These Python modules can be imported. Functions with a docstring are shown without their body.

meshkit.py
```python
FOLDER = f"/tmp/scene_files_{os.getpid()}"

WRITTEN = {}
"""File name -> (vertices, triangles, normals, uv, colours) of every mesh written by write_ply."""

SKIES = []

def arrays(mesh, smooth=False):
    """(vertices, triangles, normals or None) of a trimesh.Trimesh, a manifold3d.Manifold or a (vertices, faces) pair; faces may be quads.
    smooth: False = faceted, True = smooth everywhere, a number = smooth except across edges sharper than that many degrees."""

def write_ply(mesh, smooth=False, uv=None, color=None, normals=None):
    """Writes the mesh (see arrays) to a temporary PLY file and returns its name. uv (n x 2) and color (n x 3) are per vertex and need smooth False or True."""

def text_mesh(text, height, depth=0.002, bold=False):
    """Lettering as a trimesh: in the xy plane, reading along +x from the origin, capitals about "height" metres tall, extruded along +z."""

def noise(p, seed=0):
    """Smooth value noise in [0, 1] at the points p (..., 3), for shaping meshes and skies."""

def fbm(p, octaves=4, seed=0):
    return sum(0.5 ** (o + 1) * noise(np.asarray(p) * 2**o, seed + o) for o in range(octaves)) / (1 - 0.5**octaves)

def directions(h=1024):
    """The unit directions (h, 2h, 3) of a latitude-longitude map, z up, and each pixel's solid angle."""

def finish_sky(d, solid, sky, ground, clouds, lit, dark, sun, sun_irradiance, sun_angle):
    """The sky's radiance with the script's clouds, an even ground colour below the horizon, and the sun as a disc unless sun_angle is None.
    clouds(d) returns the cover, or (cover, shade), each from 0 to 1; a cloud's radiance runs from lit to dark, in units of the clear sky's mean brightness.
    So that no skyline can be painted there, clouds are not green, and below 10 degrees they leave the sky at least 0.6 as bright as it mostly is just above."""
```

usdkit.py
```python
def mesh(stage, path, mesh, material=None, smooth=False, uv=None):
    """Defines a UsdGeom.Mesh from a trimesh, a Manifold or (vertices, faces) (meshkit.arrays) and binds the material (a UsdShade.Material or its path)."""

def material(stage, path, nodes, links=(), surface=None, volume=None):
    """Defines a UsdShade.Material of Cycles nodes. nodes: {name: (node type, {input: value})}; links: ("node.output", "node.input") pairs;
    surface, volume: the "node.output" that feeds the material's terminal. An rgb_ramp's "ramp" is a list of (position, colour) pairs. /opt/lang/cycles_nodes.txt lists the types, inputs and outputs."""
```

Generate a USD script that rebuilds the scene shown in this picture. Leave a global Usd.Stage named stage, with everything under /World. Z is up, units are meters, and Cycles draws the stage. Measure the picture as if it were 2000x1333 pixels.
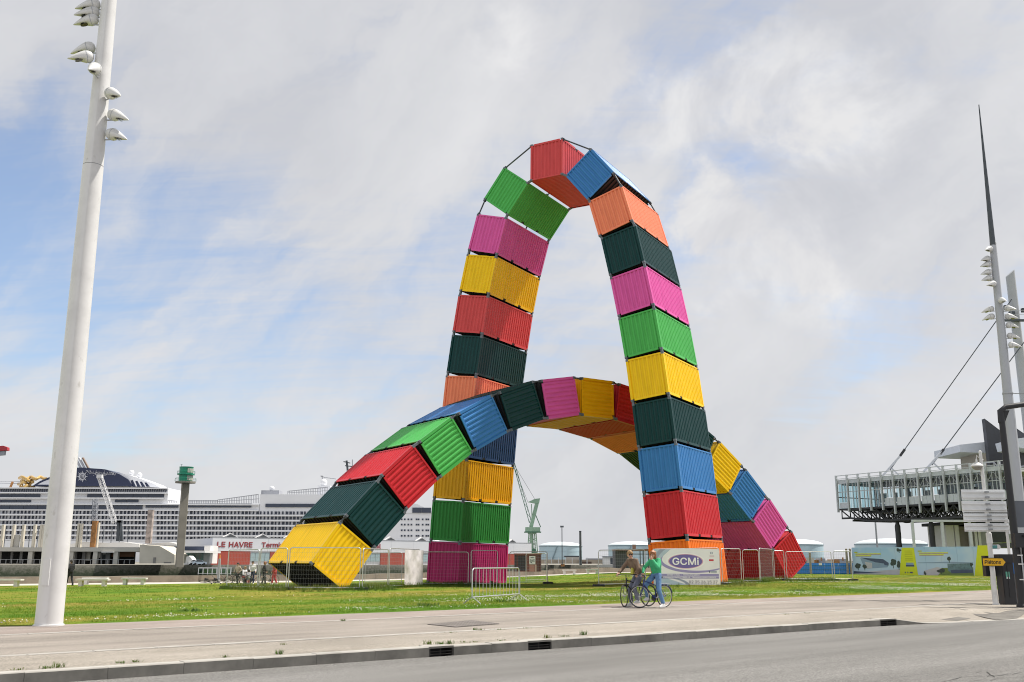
import math, random
import numpy as np, trimesh
import manifold3d as m3
import usdkit, meshkit
from shapely.geometry import Polygon, Point
from pxr import Usd, UsdGeom, UsdLux, UsdShade, Sdf, Gf, Vt

stage = Usd.Stage.CreateInMemory()
UsdGeom.SetStageUpAxis(stage, 'Z')
UsdGeom.SetStageMetersPerUnit(stage, 1.0)
UsdGeom.Xform.Define(stage, '/World')
UsdGeom.Scope.Define(stage, '/World/Looks')
rng = np.random.default_rng(7)
random.seed(7)

# ------------------------------------------------------------------ camera
FPX, PITCH, ROLL, EYE = 1888.84, 0.2241295, 0.0030314, 1.47
cam = UsdGeom.Camera.Define(stage, '/World/camera')
cam.CreateHorizontalApertureAttr(36.0)
cam.CreateFocalLengthAttr(36.0 * FPX / 2000.0)
cam.CreateClippingRangeAttr((0.1, 20000.0))
EXPOSURE = 0.74
cam.CreateExposureAttr(EXPOSURE)
_c, _s, _cr, _sr = math.cos(PITCH), math.sin(PITCH), math.cos(ROLL), math.sin(ROLL)
_r0, _u0, _f0 = np.array([1.0, 0, 0]), np.array([0, -_s, _c]), np.array([0, _c, _s])
_right, _up = _r0 * _cr + _u0 * _sr, _u0 * _cr - _r0 * _sr
UsdGeom.Xformable(cam).AddTransformOp().Set(Gf.Matrix4d(*_right, 0, *_up, 0, *(-_f0), 0, 0, 0, EYE, 1))

# ------------------------------------------------------------------ sky and sun
SUN_AZ, SUN_EL = math.radians(14.0), math.radians(61.0)      # azimuth from +x (right) towards +y (away)
SUN_DIR = np.array([math.cos(SUN_EL) * math.cos(SUN_AZ), math.cos(SUN_EL) * math.sin(SUN_AZ), math.sin(SUN_EL)])
sun = UsdLux.DistantLight.Define(stage, '/World/sun')
sun.CreateIntensityAttr(0.95)
sun.CreateAngleAttr(1.6)
sun.CreateColorAttr(Gf.Vec3f(1.0, 0.95, 0.87))
sun.GetPrim().CreateAttribute('inputs:normalize', Sdf.ValueTypeNames.Bool).Set(True)
_z = SUN_DIR
_x = np.cross([0, 0, 1.0], _z); _x /= np.linalg.norm(_x)
_y = np.cross(_z, _x)
UsdGeom.Xformable(sun).AddTransformOp().Set(Gf.Matrix4d(*_x, 0, *_y, 0, *_z, 0, 0, 0, 200, 1))

def sky_material():
    n, l = {}, []
    def noise(name, src, scale, detail, rough, dist): n[name] = ('noise_texture', dict(scale=scale, detail=detail, roughness=rough, distortion=dist)); l.append((src, f'{name}.vector'))
    def mapr(name, src, a0, a1, b0=0.0, b1=1.0, smooth=True): n[name] = ('map_range', dict(range_type='smoothstep' if smooth else 'linear', from_min=a0, from_max=a1, to_min=b0, to_max=b1, clamp=True)); l.append((src, f'{name}.value')); return f'{name}.result'
    def math2(name, op, x, y):
        d = dict(math_type=op)
        if not isinstance(y, str): d['value2'] = y
        n[name] = ('math', d); l.append((x, f'{name}.value1'))
        if isinstance(y, str): l.append((y, f'{name}.value2'))
        return f'{name}.value'
    def blobs(name, lst):
        prev = None
        for i, (px, py, rad, amt) in enumerate(lst):
            a, b_ = px - 1000.0, py - 666.5; c = np.array([a, FPX * _c + b_ * _s, FPX * _s - b_ * _c]); c = c / np.linalg.norm(c)
            n[f'{name}d{i}'] = ('vector_math', dict(math_type='distance', vector2=tuple(c))); l.append(('warp.vector', f'{name}d{i}.vector1'))
            r = mapr(f'{name}m{i}', f'{name}d{i}.value', 0.0, rad, amt, 0.0)
            prev = r if prev is None else math2(f'{name}a{i}', 'add', prev, r)
        return prev
    n['tc'] = ('texture_coordinate', {})
    n['sky'] = ('sky_texture', dict(sky_type='single_scattering', sun_disc=False, sun_elevation=SUN_EL,
                                    sun_rotation=math.atan2(SUN_DIR[0], SUN_DIR[1]), altitude=10.0, air_density=1.0, aerosol_density=1.0, ozone_density=1.0))
    # directions ruffled by noise, so that no cloud edge is smooth
    n['wn'] = ('noise_texture', dict(scale=5.0, detail=6.0, roughness=0.6)); l.append(('tc.generated', 'wn.vector'))
    n['w1'] = ('vector_math', dict(math_type='multiply_add', vector2=(0.16, 0.16, 0.12), vector3=(-0.08, -0.08, -0.06))); l.append(('wn.color', 'w1.vector1'))
    n['warp'] = ('vector_math', dict(math_type='add')); l += [('tc.generated', 'warp.vector1'), ('w1.vector', 'warp.vector2')]
    n['xyz'] = ('separate_xyz', {}); l.append(('tc.generated', 'xyz.vector'))
    # a cloud layer seen from below: direction divided by its height
    n['zc'] = ('math', dict(math_type='maximum', value2=0.0)); l.append(('xyz.z', 'zc.value1')); zp = math2('zp', 'add', 'zc.value', 0.20)
    n['px'] = ('math', dict(math_type='divide')); n['py'] = ('math', dict(math_type='divide'))
    l += [('xyz.x', 'px.value1'), (zp, 'px.value2'), ('xyz.y', 'py.value1'), (zp, 'py.value2')]
    n['pl'] = ('combine_xyz', dict(z=0.37)); l += [('px.value', 'pl.x'), ('py.value', 'pl.y')]
    n['st'] = ('mapping', dict(rotation=(0, 0, math.radians(33)), scale=(0.75, 2.6, 1.0), location=(0.4, 5.2, 0))); l.append(('pl.vector', 'st.vector'))
    n['st2'] = ('mapping', dict(rotation=(0, 0, math.radians(-12)), scale=(1.2, 5.5, 1.0), location=(2.4, 1.2, 0))); l.append(('pl.vector', 'st2.vector'))
    noise('big', 'pl.vector', 1.1, 9.0, 0.56, 0.5); noise('streak', 'st.vector', 1.6, 9.0, 0.58, 1.0); noise('fine', 'st2.vector', 2.0, 8.0, 0.62, 0.8)
    n['dg'] = ('mapping', dict(rotation=(0.0, math.radians(38), 0.0))); l.append(('warp.vector', 'dg.vector'))
    n['dg2'] = ('mapping', dict(scale=(1.5, 2.5, 5.0), location=(1.7, 0.3, 0.9))); l.append(('dg.vector', 'dg2.vector'))
    noise('diag', 'dg2.vector', 1.5, 9.0, 0.55, 0.6)
    noise('puff', 'tc.generated', 9.0, 11.0, 0.58, 0.35); noise('puff2', 'tc.generated', 3.4, 8.0, 0.55, 0.3)
    # thin veil with blue showing through: most of it low on the left
    veil = math2('v1', 'add', math2('v0', 'multiply', 'streak.fac', 0.20), math2('v2', 'multiply', 'diag.fac', 0.62)); veil = math2('v3', 'add', veil, math2('v4', 'multiply', 'fine.fac', 0.18))
    gap = blobs('gap', [(40, 440, 0.20, 0.10), (390, 420, 0.12, 0.08), (300, 570, 0.22, 0.05), (40, 590, 0.14, 0.07), (560, 640, 0.22, 0.05), (150, 800, 0.20, 0.04), (720, 560, 0.18, 0.05), (1480, 390, 0.06, 0.08), (1640, 620, 0.10, 0.06), (1390, 440, 0.09, 0.06), (420, 830, 0.25, 0.05), (1100, 620, 0.25, 0.03), (900, 420, .15, .03)])
    low = mapr('low', 'xyz.z', 0.0, 0.16, 0.16, 0.0)
    cov = mapr('cov', math2('lo2', 'add', math2('sub', 'subtract', veil, gap), low), 0.25, 0.525, 0.18, 0.98)
    # heaped cloud, mostly upper right
    heap = blobs('heap', [(1050, 70, 0.09, 0.20), (1200, 150, 0.11, 0.22), (1400, 240, 0.14, 0.19), (1600, 200, 0.14, 0.15), (1560, 330, 0.16, 0.12), (1430, 455, 0.08, 0.26), (1360, 480, 0.05, 0.24), (1520, 520, 0.09, 0.22), (1600, 575, 0.06, 0.24), (1400, 615, 0.05, 0.26), (1820, 620, 0.12, 0.20), (1800, 350, 0.2, 0.10), (770, 530, 0.06, 0.13), (230, 400, 0.03, 0.14), (280, 365, 0.03, 0.14), (1560, 960, .10, .14), (450, 930, .15, .08), (1150, 960, .10, .10)])
    hp = math2('hp', 'add', math2('h1', 'multiply', 'puff.fac', 0.65), math2('h2', 'multiply', 'puff2.fac', 0.35))
    hc = mapr('hc', math2('h3', 'add', hp, heap), 0.55, 0.86)
    sh = math2('s1', 'add', math2('s0', 'multiply', 'diag.fac', 0.6), math2('s2', 'multiply', 'puff2.fac', 0.4))
    grey = blobs('grey', [(1300, 60, 0.30, 0.10), (1700, 80, 0.30, 0.10), (1650, 480, 0.20, 0.08), (300, 40, 0.40, 0.09), (750, 60, 0.3, 0.06), (1500, 850, 0.3, 0.05), (1180, 850, .2, .04)])
    n['shade'] = ('rgb_ramp', dict(ramp=[(0.0, (0.57, 0.585, 0.635)), (0.36, (0.635, 0.645, 0.685)), (0.48, (0.725, 0.73, 0.755)), (0.60, (0.80, 0.80, 0.815)), (1.0, (0.90, 0.89, 0.885))])); l.append((math2('s3', 'subtract', sh, grey), 'shade.fac'))
    n['hsh'] = ('rgb_ramp', dict(ramp=[(0.30, (0.64, 0.645, 0.69)), (0.48, (0.76, 0.76, 0.785)), (0.62, (0.90, 0.895, 0.895))])); l.append(('puff.fac', 'hsh.fac'))
    n['cl'] = ('mix', dict(mix_type='mix')); l += [(math2('hcs', 'multiply', hc, 0.8), 'cl.fac'), ('shade.color', 'cl.color1'), ('hsh.color', 'cl.color2')]
    n['clb'] = ('mix', dict(mix_type='multiply', fac=1.0, color2=(CLOUD, CLOUD, CLOUD))); l.append(('cl.color', 'clb.color1'))
    n['blue'] = ('mix', dict(mix_type='multiply', fac=1.0, color2=SKYTINT)); l.append(('sky.color', 'blue.color1'))
    n['out'] = ('mix', dict(mix_type='mix')); l += [(math2('mx', 'maximum', cov, hc), 'out.fac'), ('blue.color', 'out.color1'), ('clb.color', 'out.color2')]
    n['bg'] = ('background_shader', dict(strength=SKY_STRENGTH)); l.append(('out.color', 'bg.color'))
    return usdkit.material(stage, '/World/Looks/sky', n, l, surface='bg.background')
SKY_STRENGTH = 0.1
CLOUD = 5.75
SKYTINT = (0.95, 1.0, 1.06)
dome = UsdLux.DomeLight.Define(stage, '/World/sky')
dome.CreateIntensityAttr(1.0)
UsdShade.MaterialBindingAPI.Apply(dome.GetPrim()).Bind(sky_material())
dome.GetPrim().SetCustomDataByKey('kind', 'structure')

# ------------------------------------------------------------------ helpers
_used = {}
def numbered(parent, name):
    k = (parent, name); n = _used.get(k, 0); _used[k] = n + 1
    return f'{parent}/{name}' + (f'_{n:03d}' if n else '')

def keys(path, label=None, cat=None, group=None, kind=None):
    p = stage.GetPrimAtPath(path)
    for k, v in (('label', label), ('category', cat), ('group', group), ('kind', kind)):
        if v: p.SetCustomDataByKey(k, v)

def mat4(ex, ey, ez, o):
    return Gf.Matrix4d(*map(float, ex), 0, *map(float, ey), 0, *map(float, ez), 0, *map(float, o), 1)

def thing(name, label, cat, loc=(0, 0, 0), rz=0.0, group=None, kind=None, matrix=None):
    path = numbered('/World', name)
    x = UsdGeom.Xform.Define(stage, path)
    if matrix is not None: x.AddTransformOp().Set(matrix)
    else:
        x.AddTranslateOp().Set(Gf.Vec3d(*map(float, loc)))
        if rz: x.AddRotateZOp().Set(math.degrees(rz))
    keys(path, label, cat, group, kind)
    return path

def copy_of(src, name, label, cat, loc=(0, 0, 0), rz=0.0, group=None, matrix=None, instance=True):
    path = thing(name, label, cat, loc, rz, group, matrix=matrix)
    p = stage.GetPrimAtPath(path)
    p.GetReferences().AddInternalReference(src)
    if instance: p.SetInstanceable(True)
    return path

def proto(name):
    path = f'/World/Prototypes/{name}'
    if not stage.GetPrimAtPath('/World/Prototypes'):
        stage.CreateClassPrim('/World/Prototypes')
    stage.DefinePrim(path, 'Xform')
    return path

class MB:
    """collects shapes for one mesh"""
    def __init__(self): self.v, self.f, self.n = [], [], 0
    def add(self, v, f=None):
        if f is None: v, f = np.asarray(v.vertices), np.asarray(v.faces)
        v, f = np.asarray(v, float), np.asarray(f, int)
        if f.shape[1] == 4: f = np.vstack([f[:, [0, 1, 2]], f[:, [0, 2, 3]]])
        self.v.append(v); self.f.append(f + self.n); self.n += len(v); return self
    def box(self, x0, x1, y0, y1, z0, z1):
        v = [(x, y, z) for x in (x0, x1) for y in (y0, y1) for z in (z0, z1)]
        f = [(0, 1, 3, 2), (4, 6, 7, 5), (0, 4, 5, 1), (2, 3, 7, 6), (0, 2, 6, 4), (1, 5, 7, 3)]
        return self.add(v, f)
    def obox(self, c, ex, ey, ez, sx, sy, sz):
        ex, ey, ez = (np.asarray(e, float) for e in (ex, ey, ez))
        v = [np.asarray(c, float) + ex * x + ey * y + ez * z for x in (-sx / 2, sx / 2) for y in (-sy / 2, sy / 2) for z in (-sz / 2, sz / 2)]
        f = [(0, 1, 3, 2), (4, 6, 7, 5), (0, 4, 5, 1), (2, 3, 7, 6), (0, 2, 6, 4), (1, 5, 7, 3)]
        return self.add(v, f)
    def bar(self, a, b, w, h=None, up=(0, 0, 1)):
        a, b = np.asarray(a, float), np.asarray(b, float); h = w if h is None else h
        d = b - a; L = np.linalg.norm(d); d = d / L
        s = np.cross(d, up)
        if np.linalg.norm(s) < 1e-3: s = np.cross(d, (1, 0, 0))
        s /= np.linalg.norm(s); t = np.cross(s, d)
        return self.obox((a + b) / 2, d, s, t, L, w, h)
    def tube(self, pts, r, n=8, cap=True):
        p = np.asarray(pts, float); r = np.broadcast_to(np.asarray(r, float), (len(p),))
        t = np.gradient(p, axis=0); t /= np.linalg.norm(t, axis=1, keepdims=True) + 1e-12
        a = np.cross(t, [0, 0, 1.0]) if abs(t[:, 2]).max() < 0.95 else np.cross(t, [1.0, 0.13, 0] if abs(t[:, 0]).max() < .9 else [0, 1.0, .2])
        a /= np.linalg.norm(a, axis=1, keepdims=True) + 1e-12
        b = np.cross(t, a); ang = np.arange(n) * 2 * np.pi / n
        v = p[:, None] + r[:, None, None] * (np.cos(ang)[None, :, None] * a[:, None] + np.sin(ang)[None, :, None] * b[:, None])
        f = []
        for i in range(len(p) - 1):
            for j in range(n): f.append((i * n + j, i * n + (j + 1) % n, (i + 1) * n + (j + 1) % n, (i + 1) * n + j))
        v = v.reshape(-1, 3); f = [g[::-1] for g in f]
        self.add(v, f)
        if cap:
            for i, o in ((0, 1), (len(p) - 1, -1)):
                c = list(range(i * n, i * n + n))[::-o]
                self.add(v[c], [(0, k, k + 1) for k in range(1, n - 1)])
        return self
    def lathe(self, prof, n=24, c=(0, 0, 0)):
        m = trimesh.creation.revolve(np.asarray(prof, float), sections=n)
        m.apply_translation(c); return self.add(m)
    def quad(self, *p): return self.add(p, [(0, 1, 2, 3)])
    def prism(self, poly, d0, d1, T=None):
        """polygon in xz extruded along y from d0 to d1"""
        m = trimesh.creation.extrude_polygon(Polygon(poly), d1 - d0)
        v = np.asarray(m.vertices); v = np.stack([v[:, 0], d1 - v[:, 2], v[:, 1]], 1)
        if T is not None: v = T(v)
        return self.add(v, np.asarray(m.faces))
    def xf(self, R=None, t=None):
        self.v = [(v @ np.asarray(R, float).T if R is not None else v) + (0 if t is None else np.asarray(t, float)) for v in self.v]; return self
    def build(self, parent, name, mat, label=None, smooth=False, kind=None, cat=None, group=None):
        path = numbered(parent, name)
        usdkit.mesh(stage, path, (np.vstack(self.v), np.vstack(self.f)), mat, smooth=smooth)
        keys(path, label, cat, group, kind)
        return path

def Rz(a): return np.array([[math.cos(a), -math.sin(a), 0], [math.sin(a), math.cos(a), 0], [0, 0, 1]])
def Rx(a): return np.array([[1, 0, 0], [0, math.cos(a), -math.sin(a)], [0, math.sin(a), math.cos(a)]])
def Ry(a): return np.array([[math.cos(a), 0, math.sin(a)], [0, 1, 0], [-math.sin(a), 0, math.cos(a)]])

# surveying: where a sight line from the photographer's standpoint meets the ground or a vertical plane at a known distance
def _ray(px, py):
    X, Y = px - 1000.0, py - 666.5
    a, b = X * _cr + Y * _sr, -X * _sr + Y * _cr
    return np.array([a, FPX * _c + b * _s, FPX * _s - b * _c])
def at(px, py, Y):
    d = _ray(px, py); return np.array([0, 0, EYE]) + d * (Y / d[1])
LAWN_A, LAWN_B = np.array([-10.56, 20.8]), np.array([24.3, 50.8])
_le = (LAWN_B - LAWN_A) / np.linalg.norm(LAWN_B - LAWN_A); _ln = np.array([-_le[1], _le[0]])
def _S(t):
    t = np.clip(t, 0, 1); return t * t * (3 - 2 * t)
def ground_z(x, y):
    x, y = np.asarray(x, float), np.asarray(y, float)
    q = (x - LAWN_A[0]) * _ln[0] + (y - LAWN_A[1]) * _ln[1]
    z = np.where(q < 0, 0.12 * np.clip(1 + q / 8.4, 0, 1), 0.12 * (1 - _S(q / 14.0)))
    z = z + 0.13 * np.exp(-((x + 9) ** 2 + (y - 48) ** 2) / 162.0)
    return z + 0.27 * _S(x / 13) * _S(q / 12) - 0.30 * _S((q - 28) / 22) * (1 - _S((x + 20) / 30))
def pq(p, q, dz=0.0):
    """p metres along the pavement's edge, q metres beyond it"""
    x = LAWN_A[0] + _le[0] * p + _ln[0] * q; y = LAWN_A[1] + _le[1] * p + _ln[1] * q
    return np.array([x, y, float(ground_z(x, y)) + dz])
def to_pq(w):
    d = np.asarray(w)[:2] - LAWN_A; return float(d @ _le), float(d @ _ln)
def on_ground(px, py, dz=0.0):
    z = 0.0; d = _ray(px, py)
    for _ in range(12):
        p = np.array([0, 0, EYE]) + d * ((z + dz - EYE) / d[2]); z = float(ground_z(p[0], p[1]))
    return p

# ------------------------------------------------------------------ materials
_mats = {}
def plain(name, col, rough=0.5, metal=0.0, var=0.06, scale=3.0, bump=0.0, bscale=40.0, spec=0.5, coat=0.0):
    """paint, metal, stone: a base colour that wanders a little, with fine relief"""
    if name in _mats: return _mats[name]
    c = np.array(col, float)
    n = {'tc': ('texture_coordinate', {}), 'g': ('geometry', {}),
         'no': ('noise_texture', dict(scale=scale, detail=5.0, roughness=0.6)),
         'rp': ('rgb_ramp', dict(ramp=[(0.25, tuple(c * (1 - 1.6 * var))), (0.5, tuple(c)), (0.75, tuple(np.minimum(c * (1 + var), 0.95)))])),
         'p': ('principled_bsdf', dict(roughness=rough, metallic=metal, specular_ior_level=spec, coat_weight=coat))}
    l = [('g.position', 'no.vector'), ('no.fac', 'rp.fac'), ('rp.color', 'p.base_color')]
    if bump:
        n['bn'] = ('noise_texture', dict(scale=bscale, detail=4.0)); n['b'] = ('bump', dict(strength=bump, distance=0.02))
        l += [('g.position', 'bn.vector'), ('bn.fac', 'b.height'), ('b.normal', 'p.normal')]
    _mats[name] = usdkit.material(stage, f'/World/Looks/{name}', n, l, surface='p.BSDF'); return _mats[name]

def glass_pane(name, tint=(0.75, 0.88, 0.92), refl=0.9):
    if name in _mats: return _mats[name]
    n = {'t': ('transparent_bsdf', dict(color=tint)), 'g': ('glossy_bsdf', dict(color=(refl,) * 3, roughness=0.03)),
         'f': ('fresnel', dict(IOR=1.6)), 'mx': ('mix_closure', {})}
    l = [('f.fac', 'mx.fac'), ('t.BSDF', 'mx.closure1'), ('g.BSDF', 'mx.closure2')]
    _mats[name] = usdkit.material(stage, f'/World/Looks/{name}', n, l, surface='mx.closure'); return _mats[name]
# ------------------------------------------------------------------ the 36 shipping containers
CW, CH, CL = 2.438, 2.591, 6.058
def paint(name, col):
    """gloss container paint, slightly chalked and streaked along the ribs"""
    c = np.array(col)
    n = {'tc': ('texture_coordinate', {}), 'oi': ('object_info', {}),
         'mp': ('mapping', dict(scale=(2.2, 2.2, 0.35))), 'no': ('noise_texture', dict(scale=1.6, detail=6.0, roughness=0.65)),
         'rp': ('rgb_ramp', dict(ramp=[(0.3, tuple(c * 0.88)), (0.52, tuple(c)), (0.72, tuple(c * 1.05 + 0.008))])),
         'n2': ('noise_texture', dict(scale=9.0, detail=5.0)), 'bn': ('noise_texture', dict(scale=1.3, detail=3.0)), 'bp': ('bump', dict(strength=0.35, distance=0.03)), 'sn': ('noise_texture', dict(scale=1.0, detail=8.0, roughness=0.7)), 'sm': ('mapping', dict(scale=(5.0, 5.0, 0.5))), 'sr': ('rgb_ramp', dict(ramp=[(0.0, (1, 1, 1)), (0.60, (1, 1, 1)), (0.78, (0.80, 0.78, 0.76))])), 'mu': ('mix', dict(mix_type='multiply', fac=1.0)), 'rr': ('map_range', dict(from_min=0.3, from_max=0.7, to_min=0.28, to_max=0.44)),
         'p': ('principled_bsdf', dict(specular_ior_level=0.24))}
    l = [('tc.object', 'mp.vector'), ('mp.vector', 'no.vector'), ('no.fac', 'rp.fac'), ('rp.color', 'mu.color1'), ('tc.object', 'sm.vector'), ('sm.vector', 'sn.vector'), ('sn.fac', 'sr.fac'), ('sr.color', 'mu.color2'), ('mu.color', 'p.base_color'), ('tc.object', 'bn.vector'), ('bn.fac', 'bp.height'), ('bp.normal', 'p.normal'),
         ('tc.object', 'n2.vector'), ('n2.fac', 'rr.value'), ('rr.result', 'p.roughness')]
    return usdkit.material(stage, f'/World/Looks/paint_{name}', n, l, surface='p.BSDF')
PAINT = {'yellow': (0.90, 0.56, 0.005), 'amber': (0.84, 0.42, 0.006), 'dark_green': (0.002, 0.037, 0.038), 'red': (0.56, 0.022, 0.032), 'green': (0.075, 0.42, 0.09), 'deep_green': (0.028, 0.24, 0.045),  # second green: the shade of the lower left leg is put into it
         'blue': (0.045, 0.20, 0.50), 'deep_blue': (0.022, 0.062, 0.17), 'magenta': (0.70, 0.10, 0.37), 'fuchsia': (0.44, 0.022, 0.145), 'salmon': (0.86, 0.24, 0.125), 'coral': (0.62, 0.070, 0.075), 'orange': (0.88, 0.19, 0.015)}  # darker blue and magenta have the shade of the left leg in their colour
PAINT = {k: paint(k, v) for k, v in PAINT.items()}
STEEL_GREY = plain('casting_grey', (0.12, 0.135, 0.165), 0.5, var=0.1)
UNDER_BLACK = plain('underside_black', (0.006, 0.006, 0.007), 0.7, var=0.1)
STRUT_DARK = plain('strut_dark', (0.05, 0.06, 0.07), 0.45)

def corrugated(length, height, pitch, depth, flat=0.28):
    """vertical ribs: a trapezoid profile in (along, out), out between -depth and 0"""
    k = max(2, int(round(length / pitch))); p = length / k; s = []
    a, b = p * flat, p * (0.5 - flat) 
    for i in range(k):
        x = i * p
        s += [(x, -depth), (x + a * 0.5, -depth), (x + a * 0.5 + b, 0.0), (x + a * 1.5 + b, 0.0), (x + a * 1.5 + 2 * b, -depth)]
        # stretch so that the inner flat fills the rest of the pitch
    s.append((length, -depth))
    return np.array(s)

def build_container(colour):
    P = proto(f'container_{colour}'); m = PAINT[colour]
    w, h, L = CW / 2, CH, CL
    fl, ho = 0.16, 0.115          # bottom rail height, casting height
    def panel(prof, z0, z1, to3):
        v, f = [], []
        for a, o in prof: v += [to3(a, o, z0), to3(a, o, z1)]
        for i in range(len(prof) - 1): f.append((2 * i, 2 * i + 2, 2 * i + 3, 2 * i + 1))
        return np.array(v), np.array(f)
    pe = corrugated(CW - 0.30, 0, 0.265, 0.050); ps = corrugated(CL - 0.32, 0, 0.268, 0.044)
    MB().add(*panel(pe, fl, h - 0.10, lambda a, o, z: (-w + 0.15 + a, -o + 0.012, z))).build(P, 'end_panel', m)
    MB().add(*panel(pe, fl, h - 0.10, lambda a, o, z: (w - 0.15 - a, L + o - 0.012, z))).build(P, 'end_panel', m)
    MB().add(*panel(ps, fl, h - 0.075, lambda a, o, z: (w + o - 0.012, 0.16 + a, z))).build(P, 'side_panel', m)
    MB().add(*panel(ps, fl, h - 0.075, lambda a, o, z: (-w - o + 0.012, L - 0.16 - a, z))).build(P, 'side_panel', m)
    pr = corrugated(CL - 0.30, 0, 0.21, 0.02); v, f = [], []
    for a, o in pr: v += [(-w + 0.05, 0.15 + a, h - 0.022 + o), (w - 0.05, 0.15 + a, h - 0.022 + o)]
    for i in range(len(pr) - 1): f.append((2 * i, 2 * i + 1, 2 * i + 3, 2 * i + 2))
    MB().add(np.array(v), np.array(f)).build(P, 'roof_panel', m)
    for sx in (-1, 1):
        for y0, y1 in ((0.0, 0.16), (L - 0.16, L)):
            x0, x1 = (w - 0.15, w - 0.002) if sx > 0 else (-w + 0.002, -w + 0.15)
            b = MB(); a0, a1 = (y0 + 0.002, y1) if y0 == 0 else (y0, y1 - 0.002)
            b.box(x0, x1, a0, a1, ho, h - ho); b.build(P, 'corner_post', m)
    for s in (-1, 1): MB().box(s * w - (0.062 if s > 0 else 0), s * w + (0.062 if s < 0 else 0), 0.178, L - 0.178, h - 0.075, h).build(P, 'top_side_rail', m)
    for y0 in (0, L - 0.075): MB().box(-w + 0.162, w - 0.162, y0, y0 + 0.075, h - 0.10, h - 0.004).build(P, 'top_end_header', m)
    for y0 in (0, L - 0.07): MB().box(-w + 0.24, w - 0.24, y0, y0 + 0.07, 0.03, fl).build(P, 'bottom_end_sill', m)
    yc = L / 2
    for s in (-1, 1):
        xa, xb = (w - 0.05, w) if s > 0 else (-w, -w + 0.05)
        for y0, y1 in ((0.178, yc - 1.20), (yc - 0.84, yc + 0.84), (yc + 1.20, L - 0.178)): MB().box(xa, xb, y0, y1, 0.015, fl).build(P, 'bottom_side_rail', m)
    r = MB(); r.box(-w + 0.06, w - 0.06, 0.08, L - 0.08, 0.10, 0.135)
    for k in range(14): r.box(-w + 0.055, w - 0.055, 0.25 + k * 0.42, 0.31 + k * 0.42, 0.015, 0.099)
    r.build(P, 'underfloor', UNDER_BLACK)
    for s in (-1, 1):
        for y in (yc - 1.02, yc + 1.02):
            r = MB(); xa, xb = (w - 0.052, w - 0.02) if s > 0 else (-w + 0.02, -w + 0.052)
            r.box(xa, xb, y - 0.178, y + 0.178, 0.03, 0.158); r.build(P, 'fork_pocket', UNDER_BLACK)
    for z0, z1 in ((0, ho), (h - ho, h)):
        for sx in (-1, 1):
            for y0, y1 in ((-0.004, 0.174), (L - 0.174, L + 0.004)):
                x0, x1 = (w - 0.158, w + 0.004) if sx > 0 else (-w - 0.004, -w + 0.158)
                MB().box(x0, x1, y0, y1, z0, z1).build(P, 'corner_casting', STEEL_GREY)
    return P
CONT = {c: build_container(c) for c in PAINT}

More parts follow.
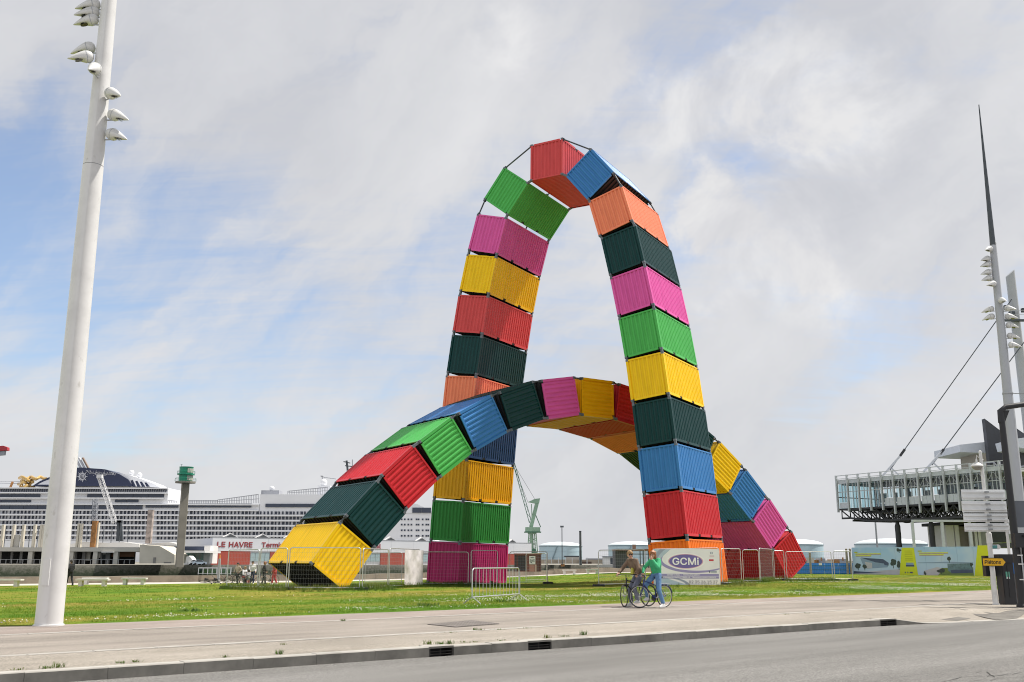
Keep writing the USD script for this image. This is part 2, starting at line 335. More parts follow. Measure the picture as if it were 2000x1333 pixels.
BIG = (52.17758744612265, 30.410687289213982, -0.5337838218181116)
LOW = (23.44788330010222, 72.42064218046508, 0.5922545881195772)
BIGP = [[-65.707, 1.379, 0.051], [-65.515, 4.03, 0.07], [-65.304, 6.719, 0.081], [-65.048, 9.457, 0.095], [-64.693, 12.219, 0.108], [-64.318, 14.932, 0.154], [-63.874, 17.658, 0.174], [-63.317, 20.387, 0.227], [-62.611, 23.098, 0.285], [-61.151, 25.91, 0.675], [-58.001, 27.516, 0.014], [-54.85, 25.798, -0.669], [-53.445, 23.031, -0.269], [-52.69, 20.322, -0.208], [-52.133, 17.604, -0.184], [-51.668, 14.894, -0.151], [-51.287, 12.199, -0.116], [-50.955, 9.464, -0.103], [-50.678, 6.754, -0.086], [-50.436, 4.075, -0.088], [-50.206, 1.354, -0.083]]
LOWP = [[-38.702, 1.693, 0.627], [-36.856, 3.893, 0.755], [-34.9, 5.926, 0.835], [-32.665, 7.731, 0.927], [-30.21, 9.299, 1.056], [-27.506, 10.54, 1.206], [-24.617, 11.301, 1.381], [-21.676, 11.533, -1.573], [-18.787, 11.28, -1.417], [-15.901, 10.556, -1.237], [-13.172, 9.379, -1.054], [-10.68, 7.815, -0.946], [-8.43, 6.022, -0.823], [-6.357, 4.075, -0.742], [-4.498, 1.901, -0.585]]
BIGN = [('fuchsia', 'magenta container standing on grass at the foot of the tall arch\'s left leg'),
        ('deep_green', 'green container second from the ground in the tall arch\'s left leg above magenta'),
        ('amber', 'yellow container third from the ground in the tall arch\'s left leg'),
        ('deep_blue', 'dark-looking blue container of the tall arch\'s left leg, mostly hidden behind the low arch'),
        ('salmon', 'salmon orange container of the tall arch\'s left leg rising just above the low arch'),
        ('dark_green', 'dark green container in the tall arch\'s left leg between salmon and red ones'),
        ('coral', 'red container in the tall arch\'s left leg between dark green and yellow ones'),
        ('yellow', 'yellow container in the upper left leg of the tall arch under a pink one'),
        ('magenta', 'pink container in the tall arch\'s left leg below the strongly tilted green one'),
        ('green', 'strongly tilted green container at the upper left shoulder of the tall arch'),
        ('coral', 'red keystone container standing upright at the very top of the tall arch'),
        ('blue', 'tilted blue container right of the red keystone at the top of the tall arch'),
        ('salmon', 'salmon orange container under the tilted blue one at the tall arch\'s right shoulder'),
        ('dark_green', 'dark green container in the upper right leg between salmon and pink ones'),
        ('magenta', 'pink container in the tall arch\'s right leg above the green one'),
        ('green', 'green container in the tall arch\'s right leg between pink and yellow ones'),
        ('yellow', 'yellow container in the tall arch\'s right leg level with the low arch\'s top'),
        ('dark_green', 'dark green container in the tall arch\'s right leg between yellow and blue ones'),
        ('blue', 'blue container in the tall arch\'s right leg between dark green and red ones'),
        ('red', 'red container in the tall arch\'s right leg directly above the orange foot'),
        ('orange', 'orange container at the foot of the tall arch\'s right leg behind the white banner')]
LOWN = [('yellow', 'yellow container tilted into the ground at the low arch\'s near left foot'),
        ('dark_green', 'tilted dark green container of the low arch next above its yellow foot'),
        ('red', 'tilted red container of the low arch between dark green and green ones on the left'),
        ('green', 'tilted green container on the left rise of the low arch between red and blue ones'),
        ('blue', 'tilted blue container on the left rise of the low arch before the dark green one'),
        ('dark_green', 'dark green container of the low arch between blue and pink ones near its top'),
        ('magenta', 'pink container lying on its side at the crown of the low arch'),
        ('amber', 'yellow container lying on its side at the low arch\'s crown beside the pink one'),
        ('red', 'shaded dark red container right of the yellow crown of the low arch, seen from below'),
        ('salmon', 'orange container of the low arch seen only from below, left of the tall right leg'),
        ('dark_green', 'dark green container of the low arch mostly hidden behind the tall right leg'),
        ('yellow', 'tilted yellow container of the low arch emerging right of the tall right leg'),
        ('blue', 'tilted blue container on the right descent of the low arch between yellow and pink ones'),
        ('magenta', 'tilted pink container on the right descent of the low arch above the red foot'),
        ('red', 'tilted red container at the low arch\'s far right foot behind wire fences')]
CASTINGS, CPATH, CMAT = {}, {}, {}
for nm, arch, poses, names in (('tall', BIG, BIGP, BIGN), ('low', LOW, LOWP, LOWN)):
    u = np.array([math.cos(arch[2]), math.sin(arch[2]), 0]); nn = np.array([-math.sin(arch[2]), math.cos(arch[2]), 0]); up = np.array([0, 0, 1.0])
    for i, ((s, z, t), (col, lab)) in enumerate(zip(poses, names)):
        ex = u * math.cos(t) - up * math.sin(t); ez = u * math.sin(t) + up * math.cos(t)
        o = np.array([arch[0], arch[1], 0]) + u * s + up * z - ez * CH / 2
        M_ = mat4(-ex, nn, -ez, o + ez * CH) if nm == 'tall' and i == 10 else mat4(ex, nn, ez, o)      # the keystone hangs roof down
        _last = copy_of(CONT[col], 'shipping_container', lab, 'container', matrix=M_, group=f'containers of the {nm} arch', instance=False)
        CPATH[nm, i] = _last; CMAT[nm, i] = np.array(M_)
        for k, (sx, zz) in {'TL': (-1, CH), 'TR': (1, CH), 'BL': (-1, 0), 'BR': (1, 0)}.items():
            for d in (0, 1):
                CASTINGS[nm, i, k, d] = o + ex * sx * (CW / 2 - 0.08) + ez * (zz + (-0.055 if zz else 0.055)) + nn * (CL - 0.09 if d else 0.09)
def joint(nm, i, j, pairs):
    names = {'tall': BIGN, 'low': LOWN}[nm]; word = lambda k: {'fuchsia': 'magenta', 'coral': 'red', 'deep_green': 'green', 'deep_blue': 'blue', 'amber': 'yellow'}.get(names[k][0], names[k][0]).replace('_', ' ')
    for a, b in pairs:
        for d in (0, 1):
            p, q = CASTINGS[nm, i, a, d], CASTINGS[nm, j, b, d]
            L = np.linalg.norm(q - p)
            if L < 0.06: continue
            if L > 0.5:
                mid = (p + q) / 2; e = (q - p) / L; n1, n2 = sorted((i, j))
                order = ('' if nm == 'tall' else 'low arch ')
                path = thing('steel_rod', f'dark steel rod across the gap between {word(n1)} and {word(n2)} {nm} arch containers, {"far" if d else "near"} end{RODX.get((nm, i), "")}', 'rod', mid, group=f'rods across the gaps of the {nm} arch')
                MB().tube([p - mid, q - mid], 0.05, 8).build(path, 'rod', STRUT_DARK)
                for c in (p + e * 0.10 - mid, q - e * 0.10 - mid): MB().bar(c - e * 0.06, c + e * 0.06, 0.15, 0.15).build(path, 'end_fitting', STRUT_DARK)
            else:
                inv = np.linalg.inv(CMAT[nm, i]); pl, ql = (np.append(w, 1) @ inv for w in (p, q))
                MB().bar(pl[:3], ql[:3], 0.13, 0.13).build(CPATH[nm, i], 'spacer_block', STEEL_GREY)
RODX = {('low', 1): ', lower left', ('low', 2): ', left rise'}
for i in range(20):
    if i < 9: joint('tall', i, i + 1, (('TL', 'BL'), ('TR', 'BR')))
    elif i == 9: joint('tall', 9, 10, (('TL', 'TL'), ('TR', 'BL')))
    elif i == 10: joint('tall', 11, 10, (('TR', 'TR'), ('TL', 'BR')))
    else: joint('tall', i, i + 1, (('BL', 'TL'), ('BR', 'TR')))
for i in range(14):
    if i < 6: joint('low', i, i + 1, (('TL', 'BL'), ('TR', 'BR')))
    elif i == 6: joint('low', 6, 7, (('TL', 'TR'), ('TR', 'TL')))
    else: joint('low', i, i + 1, (('BL', 'TL'), ('BR', 'TR')))
# ------------------------------------------------------------------ water, far shore, quay, lawn, pavement, road
def ground_mat(name, stops, scale=1.0, rough=0.9, speck=None, stretch=(1, 1, 1), rot=0.0, bump=0.4, bscale=90.0, bdist=0.01, blotch=0.0, bs2=0.35):
    n = {'g': ('geometry', {}), 'mp': ('mapping', dict(rotation=(0, 0, rot))), 'ms': ('mapping', dict(scale=stretch)),
         'no': ('noise_texture', dict(scale=scale, detail=8.0, roughness=0.62, distortion=0.2)), 'rp': ('rgb_ramp', dict(ramp=stops)),
         'bn': ('noise_texture', dict(scale=bscale, detail=4.0, roughness=0.65)), 'b': ('bump', dict(strength=bump, distance=bdist)),
         'p': ('principled_bsdf', dict(roughness=rough, specular_ior_level=0.25))}
    l = [('g.position', 'mp.vector'), ('mp.vector', 'ms.vector'), ('ms.vector', 'no.vector'), ('no.fac', 'rp.fac'),
         ('g.position', 'bn.vector'), ('bn.fac', 'b.height'), ('b.normal', 'p.normal')]
    last = 'rp.color'
    if blotch:
        n['b2'] = ('noise_texture', dict(scale=bs2, detail=5.0, roughness=0.6)); n['r2'] = ('rgb_ramp', dict(ramp=[(0.3, (1 - blotch,) * 3), (0.55, (1, 1, 1)), (0.75, (1 + blotch * 0.3,) * 3)]))
        n['m2'] = ('mix', dict(mix_type='multiply', fac=1.0)); l += [('ms.vector', 'b2.vector'), ('b2.fac', 'r2.fac'), (last, 'm2.color1'), ('r2.color', 'm2.color2')]; last = 'm2.color'
    if speck:
        n['vn'] = ('noise_texture', dict(scale=speck[0], detail=2.0)); n['vr'] = ('rgb_ramp', dict(ramp=[(0.35, (1 - speck[1],) * 3), (0.5, (1, 1, 1)), (0.68, (1 + speck[1],) * 3)]))
        n['m3'] = ('mix', dict(mix_type='multiply', fac=1.0)); l += [('g.position', 'vn.vector'), ('vn.fac', 'vr.fac'), (last, 'm3.color1'), ('vr.color', 'm3.color2')]; last = 'm3.color'
    l.append((last, 'p.base_color'))
    return usdkit.material(stage, f'/World/Looks/{name}', n, l, surface='p.BSDF')
RDIR = math.atan2(_le[1], _le[0])
ASPHALT = ground_mat('asphalt', [(0.3, (0.155, 0.150, 0.142)), (0.5, (0.185, 0.18, 0.17)), (0.7, (0.215, 0.208, 0.198))], 0.6, 0.85, (55, 0.5), (0.18, 1.8, 1), -RDIR, 0.8, 100, 0.014, 0.22)
PAVE_LOW = ground_mat('aggregate_paving', [(0.3, (0.243, 0.216, 0.183)), (0.5, (0.293, 0.264, 0.225)), (0.7, (0.338, 0.304, 0.264))], 0.8, 0.9, (45, 0.42), (0.5, 1.3, 1), -RDIR, 0.5, 90, 0.01, 0.24)
PAVE_MID = ground_mat('cycle_path', [(0.3, (0.211, 0.187, 0.163)), (0.5, (0.257, 0.229, 0.200)), (0.7, (0.297, 0.264, 0.234))], 0.7, 0.9, (60, 0.30), (0.3, 1.5, 1), -RDIR, 0.4, 110, 0.008, 0.26, 0.6)
PAVE_UP = ground_mat('pinkish_asphalt', [(0.3, (0.225, 0.189, 0.166)), (0.5, (0.266, 0.224, 0.200)), (0.7, (0.302, 0.260, 0.230))], 0.9, 0.9, (60, 0.25), (0.4, 1.3, 1), -RDIR, 0.5, 100, 0.01, 0.12)
CONCRETE = ground_mat('concrete_strip', [(0.3, (0.28, 0.265, 0.24)), (0.5, (0.345, 0.325, 0.295)), (0.7, (0.40, 0.38, 0.35))], 1.5, 0.85, (60, 0.15), bump=0.3, blotch=0.15)
KERB_TOP = ground_mat('kerb_concrete', [(0.3, (0.21, 0.20, 0.185)), (0.5, (0.30, 0.288, 0.265)), (0.7, (0.36, 0.345, 0.32))], 1.3, 0.85, (60, 0.25), bump=0.4, blotch=0.3, bs2=0.9)
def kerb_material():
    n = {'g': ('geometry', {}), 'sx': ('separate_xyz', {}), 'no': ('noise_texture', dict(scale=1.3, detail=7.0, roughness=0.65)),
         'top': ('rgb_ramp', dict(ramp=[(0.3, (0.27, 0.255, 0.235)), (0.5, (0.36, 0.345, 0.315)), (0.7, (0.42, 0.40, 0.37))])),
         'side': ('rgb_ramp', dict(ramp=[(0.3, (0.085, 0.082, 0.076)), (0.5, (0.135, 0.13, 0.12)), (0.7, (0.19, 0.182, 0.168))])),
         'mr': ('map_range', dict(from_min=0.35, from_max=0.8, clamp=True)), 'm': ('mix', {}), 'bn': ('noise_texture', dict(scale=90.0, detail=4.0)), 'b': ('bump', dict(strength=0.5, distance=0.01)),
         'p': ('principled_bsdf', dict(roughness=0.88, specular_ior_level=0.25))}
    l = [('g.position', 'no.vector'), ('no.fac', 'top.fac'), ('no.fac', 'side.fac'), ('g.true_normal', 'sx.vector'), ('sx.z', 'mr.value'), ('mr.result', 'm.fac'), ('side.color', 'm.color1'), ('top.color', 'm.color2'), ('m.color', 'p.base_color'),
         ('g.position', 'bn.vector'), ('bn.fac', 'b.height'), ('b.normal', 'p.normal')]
    return usdkit.material(stage, '/World/Looks/kerb_dark_sides', n, l, surface='p.BSDF')
KERB = kerb_material()      # upright faces are darker than the tops
SOIL = plain('quay_concrete', (0.30, 0.28, 0.245), 0.9, var=0.25, scale=0.8, bump=0.3)

def dry_band(n, l, src):
    """a drier strip of turf some way in from the pavement, feathered by noise"""
    k0 = float(LAWN_A @ _ln)
    n['bq'] = ('vector_math', dict(math_type='dot_product', vector2=(float(_ln[0]), float(_ln[1]), 0.0))); n['bj'] = ('noise_texture', dict(scale=0.22, detail=5.0)); n['bm'] = ('math', dict(math_type='multiply_add', value2=16.0))
    n['b1'] = ('map_range', dict(range_type='smoothstep', from_min=k0 + 13.0, from_max=k0 + 19.0, clamp=True)); n['b2'] = ('map_range', dict(range_type='smoothstep', from_min=k0 + 26.0, from_max=k0 + 38.0, to_min=1.0, to_max=0.0, clamp=True))
    n['b3'] = ('math', dict(math_type='multiply')); n['b4'] = ('math', dict(math_type='multiply_add', value2=0.045))
    l += [('g.position', 'bq.vector1'), ('g.position', 'bj.vector'), ('bj.fac', 'bm.value1'), ('bq.value', 'bm.value3'), ('bm.value', 'b1.value'), ('bm.value', 'b2.value'), ('b1.result', 'b3.value1'), ('b2.result', 'b3.value2'), ('b3.value', 'b4.value1'), (src, 'b4.value3')]
    return 'b4.value'
def lawn_material():
    n = {'g': ('geometry', {}), 'mp': ('mapping', dict(rotation=(0, 0, -RDIR))), 'ms': ('mapping', dict(scale=(0.09, 0.33, 1.0))),
         'no': ('noise_texture', dict(scale=1.0, detail=7.0, roughness=0.62, distortion=0.4)),
         'rp': ('rgb_ramp', dict(ramp=[(0.25, (0.050, 0.125, 0.010)), (0.42, (0.095, 0.185, 0.013)), (0.50, (0.16, 0.21, 0.022)), (0.62, (0.25, 0.215, 0.04)), (0.85, (0.29, 0.225, 0.075))])),
         'f': ('noise_texture', dict(scale=9.0, detail=6.0, roughness=0.7)), 'fr': ('rgb_ramp', dict(ramp=[(0.3, (0.62,) * 3), (0.5, (1,) * 3), (0.7, (1.3,) * 3)])),
         'm': ('mix', dict(mix_type='multiply', fac=1.0)),
         'bn': ('noise_texture', dict(scale=28.0, detail=5.0, roughness=0.7)), 'b': ('bump', dict(strength=1.0, distance=0.05)),
         'p': ('principled_bsdf', dict(roughness=0.95, specular_ior_level=0.1))}
    l = [('g.position', 'mp.vector'), ('mp.vector', 'ms.vector'), ('ms.vector', 'no.vector'), ('g.position', 'f.vector'), ('f.fac', 'fr.fac'),
         ('rp.color', 'm.color1'), ('fr.color', 'm.color2'), ('m.color', 'p.base_color'), ('g.position', 'bn.vector'), ('bn.fac', 'b.height'), ('b.normal', 'p.normal')]
    l.append((dry_band(n, l, 'no.fac'), 'rp.fac'))
    return usdkit.material(stage, '/World/Looks/lawn', n, l, surface='p.BSDF')
LAWN = lawn_material()
WATER = usdkit.material(stage, '/World/Looks/water', {'g': ('geometry', {}), 'n': ('noise_texture', dict(scale=0.8, detail=5.0)), 'b': ('bump', dict(strength=0.5, distance=0.3)),
    'p': ('principled_bsdf', dict(base_color=(0.02, 0.045, 0.045), roughness=0.12))}, [('g.position', 'n.vector'), ('n.fac', 'b.height'), ('b.normal', 'p.normal')], surface='p.BSDF')

def sheet(qs, ps, zf, name, mat, kind='structure'):
    v = [];
    for p in ps:
        for q in qs:
            w = pq(p, q); w[2] = zf(w, p, q); v.append(w)
    nq = len(qs); f = [(i * nq + j, (i + 1) * nq + j, (i + 1) * nq + j + 1, i * nq + j + 1) for i in range(len(ps) - 1) for j in range(nq - 1)]
    b = MB(); b.add(np.array(v), np.array(f)); return b.build('/World', name, mat, smooth=True, kind=kind)

b = MB(); b.quad((-9000, -3000, -4.6), (9000, -3000, -4.6), (9000, 14000, -4.6), (-9000, 14000, -4.6)); b.build('/World', 'water', WATER, kind='structure')
# the quay side we stand on: one slab, lawn and paving lie on it
b = MB()
def slab(b, p0, p1, q0, q1, z0, z1):
    c = [LAWN_A + _le * p + _ln * q for p, q in ((p0, q0), (p1, q0), (p1, q1), (p0, q1))]
    v = [(*x, z) for z in (z0, z1) for x in c]
    b.add(v, [(0, 3, 2, 1), (4, 5, 6, 7), (0, 1, 5, 4), (1, 2, 6, 5), (2, 3, 7, 6), (3, 0, 4, 7)])
slab(b, -260, 420, -170, 62.0, -6, -0.62); b.build('/World', 'ground', SOIL, kind='structure')
lawn_q = np.concatenate([np.arange(0, 20, 0.5), np.arange(20, 53.6, 1.2)]); lawn_p = np.concatenate([np.arange(-60, 70, 1.0), np.arange(70, 260, 4.0)])
_lz = lambda w, p, q: w[2] + 0.05 * (meshkit.fbm(np.array([w[0] * 0.35, w[1] * 0.35, 0.0]), 4, 3) - 0.5) * _S(q / 1.0)
sheet(lawn_q, lawn_p, _lz, 'lawn', LAWN)
sheet(np.linspace(53.4, 60, 4), np.arange(-60, 262, 6.0), lambda w, p, q: w[2] - 0.02, 'quay_path', plain('path_stone', (0.46, 0.42, 0.375), 0.9, var=0.12, scale=0.5))
# low concrete coping along the quay
cop = thing('quay_coping', 'long low brownish concrete coping wall along the quay behind the lawn', 'low wall')
COP = plain('coping_concrete', (0.23, 0.195, 0.15), 0.9, var=0.3, scale=0.7, bump=0.3)
for k in range(34):
    p0 = -60 + k * 6.0; b = MB(); z = pq(p0 + 3, 60)[2]
    slab(b, p0 + 0.01, p0 + 5.99, 60.0, 60.9, z - 0.6, z + 0.50 + 0.01 * rng.random()); b.build(cop, 'coping_block', COP)

# paving strips, from the lawn's edge down to the kerb; q of each line at the two ends of the picture
def qline(a, c):
    (p0, q0), (p1, q1) = to_pq(on_ground(*a)), to_pq(on_ground(*c)); return lambda p: q0 + (q1 - q0) * (p - p0) / (p1 - p0)
QB = qline((0, 1241), (1400, 1180.5)); QA = qline((0, 1282), (1880, 1180))
_kp = [to_pq(on_ground(x, y)) for x, y in ((0, 1317), (780, 1269), (1180, 1245), (1700, 1212), (2000, 1199.5))]
_kp = [(_kp[0][0] - 30, _kp[0][1] + 30 * (_kp[0][1] - _kp[1][1]) / (_kp[1][0] - _kp[0][0]))] + _kp
_kp.append((_kp[-1][0] + 60, _kp[-1][1] - 3))
QK = lambda p: float(np.interp(p, [a for a, _ in _kp], [c for _, c in _kp]))
P0, P1 = -38.0, 90.0
def kp(px, py): return to_pq(on_ground(px, py))[0]
P_FLUSH = kp(1770, 1212)
def kerb_h(p): return 0.155 * (1 - _S((p - P_FLUSH) / 1.8)) + 0.012
def drop(p, q, w):
    t = 1 - _S((q - QK(p) - 0.2) / 2.2); lo = -0.155 + kerb_h(p) + 0.001
    w = w.copy(); w[2] = min(w[2], w[2] * (1 - t) + lo * t) if p > P_FLUSH - 0.5 else w[2]; return w
def strip(name, qa, qb, mat, dz, n=3, step=1.0, path='/World', kind='structure'):
    v, f = [], []; ps = np.arange(P0, P1 + 0.01, step)
    for p in ps:
        for q in np.linspace(qa(p), qb(p), n): v.append(drop(p, q, pq(p, q, dz)))
    f = [(i * n + j, (i + 1) * n + j, (i + 1) * n + j + 1, i * n + j + 1) for i in range(len(ps) - 1) for j in range(n - 1)]
    return MB().add(np.array(v), np.array(f)).build(path, name, mat, kind=kind)
KW = 0.20
strip('pavement', lambda p: QK(p) + KW, lambda p: QA(p) - 0.11, PAVE_LOW, 0.0, 9)
strip('cycle_path', lambda p: QA(p) + 0.11, lambda p: QB(p) - 0.09, PAVE_MID, 0.0, 4)
strip('pavement', lambda p: QB(p) + 0.09, lambda p: 0.0, PAVE_UP, 0.0, 4)
for nm, Q, w in (('lower', QA, 0.105), ('upper', QB, 0.085)):
    es = thing('edging_strip', f'pale concrete edging strip along the {"lower, kerb side" if nm == "lower" else "upper, lawn side"} edge of the cycle path', 'edging')
    p = -30.0
    while p < 60:
        L = 1.0 if p < 25 else 3.0
        c = [pq(pp, Q(pp) + s, 0.006 + 0.003 * math.sin(p * 7)) for pp, s in ((p + .006, -w), (p + L - .006, -w), (p + L - .006, w), (p + .006, w))]
        v = c + [x - [0, 0, 0.1] for x in c]
        MB().add(v, [(0, 1, 2, 3), (0, 4, 5, 1), (1, 5, 6, 2), (2, 6, 7, 3), (3, 7, 4, 0)]).build(es, 'edging_stone', CONCRETE); p += L

# road
ROAD_Z = -0.155
v, f = [], []; ps = np.arange(P0 - 20, P1 + 61, 2.0)
for p in ps:
    for q in np.linspace(QK(p), QK(p) - 26, 6):
        w = pq(p, q); w[2] = ROAD_Z + 0.02 * _S((QK(p) - q) / 6); v.append(w)
f = [(i * 6 + j, i * 6 + j + 1, (i + 1) * 6 + j + 1, (i + 1) * 6 + j) for i in range(len(ps) - 1) for j in range(5)]
MB().add(np.array(v), np.array(f)).build('/World', 'road', ASPHALT, kind='structure')
strip('verge', lambda p: -170.0, lambda p: QK(p) - 26, plain('far_verge', (0.2, 0.19, 0.17), 0.9), -0.16, 2, 8.0)

# kerb stones, one by one; drains interrupt them
kerb = thing('kerb', 'grey concrete kerb of separate stones along the road, lowered at the far right', 'kerb')
DRAINS = [(kp(842, 1266), kp(889, 1263)), (kp(1032, 1254), kp(1075, 1251)), (kp(1715, 1211), kp(1745, 1209.6))]
def kerb_block(parent, name, p0, p1, mat, w=KW, top=0.0, z_low=-0.35):
    r = 0.015; sec = lambda p, g: [(QK(p) + a, c) for a, c in ((0, z_low), (0, ROAD_Z + kerb_h(p) - r + top), (r, ROAD_Z + kerb_h(p) + top), (w, ROAD_Z + kerb_h(p) + top + 0.002), (w, z_low))]
    v = []
    for p in (p0, p1):
        for q, z in sec(p, 0):
            x = pq(p, q); x[2] = z; v.append(x)
    f = [(i, i + 1, 6 + i, 5 + i) for i in range(4)]
    f = [(a, b_, c, d) for a, b_, c, d in f]
    b = MB(); b.add(np.array(v), np.array([g[::-1] for g in f])); b.add(np.array(v), np.array([(0, 1, 2), (0, 2, 3), (0, 3, 4)])); b.add(np.array(v), np.array([(5, 7, 6), (5, 8, 7), (5, 9, 8)]))
    return b.build(parent, name, mat)
cuts = [(-34.0, DRAINS[0][0])] + [(DRAINS[k][1], DRAINS[k + 1][0]) for k in range(2)] + [(DRAINS[2][1], 62.0)]
for a, c in cuts:
    k = max(1, int(round((c - a) / 1.08)))
    for i in range(k):
        p0, p1 = a + (c - a) * i / k, a + (c - a) * (i + 1) / k
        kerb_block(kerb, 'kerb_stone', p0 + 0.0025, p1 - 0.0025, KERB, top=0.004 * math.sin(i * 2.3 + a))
DARK_IRON = plain('dark_iron', (0.03, 0.028, 0.026), 0.6, metal=0.3, var=0.3, scale=12)
for k, (a, c) in enumerate(DRAINS):
    d = thing('kerb_drain', ['left one of the two near black kerb inlets, with weeds on its top', 'right one of the two near black kerb inlets, by a grass tuft', 'small black kerb inlet far right before the lowered kerb'][k], 'drain', group='drain inlets in the kerb')
    e3 = np.array([*_le, 0]); n3 = np.array([*_ln, 0]); dn = pq(c, QK(c)) - pq(a, QK(a)); dn[2] = 0; L = np.linalg.norm(dn); dn /= L; nn_ = np.array([-dn[1], dn[0], 0])
    o = pq(a, QK(a)); o[2] = ROAD_Z
    B = lambda x0, x1, y0, y1, z0, z1: MB().obox(o + dn * (x0 + x1) / 2 + nn_ * (y0 + y1) / 2 + np.array([0, 0, (z0 + z1) / 2]), dn, nn_, (0, 0, 1), x1 - x0, y1 - y0, z1 - z0)
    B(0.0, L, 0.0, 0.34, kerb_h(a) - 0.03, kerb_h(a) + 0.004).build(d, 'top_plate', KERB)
    B(0.0, L, 0.22, 0.24, -0.1, kerb_h(a) - 0.03).build(d, 'back', UNDER_BLACK)
    B(0.0, 0.03, 0.01, 0.21, -0.05, kerb_h(a) - 0.031).build(d, 'cheek', DARK_IRON); B(L - 0.03, L, 0.01, 0.21, -0.05, kerb_h(a) - 0.031).build(d, 'cheek', DARK_IRON)
    for z in (0.03, 0.075): B(0.03, L - 0.03, 0.02, 0.035, z, z + 0.014).build(d, 'bar', DARK_IRON)
    B(L / 2 - .01, L / 2 + .01, 0.036, 0.05, 0.0, kerb_h(a) - 0.031).build(d, 'bar', DARK_IRON)

# iron grating let into the cycle path
g4 = [on_ground(*q) for q in ((834, 1220.5), (922, 1212.5), (976, 1219.5), (890, 1226))]
gr = thing('pavement_grating', 'dark diamond shaped iron grating let into the cycle path', 'grating')
def bil(u_, v_): return g4[0] * (1 - u_) * (1 - v_) + g4[1] * u_ * (1 - v_) + g4[2] * u_ * v_ + g4[3] * (1 - u_) * v_
MB().quad(*[c + [0, 0, 0.004] for c in (g4[0], g4[3], g4[2], g4[1])]).build(gr, 'pit', UNDER_BLACK)
for i in range(15):
    t = (i + 0.5) / 15
    MB().bar(bil(t, 0) + [0, 0, .010], bil(t, 1) + [0, 0, .010], 0.055, 0.01).build(gr, 'bar', plain('worn_iron', (0.19, 0.17, 0.155), 0.6, var=0.2))
for i in range(11):
    t = (i + 0.5) / 11
    MB().bar(bil(0, t) + [0, 0, .012], bil(1, t) + [0, 0, .012], 0.05, 0.01).build(gr, 'cross_bar', _mats['worn_iron'])

# cracks in the asphalt, tar patches on the pavement
crk = thing('asphalt_crack', 'thin branching dark crack in the asphalt at the bottom right', 'crack')
CR = plain('crack_dark', (0.03, 0.028, 0.026), 0.95)
def crack(pts, w, seed):
    r = np.random.default_rng(seed); P = []
    for (a, c) in zip(pts[:-1], pts[1:]):
        for t in np.linspace(0, 1, 7)[:-1]: P.append((a[0] + (c[0] - a[0]) * t + r.normal(0, 1.6), a[1] + (c[1] - a[1]) * t + r.normal(0, .9)))
    P.append(pts[-1]); W_ = []
    for x, y in P:
        d = _ray(x, y); W_.append(np.array([0, 0, EYE]) + d * ((ROAD_Z + 0.024 - EYE) / d[2]))
    W_ = np.array(W_); v = []
    for i in range(len(W_)):
        t = W_[min(i + 1, len(W_) - 1)] - W_[max(i - 1, 0)]; t /= np.linalg.norm(t); s = np.array([-t[1], t[0], 0]) * w * (0.4 + r.random()) * (0.3 if i in (0, len(W_) - 1) else 1)
        v += [W_[i] - s, W_[i] + s]
    MB().add(np.array(v), np.array([(2 * i, 2 * i + 2, 2 * i + 3, 2 * i + 1) for i in range(len(W_) - 1)])).build(crk, 'branch', CR)
crack([(1840, 1333), (1880, 1322), (1935, 1322), (2000, 1312)], 0.008, 1); crack([(1925, 1313), (1942, 1323)], 0.012, 2); crack([(1880, 1332), (1960, 1325), (2010, 1321)], 0.006, 3); crack([(1940, 1312), (1900, 1313)], 0.005, 4)
TAR = ground_mat('tar_patch', [(0.3, (0.11, 0.10, 0.092)), (0.5, (0.155, 0.145, 0.13)), (0.7, (0.19, 0.178, 0.16))], 2.0, 0.9, (70, 0.2))
def patch(label, pts, dz=0.006):
    w = [on_ground(*q, 0) for q in pts]; w = [drop(*to_pq(x_), x_) + [0, 0, dz] for x_ in w]; c = sum(w) / len(w); k = len(w)
    b = MB(); b.add(np.array(w + [c]), np.array([((i + 1) % k, i, k) for i in range(k)])); p_ = b.build('/World', 'tar_patch', TAR); keys(p_, label, 'tar patch')
patch('long dark tar repair curving across the pavement towards the black signal post', [(1850, 1186), (1890, 1188), (1925, 1194), (1960, 1196), (1990, 1190), (2000, 1188), (2000, 1193), (1985, 1199), (1945, 1201.5), (1905, 1197), (1880, 1191)])
patch('short dark tar repair left of the white sign post', [(1838, 1202), (1870, 1199), (1895, 1200), (1868, 1203.5)])
patch('thin dark repair line on the cycle path near the right', [(1800, 1173.5), (1820, 1173), (1837, 1175.4), (1825, 1176)])
